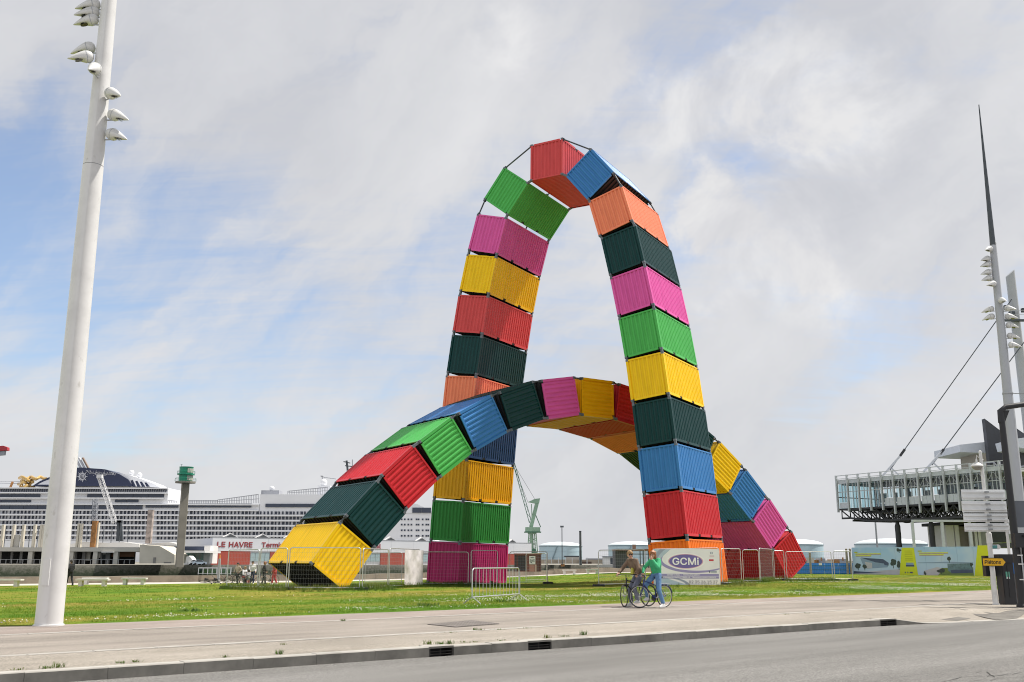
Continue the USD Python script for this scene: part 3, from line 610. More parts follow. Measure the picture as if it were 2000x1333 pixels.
# ------------------------------------------------------------------ site fences, crowd barrier, banner
GALV = plain('galvanised', (0.55, 0.56, 0.57), 0.38, metal=0.75, var=0.12, scale=6)
GALV_D = plain('galvanised_dull', (0.32, 0.33, 0.34), 0.5, metal=0.6, var=0.2, scale=6)
BLOCK = plain('rubber_block', (0.035, 0.035, 0.036), 0.85, var=0.3, scale=5)
def fence_panel(label, a, b, Ya=None, Yb=None, h=None, wires=True, tall_grass=False):
    """a, b: (px, top py, bottom py) of its two ends"""
    def foot(e, Y):
        w = on_ground(e[0], e[2]) if Y is None else at(e[0], e[2], Y)
        return w, (e[2] - e[1]) * w[1] / FPX * 1.02
    (A, ha), (B, hb) = foot(a, Ya), foot(b, Yb)
    A[2] = float(ground_z(A[0], A[1])) + 0.06; B[2] = float(ground_z(B[0], B[1])) + 0.06
    H = h or max(1.7, min(2.3, (at(a[0], a[1], A[1])[2] - A[2] + at(b[0], b[1], B[1])[2] - B[2]) / 2))
    t = thing('site_fence', label, 'fence', A, group='wire mesh site fence panels')
    d = B - A; L = np.linalg.norm(d); d /= L; up = np.array([0, 0, 1.0]); o = np.zeros(3)
    r = 0.024; c = 0.12
    P = lambda s, z: d * s + up * z
    MB().tube([P(0.02, -0.06), P(0.02, H - c), P(0.02 + c * .3, H - c * .3), P(0.02 + c, H)], r, 8).build(t, 'post', GALV, smooth=50)
    MB().tube([P(L - 0.02, -0.06), P(L - 0.02, H - c), P(L - 0.02 - c * .3, H - c * .3), P(L - 0.02 - c, H)], r, 8).build(t, 'post', GALV, smooth=50)
    MB().tube([P(c, H), P(L - c, H)], r, 8).build(t, 'top_rail', GALV, smooth=50)
    MB().tube([P(0.04, 0.06), P(L - 0.04, 0.06)], r, 8).build(t, 'bottom_rail', GALV, smooth=50)
    m = MB()
    for z in np.arange(0.26, H - 0.05, 0.2): m.bar(P(0.03, z), P(L - 0.03, z), 0.0055)
    for s in np.arange(0.12, L - 0.05, 0.12): m.bar(P(s, 0.07), P(s, H - 0.02), 0.0036)
    m.build(t, 'wire_mesh', GALV_D, kind='stuff')
    return A, B, H
def fence_foot(label, w):
    z = float(ground_z(w[0], w[1])); t = thing('ballast_block', label, 'ballast block', (w[0], w[1], z), 0.3, 'black ballast blocks of the site fences')
    MB().prism([(-0.34, 0), (0.34, 0), (0.30, 0.13), (-0.30, 0.13)], -0.12, 0.12).build(t, 'block', BLOCK)
    MB().box(-0.05, 0.05, -0.05, 0.05, 0.1302, 0.16).build(t, 'socket', GALV_D)
FP = [('fence panel left of the yellow foot, leftmost, in tall grass', (442, 1077, 1146), (503, 1071, 1146)),
      ('fence panel left of the yellow foot in front of the parked bicycles', (505, 1072, 1146), (559, 1070, 1147)),
      ('wide fence panel directly in front of the yellow tilted container', (562, 1070, 1147), (703, 1070, 1148)),
      ('fence panel receding right of the yellow foot towards the white sheet', (707, 1072, 1147), (757, 1073, 1139)),
      ('fence panel behind the yellow foot that carries the white sheet', (759, 1073, 1139), (819, 1072, 1137)),
      ('fence panel in front of the magenta foot\'s left half', (822, 1079, 1139), (915, 1078, 1139)),
      ('short fence panel in front of the magenta foot\'s right half', (919, 1077, 1138), (972, 1074, 1134)),
      ('fence panel right behind the magenta foot by the brown kiosk', (995, 1075, 1131), (1070, 1081, 1135)),
      ('fence panel behind the two cyclists, left of the banner', (1169, 1073, 1142), (1262, 1075, 1141)),
      ('fence panel right of the banner in front of the orange foot and dark red container', (1411, 1071, 1141), (1449, 1073, 1137)),
      ('fence panel in front of the dark red container, left one', (1452, 1075, 1137), (1485, 1074, 1137)),
      ('slanting fence panel in front of the dark red container, receding', (1486, 1074, 1138), (1511, 1071, 1131)),
      ('short fence panel in front of the red foot\'s dark side', (1513, 1075, 1132), (1534, 1076, 1132)),
      ('fence panel in front of the red foot\'s end face', (1537, 1078, 1133), (1627, 1077, 1131)),
      ('rightmost fence panel in front of the blue boards', (1630, 1077, 1132), (1666, 1077, 1130))]
ends = {}
FY = [(49.5, 48), (48, 47), (47, 47), (47, 51), (51, 54), (60, 60), (60, 60.5), (66, 66), (56, 56), (53.5, 55), (60, 60), (60, 66), (66, 66.2), (66, 66), (66, 66)]
for i, (lab, a, b) in enumerate(FP): ends[i] = fence_panel(lab, a, b, *FY[i])
for lab, i, k in (('black ballast block at the left end of the leftmost panel', 0, 0), ('black ballast block in front of the yellow container\'s left corner', 2, 0), ('black ballast block right of the yellow foot', 3, 0),
                  ('black ballast block in front of the magenta foot', 6, 0), ('black ballast block by the brown kiosk', 7, 1), ('black ballast block behind the left bicycle', 8, 0),
                  ('black ballast block right of the banner', 9, 0), ('black ballast block before the dark red container', 11, 1), ('black ballast block before the red container\'s end', 13, 0),
                  ('black ballast block before the blue boards, left', 14, 0), ('black ballast block before the blue boards, right end', 14, 1)):
    w = ends[i][k].copy(); w[1] -= 0.03; fence_foot(lab, w)
# back row of the enclosure, seen through the front one
fence_panel('far fence panel seen between the yellow and magenta feet', (712, 1080, 1135), (785, 1080, 1133), 68, 68)
fence_panel('far fence panel seen through the arch left of the slim chimney', (1027, 1079, 1131), (1068, 1080, 1132), 74, 74, h=2.0)

# white sheet tied to a panel
A, B, H = ends[4]
sh = thing('white_sheet', 'creased white plastic sheet tied on the fence left of the magenta foot', 'sheet', (0, 0, 0))
v, f = [], []; n_, m_ = 22, 12; rs = np.random.default_rng(5)
for i in range(n_):
    for j in range(m_):
        s, z = i / (n_ - 1), j / (m_ - 1); p = (A + (B - A) * (0.48 + 0.62 * s)) + np.array([0, 0, 0.08 + (H - 0.12) * z])
        off = 0.34 * (meshkit.fbm(np.array([s * 4, z * 3, 2.0]), 3, 1) - 0.5) + 0.06 * math.sin(s * 9 + z * 5); v.append(p + np.array([0.03, -0.07 + off, 0]))
for i in range(n_ - 1):
    for j in range(m_ - 1): f.append((i * m_ + j, (i + 1) * m_ + j, (i + 1) * m_ + j + 1, i * m_ + j + 1))
MB().add(np.array(v), np.array(f)).build(sh, 'sheet', plain('white_plastic', (0.58, 0.55, 0.58), 0.5, var=0.18, scale=3), smooth=True)

# the crowd barrier on the lawn
b0, b1 = on_ground(922, 1181), on_ground(1013.5, 1173.5)
bd = b1 - b0; bd[2] = 0; BL_ = np.linalg.norm(bd); bd /= BL_; bn = np.array([-bd[1], bd[0], 0]); up = np.array([0, 0, 1.0])
cb = thing('crowd_barrier', 'galvanised steel crowd barrier with upright bars standing on the grass', 'barrier', b0)
HB = 1.12 if BL_ > 1.6 else 1.0
P = lambda s, z, y=0.0: bd * s + up * z + bn * y
MB().tube([P(0, 0.20), P(0, HB - 0.10), P(0.03, HB - 0.03), P(0.10, HB), P(BL_ / 2, HB), P(BL_ - 0.10, HB), P(BL_ - 0.03, HB - 0.03), P(BL_, HB - 0.10), P(BL_, 0.20)], 0.021, 8).build(cb, 'frame', GALV, smooth=50)
MB().tube([P(0.0, 0.22), P(BL_, 0.22)], 0.021, 8).build(cb, 'bottom_rail', GALV, smooth=50)
for k in range(1, 14): MB().tube([P(BL_ * k / 14, 0.22), P(BL_ * k / 14, HB)], 0.009, 6).build(cb, 'bar', GALV)
for s in (0.0, BL_):
    MB().tube([P(s, 0.24), P(s + 0.02, 0.02, -0.30)], 0.018, 6).build(cb, 'foot', GALV); MB().tube([P(s, 0.24), P(s - 0.02, 0.02, 0.30)], 0.018, 6).build(cb, 'foot', GALV_D)
MB().tube([P(-0.02, 0.45), P(-0.09, 0.45), P(-0.09, 0.52)], 0.012, 6).build(cb, 'hook', GALV_D)
MB().obox(P(BL_ + 0.035, 0.62), bd, bn, up, 0.04, 0.05, 0.72).build(cb, 'end_plate', GALV_D)

# the printed banner, tied to a fence of its own
BY = 53.0
A, B, H = fence_panel('wire fence that carries the white printed banner in front of the orange foot', (1277, 1072, 1144), (1408, 1072, 1144), BY, BY)
zb, zt = at(1340, 1143.5, BY)[2], at(1340, 1073.5, BY)[2]
A = A.copy(); B = B.copy(); A[2] = B[2] = zb; bh = zt - zb + 0.10
d = B - A; LBN = np.linalg.norm(d); d /= LBN; nrm_ = np.cross(d, up); nrm_ /= np.linalg.norm(nrm_); upb = np.cross(nrm_, d)
bn_o = A + nrm_ * 0.045 + upb * 0.02
ban = thing('banner', 'white printed vinyl banner with a purple oval logo hung on the fence', 'banner', matrix=mat4(d, -nrm_, upb, bn_o))
BW, BH = LBN - 0.04, bh - 0.10
def flatprism(parent, name, poly, mat, y, th=0.004):
    polys = getattr(poly, 'geoms', [poly]); b = MB()
    for g in polys:
        m = trimesh.creation.extrude_polygon(g, th); w = np.asarray(m.vertices); b.add(np.stack([w[:, 0], -y - w[:, 2], w[:, 1]], 1), np.asarray(m.faces))
    return b.build(parent, name, mat)
def lettering(parent, name, text, x, z, height, mat, y=0.0, bold=False, width=None, centre=False, th=0.004, shear=0.0):
    m = meshkit.text_mesh(text, height, th, bold); w = np.array(m.vertices)
    s = 1.0 if width is None else width / (w[:, 0].max() - w[:, 0].min())
    w[:, 0] = (w[:, 0] - w[:, 0].min()) * s + w[:, 1] * shear
    if centre: w[:, 0] -= (w[:, 0].max()) / 2
    return MB().add(np.stack([x + w[:, 0], -y - w[:, 2], z + w[:, 1]], 1), np.asarray(m.faces)).build(parent, name, mat)
VINYL = plain('banner_white', (0.80, 0.785, 0.815), 0.55, var=0.04, scale=1.5)
PURPLE = plain('print_purple', (0.155, 0.125, 0.36), 0.5, var=0.03); LILAC = plain('print_lilac', (0.30, 0.27, 0.50), 0.5, var=0.03); GREYB = plain('print_greyblue', (0.30, 0.34, 0.43), 0.5, var=0.03)
PRINTW = plain('print_white', (0.84, 0.83, 0.85), 0.5, var=0.02); PINK = plain('print_pink', (0.62, 0.36, 0.46), 0.5, var=0.02); INK = plain('print_ink', (0.09, 0.10, 0.13), 0.5); REDP = plain('print_red', (0.55, 0.06, 0.08), 0.5)
PALEB = plain('print_paleblue', (0.44, 0.53, 0.63), 0.5)
sag = MB(); v, f = [], []; n_ = 40
for i in range(n_ + 1):
    for z in (0, 1):
        v.append((BW * i / n_, 0.0, z * BH))
for i in range(n_): f.append((2 * i, 2 * i + 2, 2 * i + 3, 2 * i + 1))
vv = np.array(v); vb = vv + [0, 0.004, 0]
sag.add(vv, np.array(f)); sag.add(vb, np.array([g[::-1] for g in f])); sag.build(ban, 'vinyl', VINYL)
from shapely import affinity
def ell(cx, cz, a, b): return affinity.scale(Point(0, 0).buffer(1.0, 48), a, b).buffer(0) if False else affinity.translate(affinity.scale(Point(0, 0).buffer(1.0, 40), a, b), cx, cz)
fx, fz = BW, BH
frame_ = Polygon([(0.01, 0.01), (fx - 0.01, 0.01), (fx - 0.01, fz - 0.01), (0.01, fz - 0.01)])
ec = (0.49 * fx, 0.655 * fz)
flatprism(ban, 'swoosh', ell(0.62 * fx, 0.66 * fz, 0.52 * fx, 0.33 * fz).difference(ell(0.66 * fx, 0.71 * fz, 0.53 * fx, 0.315 * fz)).intersection(frame_), LILAC, 0.001, 0.003)
flatprism(ban, 'swoosh', ell(0.40 * fx, 0.55 * fz, 0.42 * fx, 0.62 * fz).difference(ell(0.46 * fx, 0.53 * fz, 0.42 * fx, 0.60 * fz)).intersection(frame_).intersection(Polygon([(0, .45 * fz), (.36 * fx, .45 * fz), (.36 * fx, fz), (0, fz)])), GREYB, 0.001, 0.0025)
flatprism(ban, 'corner_wash', Polygon([(0.01, fz - .01), (.27 * fx, fz - .01), (.15 * fx, .80 * fz), (.10 * fx, .55 * fz), (0.01, .5 * fz)]), PALEB, 0.001, 0.0015)
flatprism(ban, 'corner_wash', ell(0.10 * fx, -0.02 * fz, 0.42 * fx, 0.24 * fz).intersection(frame_).intersection(Polygon([(0, 0), (.5 * fx, 0), (0, .3 * fz)])), PALEB, 0.001, 0.0015)
flatprism(ban, 'swoosh', ell(0.10 * fx, -0.02 * fz, 0.44 * fx, 0.25 * fz).difference(ell(0.07 * fx, -0.03 * fz, 0.42 * fx, 0.235 * fz)).intersection(frame_), GREYB, 0.001, 0.002)
flatprism(ban, 'logo_halo', ell(*ec, 0.295 * fx, 0.235 * fz), PRINTW, 0.001, 0.004)
flatprism(ban, 'logo_ring', ell(*ec, 0.265 * fx, 0.205 * fz).difference(ell(ec[0], ec[1], 0.250 * fx, 0.188 * fz)), PINK, 0.005, 0.001)
flatprism(ban, 'logo_oval', ell(*ec, 0.250 * fx, 0.188 * fz), PURPLE, 0.005, 0.002)
lettering(ban, 'logo_letters', 'GCMi', ec[0], ec[1] - 0.095 * fz, 0.19 * fz, PRINTW, 0.0075, True, width=0.40 * fx, centre=True, th=0.003)
flatprism(ban, 'text_band', Polygon([(0.02 * fx, .245 * fz), (.985 * fx, .245 * fz), (.985 * fx, .305 * fz), (.05 * fx, .305 * fz)]), LILAC, 0.003, 0.002)
flatprism(ban, 'text_band', Polygon([(0.02 * fx, .175 * fz), (.985 * fx, .175 * fz), (.985 * fx, .238 * fz), (.02 * fx, .238 * fz)]), LILAC, 0.003, 0.002)
lettering(ban, 'small_print', 'GENIE CIVIL - TERRASSEMENT', .20 * fx, .258 * fz, .035 * fz, PRINTW, 0.006, True, width=.50 * fx)
lettering(ban, 'small_print', 'MAINTENANCE INDUSTRIELLE  TRAVAUX SUR CORDES', .06 * fx, .190 * fz, .035 * fz, PRINTW, 0.006, True, width=.88 * fx)
lettering(ban, 'phone_number', '02 35 26 15 27', .53 * fx, .045 * fz, .075 * fz, INK, 0.006, False, width=.43 * fx)
flatprism(ban, 'badge', Polygon([(.865 * fx, .86 * fz), (.905 * fx, .86 * fz), (.905 * fx, .92 * fz), (.865 * fx, .92 * fz)]).difference(Polygon([(.873 * fx, .873 * fz), (.897 * fx, .873 * fz), (.897 * fx, .907 * fz), (.873 * fx, .907 * fz)])), GREYB, 0.002)
flatprism(ban, 'badge', Polygon([(.855 * fx, .795 * fz), (.925 * fx, .795 * fz), (.925 * fx, .815 * fz), (.855 * fx, .815 * fz)]), PINK, 0.002)
flatprism(ban, 'badge', Polygon([(.845 * fx, .665 * fz), (.915 * fx, .665 * fz), (.915 * fx, .715 * fz), (.845 * fx, .715 * fz)]), REDP, 0.002)
flatprism(ban, 'badge', Polygon([(.84 * fx, .335 * fz), (.855 * fx, .335 * fz), (.855 * fx, .39 * fz), (.84 * fx, .39 * fz)]), INK, 0.002)
flatprism(ban, 'badge', Polygon([(.865 * fx, .34 * fz), (.955 * fx, .34 * fz), (.955 * fx, .385 * fz), (.865 * fx, .385 * fz)]), GREYB, 0.002)
# ------------------------------------------------------------------ the tall floodlight masts
MASTW = None
def mast_paint():
    n = {'g': ('geometry', {}), 'no': ('noise_texture', dict(scale=1.2, detail=6.0, roughness=0.65)), 'rp': ('rgb_ramp', dict(ramp=[(0.3, (0.56, 0.555, 0.55)), (0.5, (0.63, 0.625, 0.62)), (0.7, (0.66, 0.655, 0.65))])),
         'mp': ('mapping', dict(scale=(6.0, 6.0, 3.5))), 'v': ('noise_texture', dict(scale=1.0, detail=3.0)), 'r2': ('rgb_ramp', dict(ramp=[(0.0, (1, 1, 1)), (0.66, (1, 1, 1)), (0.74, (0.80, 0.79, 0.77)), (1.0, (0.62, 0.61, 0.6))])),
         'm': ('mix', dict(mix_type='multiply', fac=1.0)), 'p': ('principled_bsdf', dict(roughness=0.38))}
    l = [('g.position', 'no.vector'), ('no.fac', 'rp.fac'), ('g.position', 'mp.vector'), ('mp.vector', 'v.vector'), ('v.fac', 'r2.fac'), ('rp.color', 'm.color1'), ('r2.color', 'm.color2'), ('m.color', 'p.base_color')]
    return usdkit.material(stage, '/World/Looks/mast_white', n, l, surface='p.BSDF')
MAST = mast_paint()
MASTG = plain('mast_grey', (0.37, 0.385, 0.41), 0.4, var=0.06, scale=0.6)
LAMPW = plain('lamp_white', (0.60, 0.60, 0.59), 0.35, var=0.05); LAMPD = plain('lamp_glass_dark', (0.03, 0.03, 0.035), 0.15)
LAMP_CLASS = {}
def lamp_proto():
    """a beak shaped floodlight: it points along +x; its arm comes from -x"""
    P = proto('floodlight')
    prof = [(0.0, -0.30), (0.10, -0.285), (0.19, -0.22), (0.235, -0.10), (0.235, 0.02), (0.205, 0.18), (0.15, 0.36), (0.085, 0.54), (0.03, 0.66), (0.0, 0.68)]
    n = 20; rings = []
    for r, x in prof:
        a = np.arange(n) * 2 * np.pi / n; y, z = r * np.cos(a), r * np.sin(a)
        if x > 0.1: z = np.maximum(z, -r * 0.55 * (1 - 0.5 * (x - 0.1) / 0.58))          # the mouth is cut flat underneath
        rings.append(np.stack([np.full(n, x), y, z - 0.12 * max(0, x) ], 1))
    v = np.vstack(rings); f = [(i * n + j, i * n + (j + 1) % n, (i + 1) * n + (j + 1) % n, (i + 1) * n + j) for i in range(len(prof) - 1) for j in range(n)]
    MB().add(v, np.array([g[::-1] for g in f])).build(P, 'housing', LAMPW, smooth=40)
    a = np.arange(16) * 2 * np.pi / 16
    g = np.stack([0.26 + 0.16 * np.cos(a), 0.115 * np.sin(a), -0.135 - 0.12 * (0.26 + 0.16 * np.cos(a))], 1)
    MB().add(np.vstack([g, g + [0, 0, 0.05]]), np.array([(0, k + 1, k) for k in range(1, 15)] + [(16, 16 + k, 17 + k) for k in range(1, 15)])).build(P, 'glass', LAMPD)
    MB().add(np.vstack([np.stack([np.full(16, x), 0.241 * np.cos(a), 0.241 * np.sin(a)], 1) for x in (-0.02, 0.01)]), np.array([(j, 16 + j, 16 + (j + 1) % 16, (j + 1) % 16) for j in range(16)])).build(P, 'seam_ring', MASTG)
    return P
FL = lamp_proto()
def lamp_at(name_label, root, d, yaw, size=1.0, tilt=0.25, group=None):
    """root: where the arm meets the mast; d: horizontal unit vector outwards; the lamp hangs at the arm's end and points along yaw"""
    body = root + d * 0.34 * size + np.array([0, 0, 0.20 * size])
    ex = np.array([math.cos(yaw) * math.cos(tilt), math.sin(yaw) * math.cos(tilt), -math.sin(tilt)]); ey = np.array([-math.sin(yaw), math.cos(yaw), 0]); ez = np.cross(ex, ey)
    path = copy_of(FL, 'floodlight', name_label, 'floodlight', matrix=mat4(ex * size, ey * size, ez * size, body), group=group, instance=False)
    inv = np.linalg.inv(np.array(mat4(ex * size, ey * size, ez * size, body)))
    T = lambda w: (np.append(w, 1) @ inv)[:3]
    MB().tube([T(root - d * 0.04), T(root + d * 0.2 * size), T(body - np.array([0, 0, 0.20 * size])), T(body - np.array([0, 0, 0.12 * size]))], 0.03, 6).build(path, 'arm', MASTG)
    MB().bar(T(root - d * 0.06 + [0, 0, -.09]), T(root - d * 0.06 + [0, 0, .09]), 0.09).build(path, 'bracket', GALV_D)
def axis_point(base, py):
    """height on a vertical axis through base that shows at picture row py"""
    lo, hi = -5.0, 80.0
    for _ in range(50):
        m = (lo + hi) / 2; w = np.array([base[0], base[1], m - EYE]); d = w @ _f0; y = 666.5 - FPX * (w @ _up) / d
        if y > py: lo = m
        else: hi = m
    return lo
mb = on_ground(95, 1222)
def leaning(base, lean):      # the masts are not quite plumb
    return mat4((math.cos(lean), 0, -math.sin(lean)), (0, 1, 0), (math.sin(lean), 0, math.cos(lean)), base)
LEAN1 = -0.0085
mt = thing('floodlight_mast', 'huge white tapering floodlight mast at the left edge of the picture', 'mast', matrix=leaning(mb, LEAN1))
def tapered(path, name, z0, z1, r0, r1, mat, n=36, step=None):
    MB().lathe([(r0, z0), (r1, z1)], n).build(path, name, mat, smooth=60)
R0 = 49 / 2 * mb[1] / FPX * 1.01; ZJ = axis_point(mb, 325) - mb[2]; ZT = axis_point(mb, -120) - mb[2]
RT = 0.15; RJ = R0 + (RT + 0.05 - R0) * ZJ / ZT
b = MB(); b.lathe([(R0, -0.1), (RJ, ZJ - 0.012)], 40).build(mt, 'lower_shaft', MAST, smooth=60)
MB().lathe([(RJ - 0.012, ZJ - 0.012), (RJ - 0.012, ZJ + 0.006)], 40).build(mt, 'joint', MASTG, smooth=60)
MB().lathe([(0, ZJ + 0.006), (RJ - 0.004, ZJ + 0.006), (RT, ZT), (0, ZT)], 40).build(mt, 'upper_shaft', MAST, smooth=60)
MB().lathe([(R0 + 0.03, -0.1), (R0 + 0.03, 0.02), (R0 + 0.002, 0.03)], 40).build(mt, 'base_flange', MAST, smooth=30)
for z_, h_ in ((1.1, .55),):
    a_ = math.radians(262); c_ = np.array([math.cos(a_), math.sin(a_), 0]) * (R0 - .008); MB().obox(c_ + [0, 0, z_], (-math.sin(a_), math.cos(a_), 0), (math.cos(a_), math.sin(a_), 0), (0, 0, 1), .16, .02, h_).build(mt, 'access_hatch', MAST)
def rad(z): return RJ + (RT - RJ) * (z - ZJ) / (ZT - ZJ) if z > ZJ else R0 + (RJ - R0) * z / ZJ
lamps = [(12, 'L', 195, 'topmost on the left mast, cut by the picture\'s top edge'), (27, 'L', 205, 'second from the top on the left mast, half behind another'), (42, 'L', 190, 'third from the top on the left mast, beak pointing left'),
         (97, 'L', 185, 'fourth from the top on the left mast, reaching far left'), (122, 'L2', 215, 'fifth from the top on the left mast, close in on the left'), (152, 'F', 275, 'lamp on the front of the left mast facing the viewer'),
         (192, 'R2', 325, 'upper lamp on the right side of the left mast, close in'), (228, 'R', 345, 'middle lamp on the right side of the left mast'), (266, 'R', 345, 'lowest lamp on the left mast, pointing right')]
for py, side, yaw, lab in lamps:
    z = axis_point(mb, py + 8) ; az = {'L': 185, 'L2': 215, 'F': 270, 'R2': 330, 'R': 355}[side]
    d = np.array([math.cos(math.radians(az)), math.sin(math.radians(az)), 0]); root = np.array([mb[0] + LEAN1 * (z - mb[2]), mb[1], z]) + d * rad(z - mb[2])
    lamp_at('white beaked floodlight, ' + lab, root, d, math.radians(yaw), 0.62, 0.30 if side != 'F' else 0.42, 'lamps on the left mast')

# the second mast, far right
rb = at(2007.5, 1165, 39.0); rb[2] = float(ground_z(rb[0], rb[1]))
LEAN2 = 0.0125
rm = thing('floodlight_mast', 'slender grey white floodlight mast with a long dark needle tip at the right', 'mast', matrix=leaning(rb, LEAN2))
Z1 = axis_point(rb, 480) - rb[2]; Z2 = axis_point(rb, 205) - rb[2]; ZS = axis_point(rb, 770) - rb[2]
r_b, r_1 = 0.26, 0.135
MB().lathe([(r_b, -0.1), (r_b + (r_1 - r_b) * ZS / Z1, ZS)], 24).build(rm, 'lower_shaft', MASTG, smooth=60)
MB().lathe([(r_b + (r_1 - r_b) * ZS / Z1 + .02, ZS), (r_b + (r_1 - r_b) * ZS / Z1 + .02, ZS + .06), (r_b + (r_1 - r_b) * ZS / Z1 - 0.005, ZS + .06), (r_1, Z1)], 24).build(rm, 'upper_shaft', MASTG, smooth=40)
MB().lathe([(r_1 - 0.02, Z1), (0.02, Z2), (0, Z2 + 0.02)], 16).build(rm, 'needle', STRUT_DARK, smooth=60)
MB().bar((r_b + (r_1 - r_b) * ZS / Z1, 0, ZS + .03), (r_1 + .62, 0, ZS + 0.03), 0.03).bar((r_1 + .62, 0, ZS + .02), (r_1 + .62, 0, ZS + .22), 0.03).build(rm, 'hook', GALV_D)
def radr(z): return r_b + (r_1 - r_b) * z / Z1
L2 = [(473, 'B', 60, 'topmost, small, behind the needle mast'), (490, 'L2', 215, 'second from the top, left and close in'), (507, 'L', 200, 'third from the top on the left'), (518, 'L', 188, 'fourth from the top, long beak to the left'),
      (533, 'L', 185, 'fifth from the top, beak left'), (545, 'L', 188, 'sixth from the top, beak left'), (558, 'L2', 200, 'seventh from the top, last on the upper left'),
      (592, 'F', 270, 'on the front, facing the viewer'), (603, 'LB', 150, 'on the left rear, only its tip showing, upper'), (618, 'LB', 150, 'on the left rear, only its tip showing, lower'),
      (606, 'R2', 300, 'on the front right, close in'), (620, 'R', 335, 'on the right under the front lamps'), (637, 'R', 350, 'on the right, second from the bottom pair'), (658, 'R', 350, 'on the right, second lowest'), (677, 'R2', 335, 'on the right, the lowest')]
for py, side, yaw, lab in L2:
    z = axis_point(rb, py + 4); az = {'L': 185, 'L2': 215, 'F': 265, 'R2': 325, 'R': 350, 'B': 60, 'LB': 150}[side]
    d = np.array([math.cos(math.radians(az)), math.sin(math.radians(az)), 0]); root = np.array([rb[0] + LEAN2 * (z - rb[2]), rb[1], z]) + d * radr(z - rb[2])
    lamp_at('white floodlight of the right mast, ' + lab, root, d, math.radians(yaw), 0.54, 0.22, 'lamps on the right mast')
# ------------------------------------------------------------------ the raised steel and glass building on the right, its pylon and cables, hoarding
PALEST = plain('pale_steel', (0.44, 0.46, 0.49), 0.45, var=0.1); PALEPAN = plain('pale_panel', (0.50, 0.53, 0.58), 0.45, var=0.06); SLATE = plain('slate_cladding', (0.045, 0.048, 0.058), 0.55, var=0.12)
DARKUN = plain('dark_steel', (0.022, 0.023, 0.028), 0.6, var=0.15); TAUPE = plain('taupe_wall', (0.26, 0.23, 0.20), 0.8, var=0.08); WHITEW = plain('white_render', (0.66, 0.65, 0.63), 0.7, var=0.05)
GLASSG = glass_pane('blue_green_glass', (0.62, 0.80, 0.84)); GLASSD = glass_pane('dim_glass', (0.6, 0.67, 0.72)); PANELIN = plain('inner_wall', (0.42, 0.44, 0.47), 0.7, var=0.1)
YL, YR = 150.0, 131.0            # the long front runs from far left to nearer right
gb = thing('raised_building', 'raised pale steel and glass building on dark columns behind the printed hoarding', 'building')
TL, TR = at(1634, 928.5, YL), at(1880, 908.0, YR)
ZT_ = (TL[2] + TR[2]) / 2; ZB = at(1640, 1013, YL)[2]; H_ = ZT_ - ZB
fo = np.array([TL[0], TL[1], 0]); fd = np.array([TR[0] - TL[0], TR[1] - TL[1], 0]); FLN = np.linalg.norm(fd); fd /= FLN; bd_ = np.array([-fd[1], fd[0], 0])
zf = lambda v: ZT_ - H_ * (v - 285) / (800 - 285) if True else 0
def G(s, z, y=0.0): return fo + fd * s + bd_ * y + np.array([0, 0, z])
def gbox(name, s0, s1, z0, z1, y0, y1, mat, parent=None):
    return MB().obox(G((s0 + s1) / 2, (z0 + z1) / 2, (y0 + y1) / 2), fd, bd_, (0, 0, 1), s1 - s0, y1 - y0, z1 - z0).build(parent or gb, name, mat)
LX = FLN + 7.5; DEP = 9.0
lv = lambda f: ZB + H_ * f      # heights as a share of the front
NP = 15; sp = [LX * k / (NP - 1) for k in range(NP)]
for k, s in enumerate(sp):
    gbox('post', s - 0.11, s + 0.11, lv(0.04 if k > 4 else 0.14), ZT_, -0.32, 0.0, PALEST)
    if k % 2 == 0: gbox('rear_post', s - 0.16, s + 0.16, lv(0.24), ZT_ - 0.6, DEP, DEP + 0.3, PALEST)
for z, w in ((ZT_ - 0.06, 0.10), (ZT_ - 0.55, 0.07)): gbox('roof_rail', 0, LX, z - w / 2, z + w / 2, -0.20, -0.10, PALEST); gbox('roof_rail', 0, LX, z - w / 2, z + w / 2, DEP + 0.1, DEP + 0.2, PALEST)
gbox('roof_fascia', 0.0, LX, lv(0.80), lv(0.895), 0.02, 0.30, PALEPAN)
gbox('roof_deck', 0.0, LX, lv(0.80), lv(0.84), 0.302, DEP, PALEST)
gbox('ceiling_edge', 0.6, LX, lv(0.765), lv(0.795), 0.2, DEP - 0.3, plain('ceiling_white', (0.55, 0.56, 0.58), 0.6))
gbox('floor_slab', 0.0, LX, lv(0.185), lv(0.225), 0.02, DEP, DARKUN)
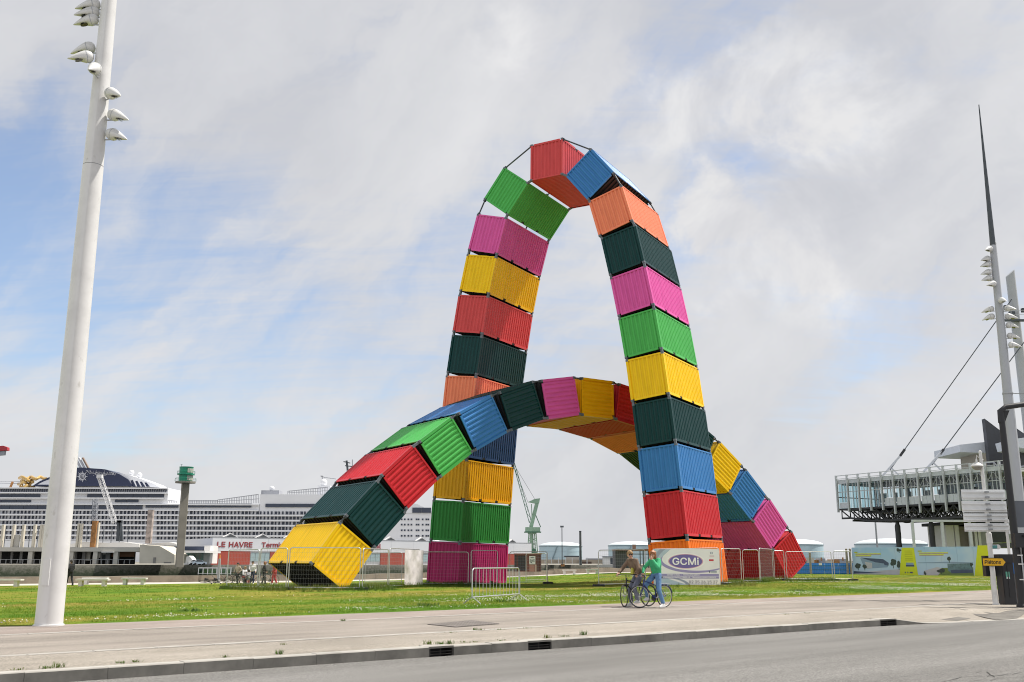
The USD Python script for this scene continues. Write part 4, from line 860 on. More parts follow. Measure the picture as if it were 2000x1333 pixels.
for k in range(NP - 1):
    a, c = sp[k] + 0.2, sp[k + 1] - 0.2
    if k >= 4: gbox('sill_panel', a, (a + c) / 2 - 0.02, lv(0.23), lv(0.40), 0.05, 0.15, PALEPAN); gbox('sill_panel', (a + c) / 2 + 0.02, c, lv(0.23), lv(0.40), 0.05, 0.15, PALEPAN)
    elif k == 0: gbox('sill_panel', a, c, lv(0.23), lv(0.36), 0.05, 0.15, PALEPAN)
    g = GLASSG if k in (1, 2, 3) else GLASSD
    lo = 0.23 if k in (1, 2, 3) else (0.41 if k else 0.37)
    MB().quad(G(a, lv(lo), 0.10), G(c, lv(lo), 0.10), G(c, lv(0.60), 0.10), G(a, lv(0.60), 0.10)).build(gb, 'window_pane', GLASSG)
    MB().quad(G(a, lv(0.615), 0.10), G(c, lv(0.615), 0.10), G(c, lv(0.795), 0.10), G(a, lv(0.795), 0.10)).build(gb, 'upper_pane', GLASSD if k > 3 else GLASSG)
    for t in (0.33, 0.67): gbox('mullion', a + (c - a) * t - .04, a + (c - a) * t + .04, lv(lo), lv(0.795), 0.04, 0.16, PALEST)
    if k > 4:
        MB().bar(G(a, lv(0.61), -0.05), G((a + c) / 2 - .05, lv(0.78), -0.05), 0.045).build(gb, 'brace', PALEST); MB().bar(G((a + c) / 2 + .05, lv(0.78), -0.05), G(c, lv(0.61), -0.05), 0.045).build(gb, 'brace', PALEST)
gbox('transom', 0, LX, lv(0.60), lv(0.615), 0.03, 0.17, PALEST)
for f_ in (0.645, 0.685): gbox('inner_rail', 6, LX, lv(f_), lv(f_ + 0.012), 2.5, 2.6, PALEST)
# things seen through the glass: rear window wall with bright openings between dark piers
for k in range(11):
    s = LX * (k + 0.25) / 11
    gbox('rear_pier', s, s + LX / 11 * (0.2 if k % 3 else 0.45), lv(0.40), lv(0.62), DEP - 0.5, DEP - 0.2, PANELIN)
gbox('rear_upper_wall', 5.0, LX, lv(0.69), lv(0.76), DEP - 0.5, DEP - 0.2, PANELIN); gbox('rear_sill', 0.5, LX, lv(0.23), lv(0.38), DEP - 0.5, DEP - 0.2, PALEPAN)
gbox('inner_core', 15.0, 18.5, lv(0.23), lv(0.79), 4.0, 6.5, PANELIN)
for s in (3.0, 9.0): gbox('inner_column', s, s + 0.3, lv(0.23), lv(0.79), 4.5, 4.8, PALEST)
# end wall on the left
for y in (0.0, 3.0, 6.0): MB().quad(G(0.05, lv(0.23), y + .1), G(0.05, lv(0.23), y + 2.8), G(0.05, lv(0.78), y + 2.8), G(0.05, lv(0.78), y + .1)).build(gb, 'end_pane', GLASSG)
gbox('end_rail', -0.05, 0.05, lv(0.48), lv(0.50), 0.0, DEP, PALEST); gbox('end_fascia', -0.06, -0.01, lv(0.80), lv(0.895), 0.0, DEP, PALEPAN)
# truss floor below: its bottom rises towards the left end
zb0 = lv(0.0) - 0.55; zk = lambda s: lv(0.0) if s < 2.5 else (lv(0.0) + (zb0 - lv(0.0)) * min(1, (s - 2.5) / 2.5))
for y in (0.35, 3.0, 6.0, 8.6):
    b = MB(); nodes = np.linspace(0.2, LX, 19)
    for i in range(len(nodes) - 1):
        p, q = nodes[i], nodes[i + 1]
        b.bar(G(p, zk(p), y), G(q, zk(q), y), 0.26); b.bar(G(p, lv(0.18), y), G(q, zk(q), y), 0.15); b.bar(G(p, lv(0.18), y), G(p, zk(p), y), 0.13)
        if i > 3: b.bar(G(p, zk(p), y), G(q, lv(0.18), y), 0.13)
    b.build(gb, 'floor_truss', DARKUN)
gbox('service_deck', 3.6, LX, lv(0.10), lv(0.135), 1.0, DEP - 1.0, DARKUN)
for k in range(9): gbox('cross_beam', 2.0 + k * LX / 9.4, 2.3 + k * LX / 9.4, zb0 + 0.02, zb0 + 0.30, 0.5, DEP, DARKUN)
gz = 0.2
for px, w in ((1754, 0.62), (1820, 0.58)):
    c = at(px, 1040, 142.0 if px < 1800 else 137.5)
    MB().lathe([(w * 0.62, 0), (w * 0.62, 0.001), (w * 0.62, zb0 - gz - 0.9), (w * 0.30, zb0 - gz - 0.2), (w * 0.30, zb0 - gz)], 16, (c[0], c[1], gz)).build(gb, 'column', DARKUN, smooth=40)
# pale portal frame in front of the columns
pf = thing('portal_frame', 'pale steel portal frame standing under the raised building', 'frame')
for px in (1785, 1843, 1897): w = at(px, 1060, 127.0); MB().box(w[0] - 0.15, w[0] + 0.15, w[1] - 0.15, w[1] + 0.15, 0.2, at(px, 1020, 127.0)[2]).build(pf, 'leg', PALEST)
w0, w1 = at(1781, 1019, 127), at(1905, 1019, 127); MB().box(w0[0], w1[0], 126.8, 127.2, w0[2] - 0.05, w0[2] + 0.22).build(pf, 'beam', PALEST)
# lower blocks right of the columns
lb = thing('lower_block', 'white and taupe ground floor block behind the hoarding under the raised building', 'building')
def pbox(parent, name, x0, x1, y0, y1, Y, depth, mat, zmin=None):
    ym = (y0 + y1) / 2; a, c = at(x0, ym, Y), at(x1, ym, Y); zt = at((x0 + x1) / 2, y0, Y)[2]; zb_ = at((x0 + x1) / 2, y1, Y)[2] if zmin is None else zmin
    return MB().box(a[0], c[0], Y, Y + depth, zb_, zt).build(parent, name, mat)
pbox(lb, 'white_wall', 1848, 1864, 1024, 1072, 139, 6, WHITEW, 0.1); pbox(lb, 'white_pier', 1866, 1874, 1024, 1072, 138.9, 6, WHITEW, 0.1)
pbox(lb, 'taupe_wall', 1864, 1898, 1029, 1072, 139.3, 5, TAUPE, 0.1); pbox(lb, 'grey_wall', 1898, 1936, 1026, 1072, 139.6, 6, plain('grey_render', (0.34, 0.34, 0.36), 0.7), 0.1)
pbox(lb, 'lintel', 1840, 1936, 1020, 1026, 138.7, 7, DARKUN)
for x in (1895, 1904, 1911): pbox(lb, 'pilaster', x, x + 5, 1028, 1072, 138.2, 0.6, WHITEW, 0.1)
# dark sharp prow and the control room behind
pw = thing('prow_building', 'dark slate building with sharp pointed prow rising behind the sign posts', 'building')
def pprism(parent, name, pts, Y, depth, mat):
    w = [at(x, y, Y) for x, y in pts]; poly = [(p[0], p[2]) for p in w]
    return MB().prism(poly, Y, Y + depth).build(parent, name, mat)
pprism(pw, 'prow_wall', [(1923, 818), (1960, 846), (1966, 960), (1966, 1060), (1936, 1060), (1936, 930)], 142, 0.9, SLATE)
pprism(pw, 'prow_wall', [(1984, 836), (2030, 868), (2030, 1060), (1992, 1060)], 136, 0.9, SLATE)
pprism(pw, 'pale_wall', [(1966, 965), (1992, 965), (1992, 1060), (1966, 1060)], 143, 6, plain('pale_cladding', (0.40, 0.42, 0.45), 0.5))
pprism(pw, 'rear_mass', [(1930, 940), (2030, 930), (2030, 1070), (1932, 1070)], 152, 8, SLATE)
pprism(pw, 'beige_tower', [(1905, 884), (1932, 882), (1934, 935), (1909, 935)], 146, 5, plain('beige_panel', (0.38, 0.345, 0.30), 0.7))
pprism(pw, 'roof_slab', [(1874.5, 869), (1930, 863), (1930, 885), (1905, 884.5), (1875.5, 883)], 144, 9, PALEPAN)
pprism(pw, 'roof_slab', [(1985, 857), (2030, 852), (2030, 882), (1990, 874)], 133, 6, PALEPAN)
for i in range(2):
    a, c, e = at(1920, 905 + 6 * i, 139.5), at(1941, 903 + 6 * i, 138), at(1962, 926 + 7 * i, 137); MB().tube([a, c, e], 0.06, 6).build(pw, 'stair_rail', PALEST)
for t in np.linspace(0, 1, 5):
    x = 1941 + 21 * t; MB().bar(at(x, 903 + 24 * t, 138 - t), at(x + 1, 917 + 24 * t, 138 - t), 0.07).build(pw, 'stair_post', PALEST)
MB().bar(at(1941, 917, 138), at(1963, 941, 137), 0.25, 0.5).build(pw, 'stair_stringer', PALEST); MB().bar(at(1915, 917, 139.5), at(1941, 917, 138), 0.25, 0.4).build(pw, 'stair_landing', PALEST)
# pylon
PY = 140.0
c0 = at(1985, 640, PY); pr_ = 17.5 / 2 * PY / FPX
py_ = thing('cable_pylon', 'thick pale grey pylon with slanted top holding the stay cables, far right', 'pylon', (c0[0], c0[1], gz))
ZP = at(1983, 527, PY)[2] - gz; ZP2 = at(1967, 541, PY)[2] - gz
m = trimesh.creation.cylinder(radius=pr_, height=ZP, sections=28); m.apply_translation((0, 0, ZP / 2)); v = np.array(m.vertices); top = v[:, 2] > ZP - 0.01
v[top, 2] = ZP2 + (ZP - ZP2) * (v[top, 0] + pr_) / (2 * pr_); MB().add(v, m.faces).build(py_, 'shaft', MASTG, smooth=40)
zp = at(1990, 612, PY)[2] - gz
MB().box(-2.4, 2.2, -1.3, -pr_, zp - 1.5, zp - 1.25).build(py_, 'platform', STRUT_DARK)
for x in (-2.3, -1.2, 1.2, 2.1): MB().bar((x, -1.25, zp - 1.25), (x, -1.25, zp + 0.1), 0.07).build(py_, 'rail_post', PALEST)
for z in (zp - 0.5, zp + 0.1): MB().bar((-2.3, -1.25, z), (2.1, -1.25, z), 0.06).build(py_, 'handrail', PALEST)
for x, z, s in ((-1.6, zp + 0.6, 0.7), (-0.9, zp - 0.4, 0.8), (0.9, zp + 0.2, 0.6)): MB().box(x - s / 2, x + s / 2, -1.1, -pr_ - .02, z - s / 2, z + s / 2).build(py_, 'equipment', STRUT_DARK)
for (x0, y0, Y0), (x1, y1), lab in (((1738, 919, 146.5), (1976, 585), 'left stay cable from the glass building up to the pylon'), ((1820, 909, 140), (2003, 665), 'right stay cable from the glass building up to the pylon')):
    a, c = at(x0, y0, Y0), at(x1, y1, PY - 1.0); e = (c - a) / np.linalg.norm(c - a); L = np.linalg.norm(c - a)
    t = thing('stay_cable', lab, 'cable', a, group='stay cables')
    MB().tube([e * 0.0, e * L], 0.075, 6).build(t, 'cable', STRUT_DARK); MB().tube([e * L * 0.085, e * L * 0.125], 0.19, 8).build(t, 'turnbuckle', DARKUN)
    MB().bar(e * 0.4, np.array([1.6, -0.3, -1.2]), 0.2).build(t, 'anchor_strut', PALEST); MB().bar(e * 2.6, np.array([-1.4, -0.2, -1.0]), 0.28).build(t, 'anchor_strut', PALEST)

# hoarding with printed panels
HY0, HY1 = 104.0, 94.0
h0, h1 = at(1667, 1121, HY0), at(1938, 1121, HY1)
hd = h1 - h0; hd[2] = 0; HL = np.linalg.norm(hd); hd /= HL; hn = np.array([-hd[1], hd[0], 0])
hz0 = (h0[2] + h1[2]) / 2 - 0.15; hz1 = (at(1667, 1072, HY0)[2] + at(1938, 1065.5, HY1)[2]) / 2; HH = hz1 - hz0
ho_ = thing('hoarding', 'long printed site hoarding, pale blue with lime green wedges, behind the lawn', 'hoarding', matrix=mat4(hd, hn, (0, 0, 1), (h0[0], h0[1], hz0)))
SKYP = usdkit.material(stage, '/World/Looks/print_sky', {'tc': ('texture_coordinate', {}), 'x': ('separate_xyz', {}), 'mr': ('map_range', dict(from_min=0.3, from_max=2.6, clamp=True)), 'no': ('noise_texture', dict(scale=0.7, detail=5.0)),
    'm': ('mix', dict(color1=(0.40, 0.52, 0.66), color2=(0.29, 0.45, 0.66))), 'm2': ('mix', dict(color2=(0.47, 0.56, 0.66))), 'r': ('map_range', dict(from_min=0.45, from_max=0.7, to_max=0.6, clamp=True)), 'p': ('principled_bsdf', dict(roughness=0.5))},
    [('tc.object', 'x.vector'), ('x.z', 'mr.value'), ('mr.result', 'm.fac'), ('tc.object', 'no.vector'), ('no.fac', 'r.value'), ('r.result', 'm2.fac'), ('m.color', 'm2.color1'), ('m2.color', 'p.base_color')], surface='p.BSDF')
LIME = plain('print_lime', (0.52, 0.56, 0.012), 0.5, var=0.04); NAVY = plain('print_navy', (0.05, 0.07, 0.13), 0.5, var=0.1); PRG = plain('print_tree', (0.035, 0.05, 0.045), 0.6, var=0.3, scale=6); PALEV = plain('print_pavement', (0.42, 0.41, 0.45), 0.5)
STEELB = plain('print_steelblue', (0.20, 0.28, 0.40), 0.5); MIDG = plain('print_midgreen', (0.13, 0.19, 0.05), 0.5, var=0.2, scale=4); TEALP = plain('print_teal', (0.10, 0.17, 0.20), 0.5, var=0.3, scale=3); RUST = plain('print_rust', (0.35, 0.14, 0.03), 0.5)
hx = lambda px: HL * (px - 1667) / (1938 - 1667)
hzf = lambda py: HH * (1 - (py - 1070) / (1121 - 1070))
npan = 9
for k in range(npan): MB().box(HL * k / npan + 0.006, HL * (k + 1) / npan - 0.006, 0, 0.06, 0, HH).build(ho_, 'board', SKYP)
for k in range(npan + 1): MB().box(HL * k / npan - 0.05, HL * k / npan + 0.05, 0.062, 0.16, 0, HH - 0.05).build(ho_, 'rear_post', GALV_D)
def hp(name, pts, mat, y, th=0.003): flatprism(ho_, name, Polygon([(hx(a), hzf(c)) for a, c in pts]), mat, y, th)
hp('printed_ground', [(1668, 1118), (1765, 1110), (1765, 1120.8), (1668, 1120.8)], PALEV, 0.001); hp('printed_shade', [(1668, 1114.5), (1730, 1117.5), (1668, 1119.5)], NAVY, 0.004)
hp('printed_wall', [(1684, 1090), (1743, 1101), (1740, 1107), (1697, 1110), (1690, 1106)], STEELB, 0.001); hp('printed_facade', [(1693, 1097), (1708, 1099), (1708, 1109), (1697, 1109.5)], PALEV, 0.004)
hp('printed_roof', [(1684, 1089), (1732, 1092), (1743, 1099), (1742, 1104), (1734, 1103), (1733, 1100), (1716, 1098)], NAVY, 0.004)
def ptree(cx, cy, w, h):
    pol = Point(0, 0).buffer(0.01)
    for q in range(7): pol = pol.union(affinity.translate(Point(0, 0).buffer(0.5), hx(cx + (rng.random() - .5) * w * .7), hzf(cy + (rng.random() - .5) * h * .6)) if False else affinity.translate(affinity.scale(Point(0, 0).buffer(1.0, 8), HL * w * 0.32 / 271, HH * h * 0.3 / 51), hx(cx + (rng.random() - .5) * w * .6), hzf(cy + (rng.random() - .5) * h * .6)))
    flatprism(ho_, 'printed_tree', pol.difference(Point(0, 0).buffer(0.02)), PRG, 0.008, 0.002)
    hp('printed_trunk', [(cx - .7, cy), (cx + .7, cy), (cx + .7, cy + h * .9), (cx - .7, cy + h * .9)], PRG, 0.006, 0.002)
for a in ((1678, 1105, 12, 9), (1692, 1106, 8, 8), (1752, 1098, 11, 12), (1763, 1101, 8, 12), (1766, 1075, 8, 6)): ptree(*a)
hp('lime_wedge', [(1772, 1071), (1796, 1071), (1800, 1120.8), (1763, 1120.8)], LIME, 0.010, 0.003); hp('lime_wedge', [(1917, 1068), (1938, 1068), (1938, 1120.8), (1906, 1120.8)], LIME, 0.010, 0.003)
hp('notice_picture', [(1778, 1098.5), (1793, 1098.5), (1793, 1105.5), (1778, 1105.5)], STEELB, 0.014, 0.002); hp('notice_picture_shade', [(1777.5, 1102.5), (1794, 1102.5), (1794, 1105.5), (1777.5, 1105.5)], NAVY, 0.017, 0.002)
OLIV = plain('print_olive', (0.38, 0.40, 0.01), 0.5)
for y in (1076.5, 1080, 1083, 1086, 1090, 1093): hp('notice_line', [(1777, y), (1792, y), (1792, y + 1.3), (1777, y + 1.3)], OLIV, 0.014, 0.002)
for x, w in ((1774, 2), (1779, 2), (1784, 6)): hp('notice_mark', [(x, 1115), (x + w, 1115), (x + w, 1117.5), (x, 1117.5)], NAVY, 0.014, 0.002)
for (x, y, w, m_) in ((1672, 1078.3, 7, OLIV), (1674, 1081.2, 54, LIME), (1674, 1084.6, 34, LIME), (1803, 1076.5, 8, OLIV), (1805, 1079.8, 56, LIME), (1805, 1083.2, 48, LIME)): hp('headline', [(x, y), (x + w, y - .2), (x + w, y + 1.9), (x, y + 2.1)], m_, 0.005, 0.002)
for (x, y, w) in ((1675, 1082.6, 52), (1675, 1086.0, 32), (1806, 1081.2, 54), (1806, 1084.6, 46)): hp('headline_shadow', [(x, y), (x + w, y), (x + w, y + .8), (x, y + .8)], RUST, 0.0085, 0.001)
hp('printed_horizon', [(1801, 1098), (1860, 1096.5), (1906, 1097.5), (1906, 1099), (1801, 1099.2)], STEELB, 0.001); hp('printed_quay', [(1834, 1108), (1905, 1106), (1905, 1120.8), (1815, 1120.8)], MIDG, 0.001, 0.002)
hp('printed_terrace', [(1812, 1113), (1838, 1106), (1850, 1109), (1838, 1120.8), (1810, 1120.8)], PALEV, 0.004, 0.002)
hp('printed_block', [(1858, 1100), (1903, 1099), (1904, 1115), (1864, 1116.5), (1858, 1112)], TEALP, 0.006, 0.002); hp('printed_block_shade', [(1863, 1111), (1904, 1110), (1904, 1115.5), (1864, 1117)], NAVY, 0.009, 0.002)
for a in ((1845, 1112, 14, 7), (1862, 1091, 6, 8), (1902, 1101, 6, 6), (1814, 1117, 5, 6)): ptree(*a)
# blue corrugated boards and grey posts between the red foot and the hoarding
bb = thing('blue_hoarding', 'low bright blue ribbed barrier boards left of the printed hoarding', 'hoarding')
BLUEB = plain('barrier_blue', (0.012, 0.16, 0.50), 0.4, var=0.08)
b0_, b1_ = at(1556, 1119.5, 106.0), at(1667.5, 1119.5, 104.3)
dd = b1_ - b0_; dd[2] = 0; BBL = np.linalg.norm(dd); dd /= BBL; bbn = np.array([-dd[1], dd[0], 0]); bz = b0_[2] - 0.12; bht = at(1600, 1100, 105)[2] - bz
for k in range(4):
    pr = corrugated(bht, 0, 0.34, 0.05); v, f = [], []
    for a_, o_ in pr:
        for s in (BBL * k / 4 + .01, BBL * (k + 1) / 4 - .01): v.append(b0_ * [1, 1, 0] + dd * s - bbn * o_ + np.array([0, 0, bz + a_]))
    MB().add(np.array(v), np.array([(2 * i, 2 * i + 1, 2 * i + 3, 2 * i + 2) for i in range(len(pr) - 1)])).build(bb, 'board', BLUEB)
p_ = b0_ * [1, 1, 0] + dd * BBL * 0.43; MB().obox(p_ - bbn * 0.07 + np.array([0, 0, bz + bht - 0.12]), dd, bbn, (0, 0, 1), 0.32, 0.012, 0.22).build(bb, 'notice', WHITEW)
for px in (1584, 1656, 1663):
    w = at(px, 1119, 103.6); t = thing('hoarding_post', {1584: 'grey wooden post before the blue boards, behind the red foot\'s fence', 1656: 'grey post left of the printed hoarding, left one of two', 1663: 'grey post touching the printed hoarding\'s left edge'}[px], 'post', (w[0], w[1], w[2] - 0.2), group='grey posts by the hoarding')
    MB().lathe([(0.13, 0), (0.12, (1120 - (1083 if px == 1584 else 1076)) * 103.6 / FPX + .2), (0, (1120 - (1083 if px == 1584 else 1076)) * 103.6 / FPX + .28)], 10).build(t, 'post', plain('weathered_wood', (0.22, 0.19, 0.16), 0.8, var=0.2, scale=4))
# ------------------------------------------------------------------ far quay and everything on it: buildings, tower, terminal, cruise ship, cranes, tanks
FQ0 = np.array([-140.0, 266.0]); FA = math.radians(40.0); FD = np.array([math.cos(FA), math.sin(FA)]); FN = np.array([-FD[1], FD[0]])
FARZ = 0.2
ALGAE = usdkit.material(stage, '/World/Looks/quay_wall', {'g': ('geometry', {}), 'x': ('separate_xyz', {}), 'mp': ('mapping', dict(scale=(1.1, 1.1, 1.3))), 'no': ('noise_texture', dict(scale=1.0, detail=8.0, roughness=0.7)),
    'a': ('math', dict(math_type='multiply', value2=2.2)), 's': ('math', dict(math_type='add')), 'rp': ('rgb_ramp', dict(ramp=[(0.0, (0.018, 0.028, 0.014)), (0.35, (0.045, 0.058, 0.032)), (0.6, (0.15, 0.145, 0.115)), (0.85, (0.27, 0.255, 0.215)), (1.0, (0.34, 0.32, 0.28))])),
    'mr': ('map_range', dict(from_min=-2.6, from_max=0.4, to_min=-0.22, to_max=0.32)), 'p': ('principled_bsdf', dict(roughness=0.9))},
    [('g.position', 'x.vector'), ('g.position', 'mp.vector'), ('mp.vector', 'no.vector'), ('x.z', 'mr.value'), ('mr.result', 's.value1'), ('no.fac', 's.value2'), ('s.value', 'rp.fac'), ('rp.color', 'p.base_color')], surface='p.BSDF')
def fslab(name, t0, t1, n0, n1, z0, z1, mat):
    c = [FQ0 + FD * t + FN * n for t, n in ((t0, n0), (t1, n0), (t1, n1), (t0, n1))]; v = [(*x, z) for z in (z0, z1) for x in c]
    b = MB(); b.add(v, [(0, 3, 2, 1), (4, 5, 6, 7), (0, 1, 5, 4), (1, 2, 6, 5), (2, 3, 7, 6), (3, 0, 4, 7)]); return b.build('/World', name, mat, kind='structure')
fslab('far_quay', -400, 900, 0, 2.0, -6, FARZ, ALGAE)
fslab('far_quay_ground', -400, 3000, 2.0, 2500, -6, FARZ - 0.03, plain('far_ground', (0.24, 0.225, 0.19), 0.9, var=0.3, scale=0.05))
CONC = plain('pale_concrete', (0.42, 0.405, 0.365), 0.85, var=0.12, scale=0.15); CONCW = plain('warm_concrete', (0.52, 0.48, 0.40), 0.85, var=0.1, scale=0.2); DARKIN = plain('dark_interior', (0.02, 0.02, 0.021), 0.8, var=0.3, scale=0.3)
ROOFW = plain('roof_white', (0.66, 0.65, 0.63), 0.6, var=0.06, scale=0.1); NAVYR = plain('navy_roof', (0.05, 0.065, 0.11), 0.5); RUSTY = plain('rusty_steel', (0.33, 0.15, 0.045), 0.7, var=0.35, scale=0.9)
def wbox(parent, name, x0, x1, y0, y1, Y, depth, mat, **k):
    """a box of the far shore: its front spans these sight lines at distance Y"""
    ym = (y0 + y1) / 2; a, c = at(x0, ym, Y), at(x1, ym, Y); xm = (x0 + x1) / 2
    return MB().box(a[0], c[0], Y, Y + depth, at(xm, y1, Y)[2], at(xm, y0, Y)[2]).build(parent, name, mat, **k)
def wprism(parent, name, pts, Y, depth, mat, **k):
    w = [at(x, y, Y) for x, y in pts]; return MB().prism([(p[0], p[2]) for p in w], Y, Y + depth).build(parent, name, mat, **k)
# pillared quay building at the left
Y1 = 285.0
qb = thing('quay_building', 'long low concrete quay building with open dark bays and bare columns on its roof', 'building')
wbox(qb, 'roof_slab', -60, 272, 1069.5, 1077.5, Y1, 14, CONC)
for x in (-38, -10, 54, 98, 134, 181, 221): wbox(qb, 'pillar', x, x + 8.5, 1077.6, 1102, Y1 + 0.2, 1.2, CONC)
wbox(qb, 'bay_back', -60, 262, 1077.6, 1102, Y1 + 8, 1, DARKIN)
for x0, x1 in ((20, 24), (38, 43), (62, 66), (80, 84), (146, 149), (160, 166), (196, 199), (206, 214)): wbox(qb, 'bay_mullion', x0, x1, 1078, 1102, Y1 + 3, 0.5, plain('bay_grey', (0.18, 0.18, 0.18), 0.7))
for x0, x1, y0, y1, m_ in ((163, 176, 1078, 1096, CONC), (190, 200, 1079, 1090, ROOFW), (200, 213, 1078, 1083, ROOFW), (218, 262, 1078, 1088, plain('rust_panel', (0.16, 0.075, 0.04), 0.8)), (198, 208, 1083, 1095, STRUT_DARK)): wbox(qb, 'bay_panel', x0, x1, y0, y1, Y1 + 4, 0.6, m_)
for x in (-20, 1, 22, 41, 63, 76, 81): wbox(qb, 'roof_column', x, x + 4.5, 1025, 1069.4, Y1 + 3, 1.0, CONCW)
wbox(qb, 'roof_panel', 27, 37, 1045, 1069.4, Y1 + 3.4, .5, CONC)
for x in (149, 154.5): wbox(qb, 'roof_column', x, x + 4, 1023, 1069.4, Y1 + 3, 1.0, CONCW)
wbox(qb, 'rusty_column', 177.5, 187, 1018, 1069.4, Y1 + 2.4, 1.2, RUSTY); wbox(qb, 'roof_column', 187.5, 191, 1021, 1069.4, Y1 + 3, 1.0, CONCW)
wbox(qb, 'mottled_column', 286, 296, 996, 1062, Y1 + 9, 1.3, plain('mottled_column', (0.36, 0.30, 0.27), 0.85, var=0.5, scale=0.7))
for x in np.arange(-55, 262, 16): wbox(qb, 'roof_rod', x, x + 1.0, 1028, 1069.4, Y1 + 9, .15, STRUT_DARK)
wprism(qb, 'canopy', [(130, 1064), (165, 1058.5), (212, 1061), (240, 1059), (272, 1063), (272, 1069), (130, 1069)], Y1 + 6, 6, ROOFW)
wprism(qb, 'canopy', [(285, 1063), (330, 1059.5), (344, 1062), (344, 1066), (285, 1067)], Y1 + 12, 6, ROOFW)
for x in np.arange(-55, 262, 11.0): wbox(qb, 'quay_railing_post', x, x + 0.7, 1093, 1102, Y1 - 1.0, .12, GALV_D)
wbox(qb, 'quay_railing', -58, 262, 1092.6, 1093.4, Y1 - 1.0, .12, GALV_D)
for x, n_ in ((212, 6),): wbox(qb, 'awning', x - 14, x + 10, 1077.8, 1079.6, Y1 - 0.6, 0.5, ROOFW)
sw = thing('concrete_shed', 'pale windowless concrete shed with sloping right side left of the control tower', 'building')
wprism(sw, 'wall', [(272, 1101), (273, 1064), (312, 1067), (341, 1084), (341, 1101)], Y1 - 1, 12, CONCW)
wbox(sw, 'door', 299, 304, 1089, 1101, Y1 - 1.15, .14, plain('grey_door', (0.20, 0.19, 0.175), 0.7)); wbox(sw, 'skirting', 320, 334, 1098, 1101, Y1 - 1.15, .14, _mats['grey_door'])
gl = thing('glazed_pavilion', 'low green glazed pavilion with dark blue roof slab and white canopy beside the control tower', 'building')
wbox(gl, 'roof_slab', 326, 399, 1067.5, 1075, Y1 + 20, 14, NAVYR); wbox(gl, 'canopy', 357, 400, 1076, 1080, Y1 + 6, 16, ROOFW)
for k in range(5): wbox(gl, 'glazing', 360 + k * 7.6, 367 + k * 7.6, 1080.5, 1101, Y1 + 12, .3, plain('green_glazing', (0.05, 0.13, 0.115), 0.15))
wbox(gl, 'white_wall', 398, 410, 1066, 1101, Y1 + 19, 8, ROOFW)
wprism(gl, 'white_tent', [(362, 1101), (364, 1088), (369, 1086), (374, 1091), (378, 1101)], Y1 + 2, 4, ROOFW)
# little parked cars below
for k, (x, lab) in enumerate(((381, 'small white car parked on the far quay right of the control tower'), (389, 'small pale blue car parked on the far quay left of the red terminal wall'))):
    c = at(x, 1101, Y1 + 3); t = thing('parked_car', lab, 'car', (c[0], c[1], FARZ), 0.5, 'cars on the far quay')
    MB().prism([(-2.0, 0.3), (2.0, 0.3), (2.0, 0.8), (1.2, 0.92), (0.6, 1.42), (-0.9, 1.45), (-1.6, 0.95), (-2.0, 0.85)], -0.85, 0.85).build(t, 'body', plain('car_white', (0.6, 0.62, 0.64), 0.3) if k == 0 else plain('car_blue', (0.42, 0.50, 0.58), 0.3))
    MB().prism([(0.5, 1.36), (1.05, 0.95), (-1.35, 0.98), (-0.85, 1.38)], -0.86, 0.86).build(t, 'windows', DARKIN)
    for sx in (-1.25, 1.25):
        for sy in (-0.8, 0.8): m = trimesh.creation.cylinder(radius=0.32, height=0.2, sections=14); m.apply_transform(trimesh.transformations.rotation_matrix(math.pi / 2, [1, 0, 0])); m.apply_translation((sx, sy, 0.32)); MB().add(m).build(t, 'wheel', DARKIN)
# control tower
ct = thing('control_tower', 'tall concrete control tower with green two storey cabin on the far quay', 'tower')
YT = 280.0; cb_, ctp = at(351.5, 1101, YT), at(360.5, 943, YT); ctx = (cb_[0] + ctp[0]) / 2
TC = plain('tower_concrete', (0.25, 0.225, 0.185), 0.85, var=0.15, scale=0.3); GREENC = plain('cabin_green', (0.012, 0.24, 0.14), 0.4, var=0.08); BEIGE = plain('cabin_beige', (0.42, 0.42, 0.37), 0.6)
def tz(y): return at(360, y, YT)[2]
sc = YT / FPX
o3 = np.array([ctx, YT, 0]); rt = lambda x, y: np.array([x * math.cos(.5) - y * math.sin(.5), x * math.sin(.5) + y * math.cos(.5)])
def tprism(name, poly, z0, z1, mat):
    P2 = [rt(*p) for p in poly]; n_ = len(P2); v = [(o3[0] + p[0], o3[1] + p[1], z) for z in (z0, z1) for p in P2]
    f = [(i, (i + 1) % n_, n_ + (i + 1) % n_, n_ + i) for i in range(n_)]; b = MB(); b.add(np.array(v), np.array(f)); b.add(np.array(v), np.array([(n_, n_ + i, n_ + i + 1) for i in range(1, n_ - 1)] + [(0, i + 1, i) for i in range(1, n_ - 1)])); return b.build(ct, name, mat)
w_ = 16.5 * sc / 2
tprism('shaft', [(-w_ * .75, -w_ * .75), (w_ * .75, -w_ * .75), (w_ * .75, w_ * .75), (-w_ * .75, w_ * .75)], FARZ - .5, tz(944.2), TC)
tprism('shaft_rib', [(w_ * .752, -w_ * .2), (w_ * .95, -w_ * .2), (w_ * .95, w_ * .2), (w_ * .752, w_ * .2)], FARZ - .5, tz(944.2), CONCW)
def tcyl(name, r, y0, y1, mat, n=14):
    m = trimesh.creation.cylinder(radius=r * sc, height=tz(y0) - tz(y1), sections=n); m.apply_translation((ctx, YT, (tz(y0) + tz(y1)) / 2)); return MB().add(m).build(ct, name, mat)
tcyl('lower_gallery', 20, 941, 944.1, TC, 8); tcyl('lower_cabin', 13, 928.2, 940.9, GREENC); tcyl('upper_gallery', 17, 925.8, 928.1, GREENC, 10); tcyl('upper_cabin', 13, 913.5, 925.7, GREENC); tcyl('roof_disc', 13.6, 912.5, 913.4, GREENC)
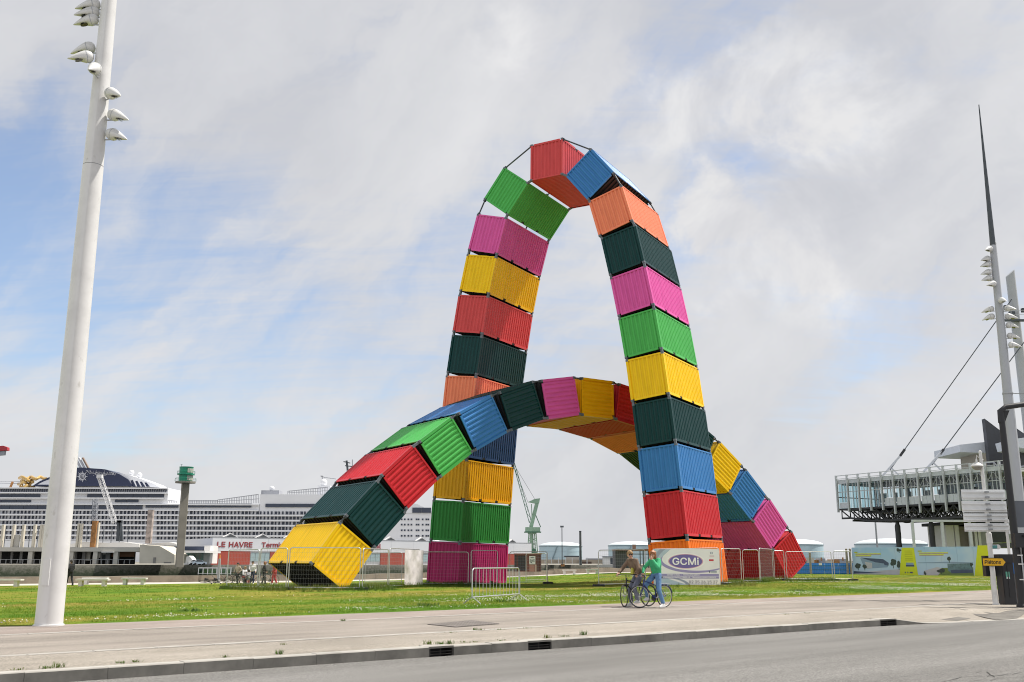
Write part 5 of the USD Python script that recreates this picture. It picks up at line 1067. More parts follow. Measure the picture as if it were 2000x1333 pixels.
for k in range(5):
    a = -0.95 + k * 0.26; 
    for y0, y1 in ((930, 939), (916, 924)): c = np.array([ctx + math.cos(a) * 13.15 * sc, YT + math.sin(a) * 13.15 * sc, (tz(y0) + tz(y1)) / 2]); MB().obox(c, (-math.sin(a), math.cos(a), 0), (math.cos(a), math.sin(a), 0), (0, 0, 1), 2.8 * sc, .1, tz(y0) - tz(y1)).build(ct, 'window', BEIGE)
for g_, r, y0, y1 in ((0, 19.5, 935, 940.9), (1, 16.5, 921, 925.7)):
    b = MB()
    for k in range(16): a = k * math.pi / 8; b.bar((ctx + math.cos(a) * r * sc, YT + math.sin(a) * r * sc, tz(y1)), (ctx + math.cos(a) * r * sc, YT + math.sin(a) * r * sc, tz(y0)), 0.045)
    b.tube([(ctx + math.cos(a) * r * sc, YT + math.sin(a) * r * sc, tz(y0)) for a in np.linspace(0, 2 * math.pi, 17)], 0.035, 4); b.build(ct, 'gallery_railing', GREENC)
MB().bar((ctx - 10 * sc, YT, tz(913)), (ctx - 10 * sc, YT, tz(907)), .12).build(ct, 'antenna', GALV_D); MB().bar((ctx - 12 * sc, YT, tz(908)), (ctx - 8 * sc, YT, tz(908)), .1).build(ct, 'antenna_crossbar', GALV_D)

# passenger terminal: along the far quay, running away to the right
tm = thing('terminal_building', 'long white terminal with red lower wall and red lettering in front of the cruise ship', 'building')
def tt(px):   # distance along the quay where the sight line px crosses the terminal's front
    k = (px - 1000) / FPX / (_c + (1065 - 666.5) / FPX * _s) ; o = FQ0 + FN * 8.0; return (k * o[1] - o[0]) / (FD[0] - k * FD[1])
tO = FQ0 + FN * 8.0
def T3(t, z, y=0.0): p = tO + FD * t + FN * y; return np.array([p[0], p[1], z])
def tbox(name, px0, px1, z0, z1, y0, y1, mat, parent=None, raw=False):
    a, c = (px0, px1) if raw else (tt(px0), tt(px1))
    return MB().obox(T3((a + c) / 2, (z0 + z1) / 2, (y0 + y1) / 2), (*FD, 0), (*FN, 0), (0, 0, 1), c - a, y1 - y0, z1 - z0).build(parent or tm, name, mat)
TW = plain('terminal_white', (0.66, 0.67, 0.70), 0.6, var=0.04, scale=0.1); TRED = plain('terminal_red', (0.36, 0.065, 0.045), 0.7, var=0.06, scale=0.3); TLET = plain('letter_red', (0.30, 0.04, 0.045), 0.5)
d0 = (tO + FD * tt(416))[1]; zt0 = EYE + (1095.5 - 1052.5) * d0 / FPX; zt1 = EYE + (1095.5 - 1077.5) * d0 / FPX
n_seg = 14; tA, tB = tt(415.5), tt(1039)
for k in range(n_seg): a, c = tA + (tB - tA) * k / n_seg, tA + (tB - tA) * (k + 1) / n_seg; tbox('white_panel', a + .03, c - .03, zt1, zt0, -0.15, 0.2, TW, raw=True)
tbox('core', tA + .1, tB - .1, FARZ, zt0 - 0.2, 0.22, 22, TW, raw=True)
tbox('parapet', tA, tB, zt0 + .002, zt0 + 0.22, -0.2, 0.5, plain('parapet_grey', (0.33, 0.34, 0.36), 0.6), raw=True)
for x0, x1 in ((415.5, 491), (530, 705), (745, 818), (905, 1039)): tbox('red_wall', x0, x1, FARZ, zt1 - 0.02, -0.1, 0.21, TRED)
for x0, x1 in ((491.5, 529.5), (705.5, 744.5), (818.5, 904.5)):
    for k in range(4): a = x0 + (x1 - x0) * k / 4; tbox('window', a + .5, a + (x1 - x0) / 4 - .5, FARZ + 1.1, zt1 - 0.5, 0.02, 0.2, plain('terminal_glass', (0.33, 0.43, 0.45), 0.15))
for px in (454, 517, 571, 640, 767, 828, 905, 1005):
    t = tt(px); w = 2.5; b = MB(); v = [T3(t - w, zt0 + .23, 1), T3(t + w, zt0 + .23, 1), T3(t, zt0 + 1.55, 1), T3(t - w, zt0 + .23, 2.2), T3(t + w, zt0 + .23, 2.2), T3(t, zt0 + 1.55, 2.2)]
    b.add(np.array(v), np.array([(1, 4, 5), (1, 5, 2), (0, 2, 5), (0, 5, 3)])); b.build(tm, 'gable_roof', ROOFW)
    v = [T3(t - w * .82, zt0 + .24, .9), T3(t + w * .82, zt0 + .24, .9), T3(t, zt0 + 1.22, .9)]; MB().add(np.array(v), np.array([(0, 1, 2)])).build(tm, 'gable_front', plain('gable_dark', (0.07, 0.075, 0.08), 0.7))
def tletters(text, px0, px1, hz, zbase):
    a, c = tt(px0), tt(px1); m = meshkit.text_mesh(text, 1.0, 0.1, True); w = np.array(m.vertices); w[:, 0] -= w[:, 0].min(); w[:, 0] *= (c - a) / w[:, 0].max(); w[:, 1] *= hz
    MB().add(np.array([T3(a + p[0], zbase + p[1], -0.16 - p[2]) for p in w]), m.faces).build(tm, 'lettering', TLET)
zl = zt1 + (zt0 - zt1) * 0.31; hl = (zt0 - zt1) * 0.38
tletters('LE', 425, 441, hl, zl); tletters('HAVRE', 448, 494, hl, zl); tletters('Terminal', 512, 566, hl, zl); tletters('Terminal', 686, 745, hl * 1.06, zl)

# cruise ship beyond the terminal, lying square to the view
YS = 520.0; ms = YS / FPX
cs = thing('cruise_ship', 'huge white cruise ship with rows of balconies and a dark blue funnel behind the terminal', 'ship')
SW = plain('ship_white', (0.72, 0.73, 0.76), 0.4, var=0.03, scale=0.05); SNAVY = plain('ship_navy', (0.014, 0.020, 0.050), 0.3, var=0.08, scale=0.1); SGL = plain('ship_glass', (0.035, 0.045, 0.07), 0.12, var=0.15, scale=0.2); SGREY = plain('ship_grey', (0.30, 0.31, 0.34), 0.5)
SY = plain('slide_yellow', (0.50, 0.33, 0.11), 0.4); SSIL = plain('ship_silver', (0.50, 0.51, 0.55), 0.4)
def sbox(name, x0, x1, y0, y1, d0, d1, mat, **k): return wbox(cs, name, x0, x1, y0, y1, YS + d0, d1 - d0, mat, **k)
sbox('hull', -260, 905, 1057, 1098, 0.0, 36, SW)
sbox('superstructure', -250, 505, 984, 1056.9, 1.6, 34, SW); sbox('superstructure', 505, 640, 966, 1056.9, 1.6, 34, SW); sbox('superstructure', 640, 850, 1003, 1056.9, 1.6, 34, SW)
wprism(cs, 'bridge_front', [(640, 966), (700, 966), (760, 975), (815, 985), (850, 1003), (640, 1003)], YS + 1.4, 32, SW)
sbox('upper_deck', -250, 328, 953, 983.9, 2.4, 33, SW)
rows = [(998, 1004.5), (1008, 1014.5), (1018, 1024.5), (1028.2, 1034.6), (1038.2, 1044.6), (1048.2, 1054)]
for k, (y0, y1) in enumerate(rows):
    sbox('deck_edge', -255, 640, y1 + 0.1, y1 + 3.2, 0.0, 1.59, SW)
    b, w = MB(), MB()
    for x in np.arange(-250, 640, 7.2):
        if 284 < x < 298 or 85 < x < 89: continue
        a, c = at(x + 0.9, (y0 + y1) / 2, YS + 1.45), at(x + 6.5, (y0 + y1) / 2, YS + 1.45); zz = at(300, y1, YS + 1.45)[2], at(300, y0 + .6, YS + 1.45)[2]
        r = rng.random(); w.box(a[0], c[0] - (0.45 if r < .5 else 0), YS + 1.4, YS + 1.55, zz[0], zz[1])
        e = at(x, (y0 + y1) / 2, YS); b.box(e[0], e[0] + 0.22, YS + 0.5, YS + 1.58, zz[0], zz[1] + 0.15)
    w.build(cs, 'cabin_window_row', SGL, kind='stuff'); b.build(cs, 'balcony_divider_row', SSIL, kind='stuff')
for x0, x1, y0, y1 in ((-250, 100, 987.5, 995), (137, 278, 987.5, 995), (284, 348, 985.5, 992), (366, 491, 984, 991.5), (518, 640, 971.5, 978), (518, 634, 984.5, 991), (-250, 78, 965.5, 972), (170, 320, 964.5, 971.5), (-250, 60, 977, 981), (224, 270, 976.5, 981), (805, 842, 992, 1002)):
    n_ = max(2, int((x1 - x0) / 26))
    for k in range(n_): a = x0 + (x1 - x0) * k / n_; sbox('window_band', a + 0.3, a + (x1 - x0) / n_ - 0.3, y0, y1, 1.0 if y0 > 983 and x1 < 700 else (1.8 if x1 < 700 else 0.9), 3.5, SGL)
for y in (985.2, 996.6): sbox('deck_edge', -255, 505, y - 1.1, y + 1.1, 0.4, 1.59, SW)
for y in (953.5, 962.8, 973.0): sbox('deck_edge', -255, 328 if y < 970 else 318, y - 1.3, y + 1.1, 0.6, 2.39, SW)
b = MB()
for x in np.arange(-250, 326, 4.4):
    p = [at(x + .2, 960.8, YS + 2.0), at(x + 2.9, 960.8, YS + 2.0), at(x + 4.0, 955.2, YS + 2.0), at(x + 1.3, 955.2, YS + 2.0)]; v = np.array(p + [q + [0, .5, 0] for q in p]); b.add(v, np.array([(0, 1, 2, 3), (0, 4, 5, 1), (1, 5, 6, 2), (2, 6, 7, 3), (3, 7, 4, 0)]))
b.build(cs, 'slanted_window_row', SGL, kind='stuff')
for k, y in enumerate((1014.6, 1025, 1036, 1047)):
    b = MB()
    for x in (783, 789, 796, 802, 812, 816, 824, 831, 835): a, c = at(x, y, YS + 1.5), at(x + 3.2, y, YS + 1.5); z = at(800, y + 1.5, YS)[2]; b.box(a[0], c[0], YS + 1.35, YS + 1.59, z, z + 0.85)
    b.build(cs, 'bow_window_row', SGL, kind='stuff')
# open deck railings
for x0, x1, ya, yb in ((366, 425, 978, 978), (425, 505, 977, 966), (562, 640, 960, 952), (289, 345, 975, 979)):
    b = MB()
    for t in np.linspace(0, 1, max(4, int((x1 - x0) / 3.2))):
        x = x0 + (x1 - x0) * t; y = ya + (yb - ya) * t; base = 983.5 if x1 < 510 else 966; b.bar(at(x, base, YS + 3), at(x, y, YS + 3), 0.22)
    b.bar(at(x0, ya, YS + 3), at(x1, yb, YS + 3), 0.35); b.bar(at(x0, (ya + 983.5 if x1 < 510 else ya + 966) / 2, YS + 3), at(x1, (yb + 983.5 if x1 < 510 else yb + 966) / 2, YS + 3), 0.25)
    b.build(cs, 'deck_railing', SGREY)
# funnel housing
wprism(cs, 'funnel', [(60, 950), (98, 938), (118, 920), (140, 914), (160, 913.5), (205, 917), (232, 926), (250, 937), (258, 949.5)], YS + 7, 20, SNAVY)
wprism(cs, 'funnel_fin', [(246, 949.5), (243, 938), (225, 923), (252, 928), (276, 936), (300, 945), (312, 952.5)], YS + 8, 16, SW)
for k in range(5): wprism(cs, 'fin_slot', [(250 + k * 9, 951), (246 + k * 9, 938 + k * 1.2), (250 + k * 9, 936 + k * 1.8), (256.5 + k * 9, 951)], YS + 7.85, .14, SNAVY)
wprism(cs, 'wing', [(64, 949), (78, 940), (104, 929), (104, 949)], YS + 5.5, 1.2, SNAVY); wprism(cs, 'wing_light', [(73, 947), (86, 940.5), (104, 934), (104, 947)], YS + 5.3, .19, SSIL)
for k in range(3):
    x = 150 + k * 7.4; MB().tube([at(x + 8, 915, YS + 15), at(x - 3, 894.5, YS + 15)], 0.62, 10).build(cs, 'exhaust_pipe', SSIL if k < 2 else plain('pipe_brown', (0.22, 0.15, 0.11), 0.5))
# compass-star emblem and silver swirl on the funnel
star = [];
for k in range(32):
    r = 11.5 if k % 4 == 0 else (8.6 if k % 4 == 2 else 5.6); a = k * math.pi / 16; star.append((160.5 + r * math.sin(a), 931 - r * math.cos(a)))
wprism(cs, 'star_emblem', star, YS + 6.7, .25, SSIL); wprism(cs, 'star_disc', [(160.5 + 4.6 * math.sin(a), 931 - 4.6 * math.cos(a)) for a in np.arange(0, 6.2, .4)], YS + 6.4, .25, SNAVY)
for pts in ([(157.6, 933.5), (157.6, 928.6), (158.5, 928.6), (158.5, 933.5)], [(160, 933.5), (160, 928.6), (161, 928.6), (161, 933.5)], [(162.5, 933.5), (162.5, 928.6), (163.4, 928.6), (163.4, 933.5)], [(157.6, 928.6), (163.4, 928.6), (163.4, 927.8), (157.6, 927.8)]): wprism(cs, 'emblem_letter', pts, YS + 6.2, .15, SSIL)
b = MB(); r_ = np.random.default_rng(11)
for k in range(170):
    t = r_.random(); x = 168 + 58 * t; y = 920 + 9 * t + 9 * math.sin(t * 5.0) * 0.25 + r_.normal(0, 2.6 - 1.2 * t); c = at(x, y, YS + 6.85); s = 0.12 + 0.22 * r_.random(); b.obox(c, (.7, 0, .7), (0, 1, 0), (-.7, 0, .7), s, .1, s)
b.build(cs, 'silver_swirl', SSIL, kind='stuff')
for x, y, r in ((257, 923.5, 5.0), (272.5, 928.5, 5.2), (531, 954.5, 5.0), (632.5, 943, 7.2)): m = trimesh.creation.icosphere(2, r * ms); m.apply_translation(at(x, y, YS + 12)); MB().add(m).build(cs, 'radar_dome', SW, smooth=True)
sbox('dome_base', 510, 545, 958, 965.9, 8, 16, SGREY); sbox('dome_base', 620, 645, 949, 965.9, 8, 16, SW)
MB().bar(at(630.5, 949, YS + 12), at(629, 929, YS + 12), .4).bar(at(626, 930, YS + 12), at(634, 933, YS + 12), .4).bar(at(634, 933, YS + 12), at(656, 936, YS + 12), .3).build(cs, 'signal_mast', SGREY)
MB().bar(at(684, 966, YS + 12), at(677, 900, YS + 12), 1.0, 1.0).bar(at(671, 902, YS + 12), at(684, 905, YS + 12), .5).bar(at(674, 910, YS + 12), at(690, 912, YS + 12), .5).bar(at(688, 913, YS + 12), at(688, 898, YS + 12), .3).build(cs, 'radar_mast', STRUT_DARK)
for k, (y, x0, x1) in enumerate(((951, 40, 66), (944, 36, 64), (938, 42, 70), (934, 38, 90))):
    pts = [at(x, y + 2.2 * math.sin((x - x0) * .35 + k), YS + 9 + 3 * math.cos((x - x0) * .3)) for x in np.linspace(x0, x1, 14)]; MB().tube(pts, 0.85, 8).build(cs, 'water_slide', SY, smooth=50)
for x in (44, 52, 60): MB().bar(at(x, 953, YS + 9), at(x, 936, YS + 9), .5).build(cs, 'slide_tower', SY)
for y0, y1 in ((940, 941.5), (944, 944.5)): MB().tube([at(-40, y0, YS + 9), at(40, y1, YS + 9)], .16, 5).build(cs, 'zip_line', SGREY)
MB().bar(at(20, 953, YS + 8), at(25, 941, YS + 8), .9).build(cs, 'deck_post', RUSTY)

# mobile harbour crane in front of the ship
mc = thing('mobile_crane', 'pale lattice jib of a mobile harbour crane in front of the ship\'s funnel', 'crane')
def lattice(parent, name, a, c, w, n, mat, r=0.12):
    a, c = np.asarray(a, float), np.asarray(c, float); d = (c - a) / np.linalg.norm(c - a); s = np.cross(d, [0, 1.0, 0]); s /= np.linalg.norm(s); t = np.array([0, 1.0, 0]); b = MB()
    P_ = lambda u, i, j: a + (c - a) * u + s * i * w / 2 + t * j * w / 2
    for i, j in ((-1, -1), (1, -1), (1, 1), (-1, 1)): b.bar(P_(0, i, j), P_(1, i, j), r * 2)
    for k in range(n):
        u0, u1 = k / n, (k + 1) / n; f = 1 if k % 2 else -1
        for j in (-1, 1): b.bar(P_(u0, -f, j), P_(u1, f, j), r * 1.3)
        for i in (-1, 1): b.bar(P_(u0, i, -f), P_(u1, i, f), r * 1.3)
    return b.build(parent, name, mat)
LATW = plain('lattice_white', (0.62, 0.62, 0.63), 0.5); YC = 330.0
lattice(mc, 'jib', at(224, 1022, YC), at(195, 931, YC), 1.3, 16, LATW, .1); MB().box(*(lambda c: (c[0] - .9, c[0] + .9, c[1] - .6, c[1] + .6, c[2] - .6, c[2] + .6))(at(195, 931, YC))).build(mc, 'jib_head', LATW)
for x0, x1 in ((230, 231.5), (237.5, 236)): MB().bar(at(x0, 1057, YC), at(x1 + (1 if x0 < 233 else -1), 1017, YC), .8, .9).build(mc, 'a_frame_leg', STRUT_DARK)
MB().bar(at(229, 1019, YC), at(239, 1019, YC), .8).build(mc, 'a_frame_head', STRUT_DARK); MB().bar(at(231, 1034, YC), at(237, 1034, YC), .4).build(mc, 'a_frame_tie', STRUT_DARK)
lt = thing('lattice_mast', 'short grey lattice mast above the rusty column on the quay building', 'mast')
lattice(lt, 'lattice', at(184.5, 1018, Y1 + 4), at(186.5, 975, Y1 + 4), 1.1, 9, SGREY, .1)
rc = thing('crane_tip', 'red and grey tip of a crane jib entering at the picture\'s left edge', 'crane')
wprism(rc, 'red_tip', [(-40, 876), (6, 871), (14, 874), (14, 880), (-40, 884)], 240, 1.2, plain('crane_red', (0.42, 0.03, 0.04), 0.5)); wprism(rc, 'grey_hood', [(-40, 885), (9, 881), (8, 889), (-40, 894)], 240.2, 0.8, SGREY)

# green harbour crane
gc = thing('harbour_crane', 'pale green harbour crane with latticed jib between the arch\'s legs', 'crane')
CG = plain('crane_green', (0.22, 0.34, 0.24), 0.6, var=0.15, scale=0.4); CGD = plain('crane_green_dark', (0.05, 0.15, 0.09), 0.6, var=0.2, scale=0.4); YG = 420.0
for dx in (0, 5): MB().bar(at(1034 + dx, 1022, YG), at(1002 + dx * .6, 905, YG), .28).build(gc, 'jib_chord', CGD)
b = MB()
for k in range(12): t = k / 12; f = k % 2; b.bar(at(1034 - 32 * t + 5 * f * (1 - .4 * t), 1022 - 117 * t, YG), at(1034 - 32 * (t + 1 / 12) + 5 * (1 - f) * (1 - .4 * t), 1022 - 117 * (t + 1 / 12), YG), .16)
b.build(gc, 'jib_lacing', CGD)
MB().bar(at(1037, 1030, YG), at(1050.5, 976, YG), 1.7, 1.6).build(gc, 'leaning_arm', CG)
wprism(gc, 'arm_head', [(1031, 981), (1044, 975), (1055, 973.5), (1053, 983), (1046, 984)], YG - .9, 1.8, CG); MB().bar(at(1038, 985, YG), at(1039, 1012, YG), .35).build(gc, 'ladder', CG)
for p, q in (((1031, 981), (1003, 910)), ((1045, 976), (1004, 908))): MB().tube([at(*p, YG), at(*q, YG)], 0.07, 4).build(gc, 'rope', STRUT_DARK)
MB().bar(at(1056, 1030, YG), at(1046, 1006, YG), .35).build(gc, 'rear_tie', CGD)
wbox(gc, 'machinery_house', 1026, 1055, 1030, 1038.5, YG - 2, 5, CG); wbox(gc, 'house_gallery', 1024, 1057, 1038.6, 1040.5, YG - 2.4, 5.6, CGD); wbox(gc, 'slewing_ring', 1031, 1048, 1040.6, 1043, YG - 1, 3, CG)
for x0, x1 in ((1033, 1028.5), (1036, 1033), (1044, 1047), (1047, 1052)): MB().bar(at(x0, 1043, YG), at(x0 + (x1 - x0) * .6 , 1080, YG), .45).build(gc, 'leg', CG)
for y in (1052, 1061, 1070): MB().bar(at(1033, y, YG), at(1047, y + 4, YG), .25).build(gc, 'leg_brace', CG); MB().bar(at(1047, y, YG), at(1033, y + 4, YG), .25).build(gc, 'leg_brace', CG)
MB().tube([at(1038, 1043, YG), at(1039, 1080, YG)], .8, 10).build(gc, 'centre_column', CG)
wprism(gc, 'base_house', [(1034, 1088), (1036, 1074), (1046, 1072), (1052, 1088)], YG - 1.5, 4, CGD)

# oil tanks
TANKB = plain('tank_blue', (0.36, 0.48, 0.54), 0.5, var=0.05, scale=0.03); TANKW = plain('tank_roof', (0.56, 0.62, 0.64), 0.5); TANKR = plain('tank_rim', (0.17, 0.24, 0.28), 0.5)
for cx, r, yr, ya, Yk, lab in ((1097, 42, 1066.6, 1058.2, 620, 'pale blue oil tank with domed roof seen through the tall arch, left one'), (1243, 49, 1065.6, 1057, 640, 'pale blue oil tank partly hidden by the tall arch\'s right leg'),
                               (1567, 55, 1064, 1052.5, 600, 'pale blue oil tank right of the red foot, above the blue boards'), (1766, 68, 1062.6, 1051, 560, 'large pale blue oil tank behind the printed hoarding under the raised building')):
    c = at(cx, yr, Yk); R_ = r * Yk / FPX; zr = c[2]; za = at(cx, ya, Yk)[2]
    t = thing('oil_tank', lab, 'tank', (c[0], c[1] + R_, FARZ), group=None)
    zr -= FARZ; za -= FARZ
    MB().lathe([(R_, -.3), (R_, zr)], 48).build(t, 'shell', TANKB, smooth=40)
    for f_ in (0.35, 0.68): MB().lathe([(R_ + .02, zr * f_), (R_ + .10, zr * f_), (R_ + .10, zr * f_ + .12), (R_ + .02, zr * f_ + .12)], 48).build(t, 'ring_stiffener', TANKB)
    MB().lathe([(R_ + .25, zr - .35), (R_ + .25, zr + .25), (R_ - .1, zr + .25)], 48).build(t, 'rim', TANKR, smooth=40)
    MB().lathe([(R_ * math.sin(a * .5 * math.pi) , zr + .1 + (za - zr) * math.cos(a * .5 * math.pi) * 1.0) for a in np.linspace(1, 0, 9)], 48).build(t, 'dome_roof', TANKW, smooth=60)
    MB().bar((-R_ * .5, -R_ * .9, 0), (-R_ * .2, -R_ * 1.02, zr), .5).build(t, 'stair', TANKR)
# lamp post, chimney, beacon and low works on the far bank
def far_post(name, lab, cat, px, y0, y1, Y, w, mat, head=None):
    c = at(px, y1, Y); h = at(px, y0, Y)[2] - FARZ; t = thing(name, lab, cat, (c[0], c[1], FARZ)); MB().lathe([(w, 0), (w * .8, h), (0, h)], 10).build(t, 'shaft', mat); return t, h
t, h = far_post('lamp_post', 'thin lamp post with small double head seen through the tall arch', 'lamp post', 1098, 1030, 1092, 380, .18, STRUT_DARK); MB().box(-.7, .7, -.4, .4, h - .1, h + .5).build(t, 'head', STRUT_DARK)
for x_ in (-.5, .5): MB().box(x_ - .25, x_ + .25, -.5, -.41, h, h + .35).build(t, 'lamp', GALV_D)
t, h = far_post('chimney', 'dark slim chimney right of the lamp post seen through the tall arch', 'chimney', 1134, 1039, 1097, 380, .52, plain('chimney_dark', (0.08, 0.085, 0.08), 0.8, var=0.3, scale=.5)); MB().lathe([(.44, h + .002), (.48, h + .3), (0.3, h + .3)], 10).build(t, 'cap', STRUT_DARK)
t, h = far_post('lamp_post', 'grey lamp post under the raised building\'s left part', 'lamp post', 1714, 1018, 1075, 210, .22, GALV_D); MB().lathe([(.30, 0), (.30, 3.8), (.22, 3.9)], 10).build(t, 'base_sleeve', SGREY)
fw = thing('dock_works', 'beige low dock walls and white posts on the far bank seen through the tall arch', 'wall')
wbox(fw, 'beige_wall', 1057, 1195, 1093.5, 1101.5, 395, 3, plain('beige_wall', (0.40, 0.33, 0.25), 0.85, var=0.25, scale=.2)); wbox(fw, 'dark_roof', 1102, 1131, 1086, 1088.5, 400, 4, STRUT_DARK); wbox(fw, 'white_hut', 1106, 1132, 1088.6, 1099, 400, 4, CONC)
wbox(fw, 'brown_box', 1137, 1155.5, 1097.5, 1101.8, 392, 2, plain('brown_box', (0.12, 0.075, 0.06), 0.8)); wbox(fw, 'grey_wall', 1145, 1178, 1091, 1097, 402, 3, SGREY)
for x in (1064, 1076.5, 1090, 1104.5, 1117, 1131, 1146): wbox(fw, 'white_post', x, x + 1.2, 1089.5, 1101.8, 391, .3, ROOFW)
wbox(fw, 'rust_patch', 1095.5, 1103, 1101.9, 1107, 389, .6, RUSTY)
wh = thing('white_hut', 'small white hut with dark door on the far bank left of the dark shed', 'hut')
wbox(wh, 'wall', 1179, 1203, 1088, 1103, 385, 5, ROOFW); wbox(wh, 'roof', 1178, 1204, 1086.6, 1087.9, 384.5, 6, SGREY); wbox(wh, 'door', 1192, 1196.5, 1090, 1102, 384.85, .14, STRUT_DARK)
wbox(wh, 'yard_wall', 1166, 1205, 1103.2, 1108, 383, 1, CONC)
# rooftops beyond, low skyline between red foot and hoarding
lr = thing('distant_works', 'far orange and grey rooftops behind the blue boards', 'buildings')
for x0, x1, y0, m_ in ((1576, 1590, 1090, CONCW), (1592, 1604, 1094, RUSTY), (1603, 1612, 1091, SGREY), (1612, 1626, 1095, CONCW), (1626, 1640, 1093, RUSTY), (1640, 1655, 1092, SGREY), (1655, 1668, 1096, CONCW)): wbox(lr, 'block', x0, x1, y0, 1101, 480 + x0 % 7, 8, m_)
for x in (1604, 1646): wbox(lr, 'stack', x, x + 1.6, 1089, 1096, 478, 1, RUSTY)
# kiosk and dark shed on the near quay
kk = thing('kiosk', 'brown site kiosk with dark roller shutter and white notice by the quay coping', 'kiosk')
YK = 103.0; KB = plain('kiosk_brown', (0.17, 0.065, 0.055), 0.6, var=0.15, scale=1); KD = plain('kiosk_dark', (0.028, 0.026, 0.03), 0.6, var=0.1)
kz = 1117
wbox(kk, 'body', 1004.5, 1057, 1083.5, kz, YK, 2.4, KB); wbox(kk, 'roof', 1003.5, 1058, 1081.2, 1083.4, YK - .15, 2.8, plain('kiosk_roof', (0.25, 0.10, 0.08), 0.6))
for k in range(7): wbox(kk, 'shutter_slat', 1011, 1027, 1086 + k * 4.2, 1089.8 + k * 4.2, YK - .06, .055, KD)
wbox(kk, 'side_panel', 1005, 1009, 1084, kz - .2, YK - .05, .045, KD)
for x in (1049, 1052, 1055): wbox(kk, 'rib', x, x + 1.3, 1084, kz - .2, YK - .07, .065, plain('kiosk_rib', (0.13, 0.06, 0.07), 0.6))
wbox(kk, 'door', 1034, 1044.5, 1103, kz - .2, YK - .05, .045, plain('kiosk_pink', (0.36, 0.17, 0.14), 0.6)); wbox(kk, 'door_post', 1045, 1047.8, 1103, kz - .2, YK - .06, .055, plain('kiosk_pale', (0.50, 0.34, 0.29), 0.6))
wbox(kk, 'notice', 1033.5, 1045.5, 1086.5, 1102.5, YK - .09, .03, WHITEW)
nk = at(1034.6, 1097.5, YK - .1)
def flat_text(parent, text, o, width, height, mat):
    m = meshkit.text_mesh(text, height, 0.01, True); w = np.array(m.vertices); w[:, 0] -= w[:, 0].min(); w[:, 0] *= width / w[:, 0].max(); MB().add(np.stack([o[0] + w[:, 0], o[1] - w[:, 2], o[2] + w[:, 1]], 1), m.faces).build(parent, 'lettering', mat)
flat_text(kk, 'ZAC', nk, 9.5 * YK / FPX, 4.4 * YK / FPX, INK)
for x, w_, y in ((1036.5, 6, 1088.8), (1036, 3, 1098.5)): wbox(kk, 'notice_mark', x, x + w_, y, y + 1.6, YK - .10, .009, INK)
ds = thing('dark_shed', 'open dark grey shed with rusty roof edge behind the left cyclist', 'shed')
YD = 106.0; wbox(ds, 'wall', 1202, 1236, 1076, 1110, YD, 3, plain('shed_dark', (0.055, 0.055, 0.065), 0.7, var=0.15, scale=1)); wbox(ds, 'roof', 1203, 1272, 1072.5, 1075.8, YD - .3, 4, plain('shed_roof', (0.20, 0.11, 0.10), 0.7, var=0.2))
for x in (1250, 1256, 1266): wbox(ds, 'frame_post', x, x + 1.5, 1075.9, 1110, YD + .5, .2, STRUT_DARK)
wbox(ds, 'cross_rail', 1236, 1270, 1082, 1083.5, YD + .5, .2, STRUT_DARK); wbox(ds, 'chimney', 1236, 1242, 1064, 1072.4, YD + 1.5, .5, plain('brick_brown', (0.22, 0.15, 0.10), 0.8))
# ------------------------------------------------------------------ bicycles and people
SKIN = plain('skin', (0.50, 0.29, 0.20), 0.5, var=0.05, scale=8); TYRE = plain('tyre', (0.012, 0.012, 0.013), 0.7); RIMW = plain('rim_pale', (0.62, 0.61, 0.59), 0.35, metal=0.3); RIMD = plain('rim_dark', (0.03, 0.03, 0.032), 0.4)
FRAMEK = plain('frame_black', (0.010, 0.010, 0.012), 0.3); FRAMEB = plain('frame_blue', (0.012, 0.028, 0.13), 0.3); CHROME = plain('chrome', (0.6, 0.6, 0.6), 0.25, metal=0.9); SADDLE = plain('saddle', (0.012, 0.011, 0.01), 0.6)
def hull(a, ra, b, rb, n=20):
    s1 = m3.Manifold.sphere(ra, n).translate(tuple(map(float, a))); s2 = m3.Manifold.sphere(rb, n).translate(tuple(map(float, b))); return m3.Manifold.batch_hull([s1, s2])
def hullpts(lst, n=18): return m3.Manifold.batch_hull([m3.Manifold.sphere(float(r), n).translate(tuple(map(float, p))) for p, r in lst])
def blend(parts, edge=0.03, it=8):
    m = parts[0]
    for p in parts[1:]: m = m + p
    m = m.refine_to_length(edge).to_mesh(); t = trimesh.Trimesh(np.asarray(m.vert_properties)[:, :3], np.asarray(m.tri_verts), process=True); trimesh.smoothing.filter_taubin(t, iterations=it); return t
def torus(R, r, n=40, k=8):
    a = np.arange(n) * 2 * np.pi / n; b = np.arange(k) * 2 * np.pi / k
    v = np.array([((R + r * math.cos(q)) * math.cos(p), r * math.sin(q), (R + r * math.cos(q)) * math.sin(p)) for p in a for q in b])
    f = [(i * k + j, i * k + (j + 1) % k, ((i + 1) % n) * k + (j + 1) % k, ((i + 1) % n) * k + j) for i in range(n) for j in range(k)]; return v, np.array(f)[:, ::-1]
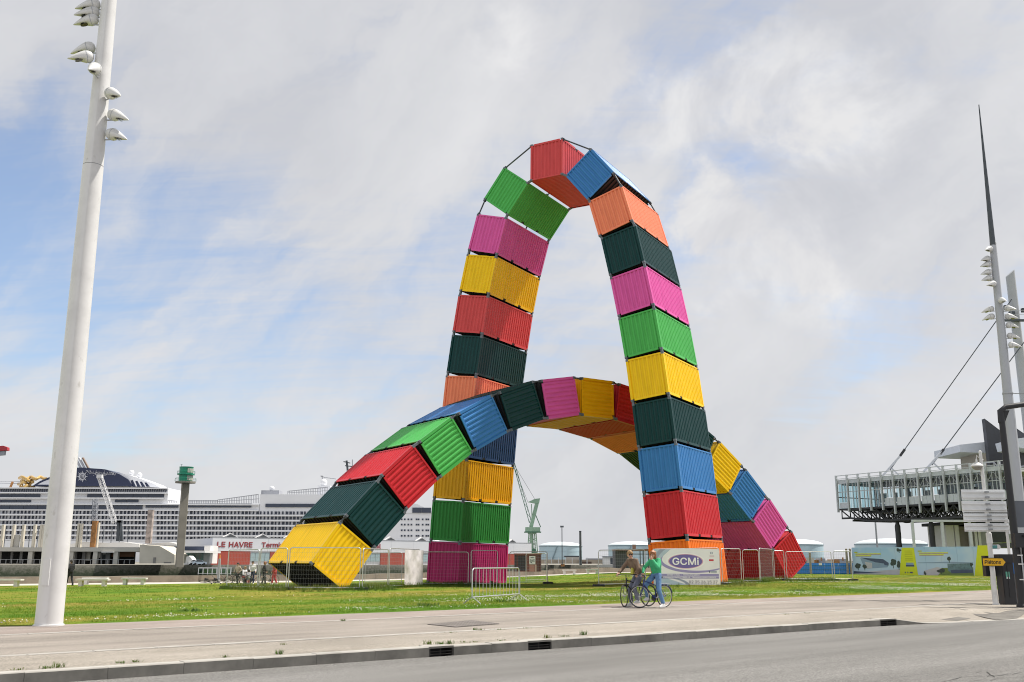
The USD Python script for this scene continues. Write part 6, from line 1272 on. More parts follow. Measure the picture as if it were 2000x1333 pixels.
def bicycle(label, o, yaw, steer, frame_mat, rim_front, rim_rear, group=None, guards=True, lean=0.0, bar_flat=True):
    """local x forward; wheels in the xz plane; rear hub at x = -0.52, front hub at x = 0.52"""
    ex = np.array([math.cos(yaw), math.sin(yaw), 0]); ey = np.array([-math.sin(yaw), math.cos(yaw), 0]); ez = np.array([0, 0, 1.0])
    ey, ez = ey * math.cos(lean) + ez * math.sin(lean), ez * math.cos(lean) - ey * math.sin(lean)
    t = thing('bicycle', label, 'bicycle', matrix=mat4(ex, ey, ez, o), group=group)
    WR = 0.335; S = Rz(steer); fh = np.array([0.52, 0, WR + .01]); rh = np.array([-0.52, 0, WR + .01]); hx_ = np.array([0.36, 0, 0]);
    # steering axis through the head tube
    hd_ = np.array([0.40, 0, 0.0])
    def st(p): p = np.asarray(p, float); return S @ (p - hd_) + hd_
    for nm, hub, M, rim in (('rear_wheel', rh, np.eye(3), rim_rear), ('front_wheel', st(fh), S, rim_front)):
        v, f = torus(WR - .012, 0.0165); b = MB().add(v @ M.T + hub, f); w = b.build(t, nm, TYRE, smooth=True)
        v, f = torus(WR - .034, 0.008, 40, 6); MB().add(v @ M.T + hub, f).build(w, 'rim', rim, smooth=True)
        b = MB()
        for k in range(24): a = k * math.pi / 12; b.bar(hub + M @ np.array([0.02 * math.cos(a), 0.02 * (-1) ** k, 0.02 * math.sin(a)]), hub + M @ np.array([(WR - .04) * math.cos(a + .12), 0, (WR - .04) * math.sin(a + .12)]), 0.0022)
        b.build(w, 'spokes', CHROME, kind='stuff'); MB().tube([hub + M @ np.array([0, -.05, 0]), hub + M @ np.array([0, .05, 0])], .022, 10).build(w, 'hub', CHROME, smooth=40)
    bb_ = np.array([-0.09, 0, 0.29]); seat_ = np.array([-0.22, 0, 0.80]); ht, hb = np.array([0.345, 0, 0.84]), np.array([0.375, 0, 0.70])
    b = MB()
    for p, q, r in ((bb_, seat_, .016), (bb_, hb, .019), (seat_ + (bb_ - seat_) * .28, ht - [0, 0, .03], .016), (hb - [0, 0, .03], ht + [0, 0, .03], .021)): b.tube([p, q], r, 10)
    for s in (-1, 1): b.tube([bb_ + [0, .02 * s, 0], rh + [0, .06 * s, 0]], .010, 8); b.tube([seat_ + (bb_ - seat_) * .12 + [0, .012 * s, 0], rh + [0, .06 * s, 0]], .009, 8)
    b.build(t, 'frame', frame_mat, smooth=40)
    b = MB(); b.tube([st(hb - [0, 0, .02]), st((0.395, 0, .665))], .018, 8)
    for s in (-1, 1): b.tube([st((0.395, .02 * s, .665)), st((0.40, .052 * s, .62)), st((0.46, .052 * s, .45)), st((0.52, .052 * s, WR + .01))], .011, 8)
    b.build(t, 'fork', frame_mat, smooth=40)
    b = MB(); b.tube([st(ht), st((0.335, 0, 0.93)), st((0.37, 0, 0.965))], .013, 8); 
    hbw = 0.30; b.tube([st((0.30, -hbw, .985)), st((0.37, -.12, .97)), st((0.37, .12, .97)), st((0.30, hbw, .985))], .012, 8); b.build(t, 'handlebar', RIMD, smooth=40)
    for s in (-1, 1): MB().tube([st((0.325, hbw * s * .78, .981)), st((0.28, hbw * s * 1.12, .988))], .017, 8).build(t, 'grip', SADDLE)
    for s in (-1, 1): MB().tube([st((0.36, .16 * s, .965)), st((0.40, .20 * s, .94)), st((0.37, .27 * s, .945))], .006, 5).build(t, 'brake_lever', CHROME)
    MB().tube([seat_ - [0, 0, .02], seat_ + [-.025, 0, .10]], .013, 8).build(t, 'seat_post', CHROME)
    sd = blend([hullpts([((-.36, .06, .915), .035), ((-.36, -.06, .915), .035), ((-.10, 0, .915), .022)])], .03, 4); MB().add(sd).build(t, 'saddle', SADDLE, smooth=True)
    m = trimesh.creation.cylinder(radius=.09, height=.008, sections=24); m.apply_transform(trimesh.transformations.rotation_matrix(math.pi / 2, [1, 0, 0])); m.apply_translation(bb_ + [0, -.05, 0]); MB().add(m).build(t, 'chainring', RIMD)
    for s, a in ((-1, 1.0), (1, 1.0 + math.pi)):
        e = bb_ + np.array([.165 * math.sin(a), .075 * s, -.165 * math.cos(a)]); MB().bar(bb_ + [0, .07 * s, 0], e, .018).build(t, 'crank', CHROME); MB().obox(e + [0, .05 * s, 0], (1, 0, 0), (0, 1, 0), (0, 0, 1), .09, .08, .022).build(t, 'pedal', RIMD)
    b = MB(); b.bar(bb_ + [0, -.05, .088], rh + [0, -.05, .035], .008); b.bar(bb_ + [0, -.05, -.088], rh + [0, -.05, -.035], .008); b.build(t, 'chain', RIMD)
    if guards:
        a = np.linspace(0.35, 2.9, 16); MB().tube([rh + np.array([(WR + .022) * math.cos(q), 0, (WR + .022) * math.sin(q)]) for q in a], .012, 6).build(t, 'mudguard', frame_mat)
        b = MB(); 
        for s in (-.06, .06): b.tube([(-.25, s, .72), (-.72, s, .72)], .007, 6)
        for x in (-.3, -.45, -.6, -.72): b.bar((x, -.06, .72), (x, .06, .72), .01)
        b.tube([(-.62, .06, .72), rh + [0, .06, 0]], .006, 5); b.tube([(-.62, -.06, .72), rh + [0, -.06, 0]], .006, 5); b.build(t, 'rear_rack', CHROME)
    T = lambda p: np.asarray(p) @ np.stack([ex, ey, ez]) + o
    return t, T, st, bb_

def face(parts_out, t, head, fwd, right, up_, s=1.0, sunglasses=False):
    H = lambda f, r, u: head + fwd * f * s + right * r * s + up_ * u * s
    for sgn in (-1, 1):
        m = trimesh.creation.icosphere(2, .0115 * s); m.apply_translation(H(.083, .031 * sgn, .012)); MB().add(m).build(t, 'eye', plain('eye_dark', (0.03, 0.02, 0.015), 0.3))
    MB().obox(H(.090, 0, -.052), right, fwd, up_, .042 * s, .008 * s, .011 * s).build(t, 'mouth', plain('lips', (0.40, 0.10, 0.09), 0.5))
    if sunglasses:
        for sgn in (-1, 1): MB().obox(H(.098, .034 * sgn, .012), right, fwd, up_, .052 * s, .008 * s, .038 * s).build(t, 'sunglass_lens', plain('lens_black', (0.008, 0.008, 0.009), 0.15))
        MB().obox(H(.099, 0, .020), right, fwd, up_, .020 * s, .005 * s, .007 * s).build(t, 'sunglass_bridge', _mats['lens_black'])
def hand_parts(palm, d, side, n_, r=1.0, curl=0.9):
    """palm centre, d: finger direction, side: across the palm (towards the thumb), n_: palm normal the fingers curl to"""
    P = [hullpts([(palm - d * .035 + side * .022, .015), (palm - d * .035 - side * .022, .015), (palm + d * .035 + side * .032, .012), (palm + d * .035 - side * .032, .012)], 12)]
    for k, (o_, L) in enumerate(((.030, .040), (.010, .045), (-.011, .042), (-.031, .034))):
        a = palm + d * .038 + side * o_; c1 = a + (d * math.cos(curl * .6) + n_ * math.sin(curl * .6)) * L * .8; c2 = c1 + (d * math.cos(curl * 1.5) + n_ * math.sin(curl * 1.5)) * L * .7
        P += [hull(a, .0095, c1, .0088, 10), hull(c1, .0088, c2, .0078, 10)]
    b0 = palm - d * .02 + side * .030; b1 = b0 + side * .028 + d * .022 + n_ * .015; b2 = b1 + d * .03 + n_ * .012 - side * .004
    return P + [hull(b0, .013, b1, .0105, 10), hull(b1, .0105, b2, .009, 10)]
def person(label, J, mats, hair, group=None, fwd=None, look=None, sunglasses=False, hands=True, extra=None, hair_long=0.0):
    """J: world joints. One continuous body; clothes, hair and shoes are its children"""
    o = np.array([*(J['foot_l'] + J['foot_r'])[:2] / 2, min(J['foot_l'][2], J['foot_r'][2])]); t = thing('person', label, 'person', o, group=group)
    K = {k: np.asarray(v, float) - o for k, v in J.items()}
    up_ = np.array([0, 0, 1.0]); lk = look / np.linalg.norm(look); rt_ = np.cross(lk, up_); rt_ /= np.linalg.norm(rt_); hu = np.cross(rt_, lk)
    hd = K['head']
    head = [hullpts([(hd + hu * .035 - lk * .015, .088), (hd - lk * .005 - hu * .01, .080), (hd + lk * .022 - hu * .058, .050), (hd + lk * .03 - hu * .082, .026)], 22), hullpts([(hd + lk * .088 + hu * .012, .008), (hd + lk * .108 - hu * .022, .012), (hd + lk * .085 - hu * .030, .016)], 10)]
    for s in (-1, 1): head.append(hullpts([(hd + rt_ * .083 * s - lk * .012 + hu * .012, .016), (hd + rt_ * .083 * s - lk * .008 - hu * .02, .011)], 10))
    neck = hull(K['neck'], .052, hd - hu * .05 - lk * .015, .050)
    sh = (K['sh_l'] + K['sh_r']) / 2
    torso = [hullpts([(K['sh_l'], .060), (K['sh_r'], .060), (K['chest'] + (K['sh_l'] - sh) * .55, .105), (K['chest'] + (K['sh_r'] - sh) * .55, .105)]), hullpts([(K['chest'] + (K['sh_l'] - sh) * .5, .10), (K['chest'] + (K['sh_r'] - sh) * .5, .10), (K['pelvis'] + (K['hip_l'] - K['hip_r']) * .25, .105), (K['pelvis'] - (K['hip_l'] - K['hip_r']) * .25, .105)]), hullpts([(K['hip_l'], .095), (K['hip_r'], .095), (K['pelvis'], .115)])]
    arms, legs, hnd = [], [], []
    for s in 'lr':
        arms += [hull(K['sh_' + s], .055, K['el_' + s], .042), hull(K['el_' + s], .041, K['ha_' + s], .028)]
        legs += [hull(K['hip_' + s], .092, K['kn_' + s], .060), hull(K['kn_' + s], .058, K['an_' + s], .038)]
        d = K['ha_' + s] - K['el_' + s]; d /= np.linalg.norm(d); hp_ = K['ha_' + s] + d * .06
        inw = (sh - K['sh_' + s]); inw /= np.linalg.norm(inw); n_ = np.array([0, 0, -1.0]) if J.get('curl_' + s) is None else J['curl_' + s]; n_ = n_ - d * (n_ @ d); n_ /= np.linalg.norm(n_); sd_ = np.cross(d, n_); sd_ = sd_ if sd_ @ inw > 0 else -sd_
        if hands: hnd += hand_parts(hp_, d, sd_, n_)
        else: hnd.append(hull(K['ha_' + s], .03, hp_ + d * .03, .03))
        legs.append(hullpts([(K['an_' + s], .036), (K['foot_' + s] + up_ * .04, .036), (K['toe_' + s] + up_ * .03, .026)]))
    body = blend(head + [neck] + torso + arms + legs + hnd, .024 if hands else .05, 3); MB().add(body).build(t, 'body', SKIN, smooth=True)
    face(None, t, hd, lk, rt_, hu, 1.0, sunglasses)
    g = 0.012
    tp = [hullpts([(K['sh_l'], .060 + g), (K['sh_r'], .060 + g), (K['chest'] + (K['sh_l'] - sh) * .55, .105 + g), (K['chest'] + (K['sh_r'] - sh) * .55, .105 + g)]), hullpts([(K['chest'] + (K['sh_l'] - sh) * .5, .10 + g), (K['chest'] + (K['sh_r'] - sh) * .5, .10 + g), (K['pelvis'] + (K['hip_l'] - K['hip_r']) * .25 + up_ * .03, .108 + g), (K['pelvis'] - (K['hip_l'] - K['hip_r']) * .25 + up_ * .03, .108 + g)])]
    for s in 'lr':
        fa = K['el_' + s] + (K['ha_' + s] - K['el_' + s]) * .88
        tp += [hull(K['sh_' + s], .058 + g, K['el_' + s], .046 + g), hull(K['el_' + s], .046 + g, fa, .033 + g)]
    tp.append(hull(K['neck'] - up_ * .02, .062 + g * .4, sh, .075))
    tm_ = blend(tp, .035, 2); v = np.array(tm_.vertices); v += (tm_.vertex_normals * ((meshkit.fbm(v * 14.0, 3, 4) - .5) * .030)[:, None]); MB().add(v, tm_.faces).build(t, 'top', mats[0], smooth=True)
    tr = [hullpts([(K['hip_l'], .098 + g * .5), (K['hip_r'], .098 + g * .5), (K['pelvis'] + up_ * .02, .112 + g * .4)])]
    for s in 'lr':
        ank = K['kn_' + s] + (K['an_' + s] - K['kn_' + s]) * .90; tr += [hull(K['hip_' + s], .094 + g * .6, K['kn_' + s], .066 + g * .5), hull(K['kn_' + s], .064 + g * .5, ank, .056 + g * .5)]
    tm_ = blend(tr, .035, 2); v = np.array(tm_.vertices); v += (tm_.vertex_normals * ((meshkit.fbm(v * 12.0, 3, 9) - .5) * .022)[:, None]); MB().add(v, tm_.faces).build(t, 'trousers', mats[1], smooth=True)
    for s in 'lr': MB().add(blend([hullpts([(K['an_' + s] + up_ * .01, .044), (K['foot_' + s] + up_ * .045, .046), (K['toe_' + s] + up_ * .036, .034), (K['toe_' + s] * .5 + K['foot_' + s] * .5 + up_ * .038, .042)])], .03, 2)).build(t, 'shoe', mats[2], smooth=True)
    hr = [hullpts([(hd + hu * .045 - lk * .025, .100), (hd - lk * .05, .085)], 20), hullpts([(hd + hu * .085 + lk * .045, .05), (hd + hu * .075 - lk * .02, .075), (hd + hu * .06 + rt_ * .05, .05), (hd + hu * .06 - rt_ * .05, .05)], 14)]
    if hair_long:
        for s in (-1, 1): hr.append(hullpts([(hd + rt_ * .07 * s + hu * .03 - lk * .01, .042), (hd + rt_ * .075 * s - hu * .085 - lk * .015, .040)], 12))
        hr.append(hullpts([(hd - lk * .065, .075), (hd - lk * .07 - hu * (.06 + hair_long), .065)], 14))
    tm_ = blend(hr, .022, 2); v = np.array(tm_.vertices); v += tm_.vertex_normals * ((meshkit.fbm(v * 30.0, 3, 2) - .5) * .032)[:, None]
    MB().add(v, tm_.faces).build(t, 'hair', hair, smooth=True)
    if extra: extra(t, K, o)
    return t
BROWNJ = plain('jacket_brown', (0.16, 0.105, 0.07), 0.75, var=0.25, scale=9); GREENS = plain('sweater_green', (0.045, 0.36, 0.16), 0.85, var=0.12, scale=12); JEANS = plain('jeans', (0.10, 0.20, 0.36), 0.85, var=0.25, scale=9); JEANSG = plain('jeans_grey', (0.13, 0.14, 0.19), 0.85, var=0.2, scale=9)
SHOEW = plain('shoe_white', (0.66, 0.66, 0.65), 0.6); HAIRB = plain('hair_blond', (0.30, 0.19, 0.09), 0.55, var=0.3, scale=30); HAIRR = plain('hair_auburn', (0.27, 0.10, 0.035), 0.5, var=0.35, scale=30); BLACKC = plain('cloth_black', (0.012, 0.012, 0.014), 0.85); WHITEC = plain('cloth_white', (0.62, 0.61, 0.62), 0.85, var=0.1, scale=8)
REDC = plain('cloth_red', (0.42, 0.06, 0.07), 0.85, var=0.15, scale=8); NAVYC = plain('cloth_navy', (0.02, 0.028, 0.07), 0.85); HAIRD = plain('hair_dark', (0.025, 0.018, 0.013), 0.5); GREYC = plain('cloth_grey', (0.28, 0.28, 0.30), 0.85, var=0.1, scale=8); BEIGEC = plain('cloth_beige', (0.45, 0.36, 0.27), 0.85)
def cyc_pose(T, st, bb_, **k):
    """joints in bicycle coordinates, to the world"""
    return {n_: (T(np.array(p, float)) if not n_.startswith('curl') else p) for n_, p in k.items()}
YB = 31.0
def gpt(px, py, Y): p = at(px, py, Y); p[2] = float(ground_z(p[0], p[1])); return p
# left bicycle, black, towards us and to the left
o1 = gpt(1242, 1180, YB + .1); o1[2] += 0.0; yaw1 = math.pi + math.radians(33)
b1_, T1, st1, bb1 = bicycle('black bicycle of the rider in the brown jacket, nearer the left', o1, yaw1, math.radians(30), FRAMEK, RIMD, RIMD, 'bicycles of the two riders', guards=False)
gz1 = lambda x, y: np.array([x, y, 0.0])
gr = lambda s: st1((0.305, 0.30 * s, .985))
P1 = cyc_pose(T1, st1, bb1, pelvis=(-.16, 0, .985), hip_l=(-.15, .09, .96), hip_r=(-.15, -.09, .96), chest=(.04, 0, 1.26), sh_l=(.10, .185, 1.40), sh_r=(.10, -.185, 1.40), neck=(.13, 0, 1.45), head=(.19, 0, 1.575),
              el_l=gr(1) * .45 + np.array([.10, .26, 1.40]) * .55 + [-.03, .05, -.05], el_r=gr(-1) * .45 + np.array([.10, -.26, 1.40]) * .55 + [-.03, -.05, -.05], ha_l=gr(1) + [-.07, 0, .055], ha_r=gr(-1) + [-.07, 0, .055],
              kn_l=(.16, .13, .60), an_l=(.03, .15, .19), foot_l=(.00, .15, .115), toe_l=(.17, .155, .11), kn_r=(.10, -.16, .53), an_r=(-.02, -.24, .11), foot_r=(-.05, -.245, 0.0), toe_r=(.14, -.26, 0.0))
lookv = np.array([0.12, -1.0, -0.06])
def bag(t, K, o):
    c = (K['pelvis'] + K['chest']) / 2; f = T1((1, 0, 0)) - T1((0, 0, 0)); MB().add(blend([hullpts([(c + f * .16 + [0, 0, .02], .055), (c + f * .17 - [0, 0, .10], .06)])], .03, 2)).build(t, 'yellow_pouch', plain('pouch_yellow', (0.42, 0.40, 0.05), 0.6), smooth=True)
    c2 = K['pelvis'] - f * .02; r_ = np.cross(f, [0, 0, 1.0]); MB().add(blend([hullpts([(c2 - r_ * -.19 + [0, 0, .06], .07), (c2 - r_ * -.22 - [0, 0, .12], .09)])], .03, 2)).build(t, 'pale_bag', WHITEC, smooth=True)
person('person in brown jacket and sunglasses leaning on the handlebar of a black bicycle', P1, (BROWNJ, JEANSG, SHOEW), HAIRB, 'two riders stopped with their bicycles', look=lookv, sunglasses=True, extra=bag)
# right bicycle, blue
o2 = gpt(1275, 1182, YB - .25); yaw2 = math.pi + math.radians(37)
b2_, T2, st2, bb2 = bicycle('dark blue bicycle with pale rims ridden by the person in green', o2, yaw2, math.radians(-22), FRAMEB, RIMW, RIMW, 'bicycles of the two riders')
g2 = lambda s: st2((0.305, 0.30 * s, .985))
P2 = cyc_pose(T2, st2, bb2, pelvis=(-.20, 0, 1.00), hip_l=(-.18, .09, .975), hip_r=(-.18, -.09, .975), chest=(-.17, 0, 1.27), sh_l=(-.13, .18, 1.415), sh_r=(-.15, -.18, 1.415), neck=(-.12, 0, 1.46), head=(-.05, .01, 1.585),
              el_l=(.02, .30, 1.20), ha_l=(.06, .10, 1.44), el_r=(.05, -.30, 1.18), ha_r=g2(-1) + [-.05, 0, .06],
              kn_l=(-.08, .21, .52), an_l=(-.18, .27, .12), foot_l=(-.21, .275, 0.0), toe_l=(-.02, .29, 0.0), kn_r=(.20, -.11, .66), an_r=(.06, -.14, .30), foot_r=(.03, -.14, .215), toe_r=(.20, -.14, .20))
P2['curl_l'] = (T2((-1, 0, 0)) - T2((0, 0, 0)))
person('person in green sweater and jeans, hand at the mouth, astride a blue bicycle', P2, (GREENS, JEANS, SHOEW), HAIRR, 'two riders stopped with their bicycles', look=T2((1, .35, -.08)) - T2((0, 0, 0)), hair_long=0.05)

# far figures along the quay path
def walker(label, px, py, Y, hgt, facing, mats, hair, sit=0.0, stride=0.25, arms=0.1, group='people on the quay path'):
    o = gpt(px, py, Y); s = hgt / 1.75; f = np.array([math.cos(facing), math.sin(facing), 0]); r_ = np.array([f[1], -f[0], 0]); u = np.array([0, 0, 1.0])
    Q = lambda x, y, z: o + (f * x - r_ * y) * s + u * z * s
    dz = -sit * .42
    J = dict(pelvis=Q(0, 0, .98 + dz), hip_l=Q(0, .09, .95 + dz), hip_r=Q(0, -.09, .95 + dz), chest=Q(.02, 0, 1.28 + dz), sh_l=Q(.02, .19, 1.43 + dz), sh_r=Q(.02, -.19, 1.43 + dz), neck=Q(.03, 0, 1.49 + dz), head=Q(.06, 0, 1.63 + dz),
             el_l=Q(-.06 - arms, .26, 1.16 + dz), ha_l=Q(.10, .24, .96 + dz), el_r=Q(.04 + arms, -.26, 1.16 + dz), ha_r=Q(.22, -.2, 1.02 + dz))
    if sit: J.update(kn_l=Q(.42, .12, .50), an_l=Q(.40, .12, .09), foot_l=Q(.38, .12, 0), toe_l=Q(.55, .12, 0), kn_r=Q(.42, -.12, .50), an_r=Q(.45, -.12, .09), foot_r=Q(.43, -.12, 0), toe_r=Q(.6, -.12, 0))
    else: J.update(kn_l=Q(stride * .5 + .03, .10, .52), an_l=Q(stride, .10, .09), foot_l=Q(stride - .03, .10, 0), toe_l=Q(stride + .15, .10, 0), kn_r=Q(-stride * .25 + .04, -.10, .52), an_r=Q(-stride, -.10, .09), foot_r=Q(-stride - .03, -.10, 0), toe_r=Q(-stride + .15, -.10, 0))
    return person(label, J, mats, hair, group, look=f + np.array([0, 0, -.05]), hands=False)
walker('person in black walking just right of the big white mast', 136, 1139, 71.0, 1.78, 2.4, (BLACKC, BLACKC, BLACKC), HAIRD, stride=.3)
walker('person in white shirt and navy shorts standing among the parked bicycles', 492, 1131, 76.0, 1.72, -1.2, (WHITEC, NAVYC, WHITEC), HAIRD, stride=.08)
walker('person in white top crouching beside the parked bicycles', 477, 1131, 76.5, 1.62, -.6, (WHITEC, REDC, GREYC), HAIRB, sit=.8)
walker('person in pale grey crouching behind a bicycle, second from the left of the group', 485, 1132, 75.5, 1.4, 2.6, (GREYC, NAVYC, WHITEC), HAIRD, sit=.9)
walker('person in beige top leaning over a bicycle at the left of the group', 464, 1131, 76.5, 1.6, -2.2, (BEIGEC, BLACKC, BLACKC), HAIRD, stride=.1)
walker('person in dark clothes beside a bicycle left of the yellow container\'s corner', 515, 1131, 75.0, 1.66, .1, (BLACKC, BLACKC, BLACKC), HAIRR, stride=.12)
walker('person in red trousers and pale top by the yellow container\'s corner', 536, 1133, 73.5, 1.7, 2.9, (REDC, REDC, WHITEC), HAIRB, stride=.14)
for px, py, Y, yw, lab, fm in ((461, 1131, 75.8, .35, 'dark parked bicycle at the left of the quay group', FRAMEK), (473, 1132, 75.2, 2.8, 'dark bicycle behind the crouching people', FRAMEK), (498, 1131, 76.8, .2, 'bicycle behind the person in white shirt', FRAMEB), (524, 1131, 74.6, 3.0, 'bicycle held by the person in dark clothes', FRAMEK)):
    bicycle(lab, gpt(px, py, Y), yw, .2, fm, RIMW if px > 520 else RIMD, RIMW if px > 520 else RIMD, 'bicycles on the quay path', guards=False)
for px, py, Y, lab in ((413, 1134, 76, 'bicycle lying on the quay path, left one of two'), (431, 1134, 76, 'bicycle lying on the quay path behind the grey bollard')):
    o = gpt(px, py, Y); o[2] += .12; bicycle(lab, o, .15, .5, FRAMEK, RIMW, RIMD, 'bicycles lying on the quay path', guards=False, lean=1.25)
# ------------------------------------------------------------------ sign posts, signal mast and other street furniture at the right; benches
POSTW = plain('post_white', (0.60, 0.595, 0.585), 0.45, var=0.1, scale=2); BOXK = plain('signal_black', (0.010, 0.010, 0.012), 0.45, var=0.1); SIGNB = plain('sign_back', (0.68, 0.69, 0.69), 0.45, metal=0.0, var=0.06); SIGNY = plain('sign_yellow', (0.72, 0.40, 0.012), 0.4, var=0.05)
SIGY = 33.5
sp_ = on_ground(1945.5, 1181.5); SIGY = sp_[1]
sgn = thing('sign_post', 'white post with four direction sign backs, a lantern bracket and a yellow pedestrian arrow', 'sign post', sp_)
zof = lambda py, Y=None: at(1940, py, SIGY)[2] - sp_[2]
MB().lathe([(.085, -.1), (.085, zof(1060)), (.065, zof(1055)), (.055, zof(882)), (0, zof(880))], 16).build(sgn, 'post', POSTW, smooth=40)
MB().lathe([(.10, zof(1062)), (.10, zof(1042)), (.066, zof(1041))], 16).build(sgn, 'collar', POSTW, smooth=40); MB().lathe([(.13, -.05), (.13, .03), (.086, .05)], 16).build(sgn, 'base_collar', POSTW)
for y0, y1, x0, x1 in ((957, 977, 1875, 1960), (979.5, 1001.5, 1876, 1963), (1003.5, 1020, 1879, 1965), (1022.5, 1039, 1881, 1968)):
    ym = (y0 + y1) / 2; a, c = at(x0, ym, SIGY) - sp_, at(x1, ym, SIGY) - sp_; z0, z1 = zof(y1), zof(y0)
    MB().box(a[0], c[0], -.125, -.100, z0, z1).build(sgn, 'sign_board', SIGNB)
    for f_ in (.25, .75): z = z0 + (z1 - z0) * f_; MB().box(a[0] + .02, c[0] - .02, -.155, -.126, z - .025, z + .025).build(sgn, 'stiffener', SIGNB)
    for f_ in (.25, .75): z = z0 + (z1 - z0) * f_; MB().box(-.075, .075, -.20, -.156, z - .03, z + .03).build(sgn, 'clamp', GALV_D)
# the yellow arrow faces the viewer
z0, z1 = zof(1106.5), zof(1090); a, c, e = (at(1915.5, 1098, SIGY) - sp_)[0], (at(1955, 1098, SIGY) - sp_)[0], (at(1962, 1098, SIGY) - sp_)[0]
zm = (z0 + z1) / 2
MB().prism([(a, z0), (c, z0), (e, zm), (c, z1), (a, z1)], -.125, -.095).build(sgn, 'arrow_edge', BOXK); k = .022
MB().prism([(a + k, z0 + k), (c - .005, z0 + k), (e - .03, zm), (c - .005, z1 - k), (a + k, z1 - k)], -.130, -.126).build(sgn, 'arrow_face', SIGNY)
m = meshkit.text_mesh('Piétons', 1.0, .003, True); w = np.array(m.vertices); w[:, 0] -= w[:, 0].min(); w[:, 0] *= (c - a) * .80 / w[:, 0].max(); w[:, 1] *= (z1 - z0) * .44; 
MB().add(np.stack([a + (c - a) * .10 + w[:, 0] + w[:, 1] * .12, -.1305 - w[:, 2], z0 + (z1 - z0) * .28 + w[:, 1]], 1), m.faces).build(sgn, 'lettering', BOXK)
# small green and white plate
a, c = (at(1934, 1068, SIGY) - sp_)[0], (at(1946, 1068, SIGY) - sp_)[0]; MB().box(a, c, -.12, -.09, zof(1073), zof(1064.5)).build(sgn, 'small_plate', plain('plate_white', (0.6, 0.6, 0.6), 0.4)); MB().box(a + .02, c - .03, -.126, -.121, zof(1072), zof(1065.5)).build(sgn, 'small_plate_face', plain('plate_teal', (0.06, 0.22, 0.22), 0.4))
mm = trimesh.creation.cylinder(radius=(zof(1064) - zof(1073.5)) / 2, height=.02, sections=24); mm.apply_transform(trimesh.transformations.rotation_matrix(math.pi / 2, [1, 0, 0])); mm.apply_translation((c + .02, -.08, zof(1068.7))); MB().add(mm).build(sgn, 'round_plate', POSTW)
# lantern hung on a bracket beside the post
ln = thing('pedestrian_lantern', 'wide shaded white lantern on a bracket near the top of the white sign post', 'lantern')
lc = at(1908.5, 912, SIGY); 
MB().lathe([(0, .30), (.03, .28), (.04, .16), (.10, .14), (.205, .05), (.21, .02), (.195, .0)], 24, lc).build(ln, 'shade', POSTW, smooth=40); MB().lathe([(.190, .015), (.15, -.07), (.08, -.12), (0, -.13)], 20, lc).build(ln, 'bowl', plain('lantern_bowl', (0.20, 0.19, 0.17), 0.3), smooth=60)
pt = at(1921, 899, SIGY); MB().tube([lc + [0, 0, .28], lc + [.02, 0, .42], (lc + pt) / 2 + [0, 0, .18], pt], .018, 8).build(ln, 'bracket', POSTW)
# traffic signal facing away, behind the post
ts = thing('traffic_signal', 'black backed pedestrian signal box behind the yellow arrow sign', 'traffic signal')
pc = at(1937.5, 1105, SIGY + .6); MB().box(pc[0] - .24, pc[0] + .20, pc[1], pc[1] + .25, at(1937, 1126, SIGY + .6)[2], at(1937, 1086, SIGY + .6)[2]).build(ts, 'housing', BOXK)
MB().lathe([(.055, 0), (.055, at(1937, 1126, SIGY + .6)[2] - .08)], 12, (pc[0], pc[1] + .12, 0.08)).build(ts, 'stub_post', POSTW)
# tall black cabinet column
cbp = on_ground(1969, 1181); YC_ = cbp[1]
cbk = thing('signal_cabinet', 'tall black signal column with small green sticker standing beside the white post', 'cabinet', cbp)
hw = 22.5 / 2 * YC_ / FPX
MB().prism([(-hw, 0), (hw, 0), (hw, at(1969, 1088, YC_)[2] - cbp[2]), (-hw, at(1969, 1088, YC_)[2] - cbp[2])], -.22, .22).build(cbk, 'column', BOXK)
zt_ = at(1969, 1083, YC_)[2] - cbp[2]; MB().box(-hw - .06, hw + .04, -.26, .26, zt_ - .30, zt_).build(cbk, 'cap', BOXK)
MB().box(-.08, .06, -.226, -.221, zof(1131), zof(1117)).build(cbk, 'sticker', plain('sticker_green', (0.10, 0.34, 0.25), 0.5)); MB().box(-.06, .04, -.230, -.2265, zof(1131), zof(1127)).build(cbk, 'sticker_label', POSTW)
for dx in (-.17, .0): MB().box(dx - .015, dx + .015, -.235, -.222, .25, zt_ - .4).build(cbk, 'door_seam', FRAMEK)
# grey post with blue plate
gp = on_ground(1989, 1181); g_ = thing('grey_post', 'grey metal post with a blue plate between the black column and the black mast', 'post', gp)
MB().lathe([(.06, 0), (.06, at(1989, 1085, gp[1])[2] - gp[2]), (0, at(1989, 1084, gp[1])[2] - gp[2])], 12).build(g_, 'shaft', MASTG, smooth=40); MB().box(-.10, .06, -.09, -.065, at(1989, 1121, gp[1])[2] - gp[2], at(1989, 1091, gp[1])[2] - gp[2]).build(g_, 'blue_plate', plain('plate_blue', (0.015, 0.16, 0.50), 0.4))
# second white post with sign boards behind
s2 = on_ground(1981, 1172); w2 = thing('sign_post', 'second slimmer white post behind the black column, its signs turned edge on', 'sign post', s2)
z9 = lambda py: at(1970, py, s2[1])[2] - s2[2]
MB().lathe([(.06, 0), (.05, z9(1008)), (0, z9(1007))], 12).build(w2, 'post', POSTW, smooth=40)
for y in (1018, 1030, 1040): MB().box(.05, .45, -.04, -.01, z9(y + 3), z9(y - 3)).build(w2, 'sign_board', SIGNB)
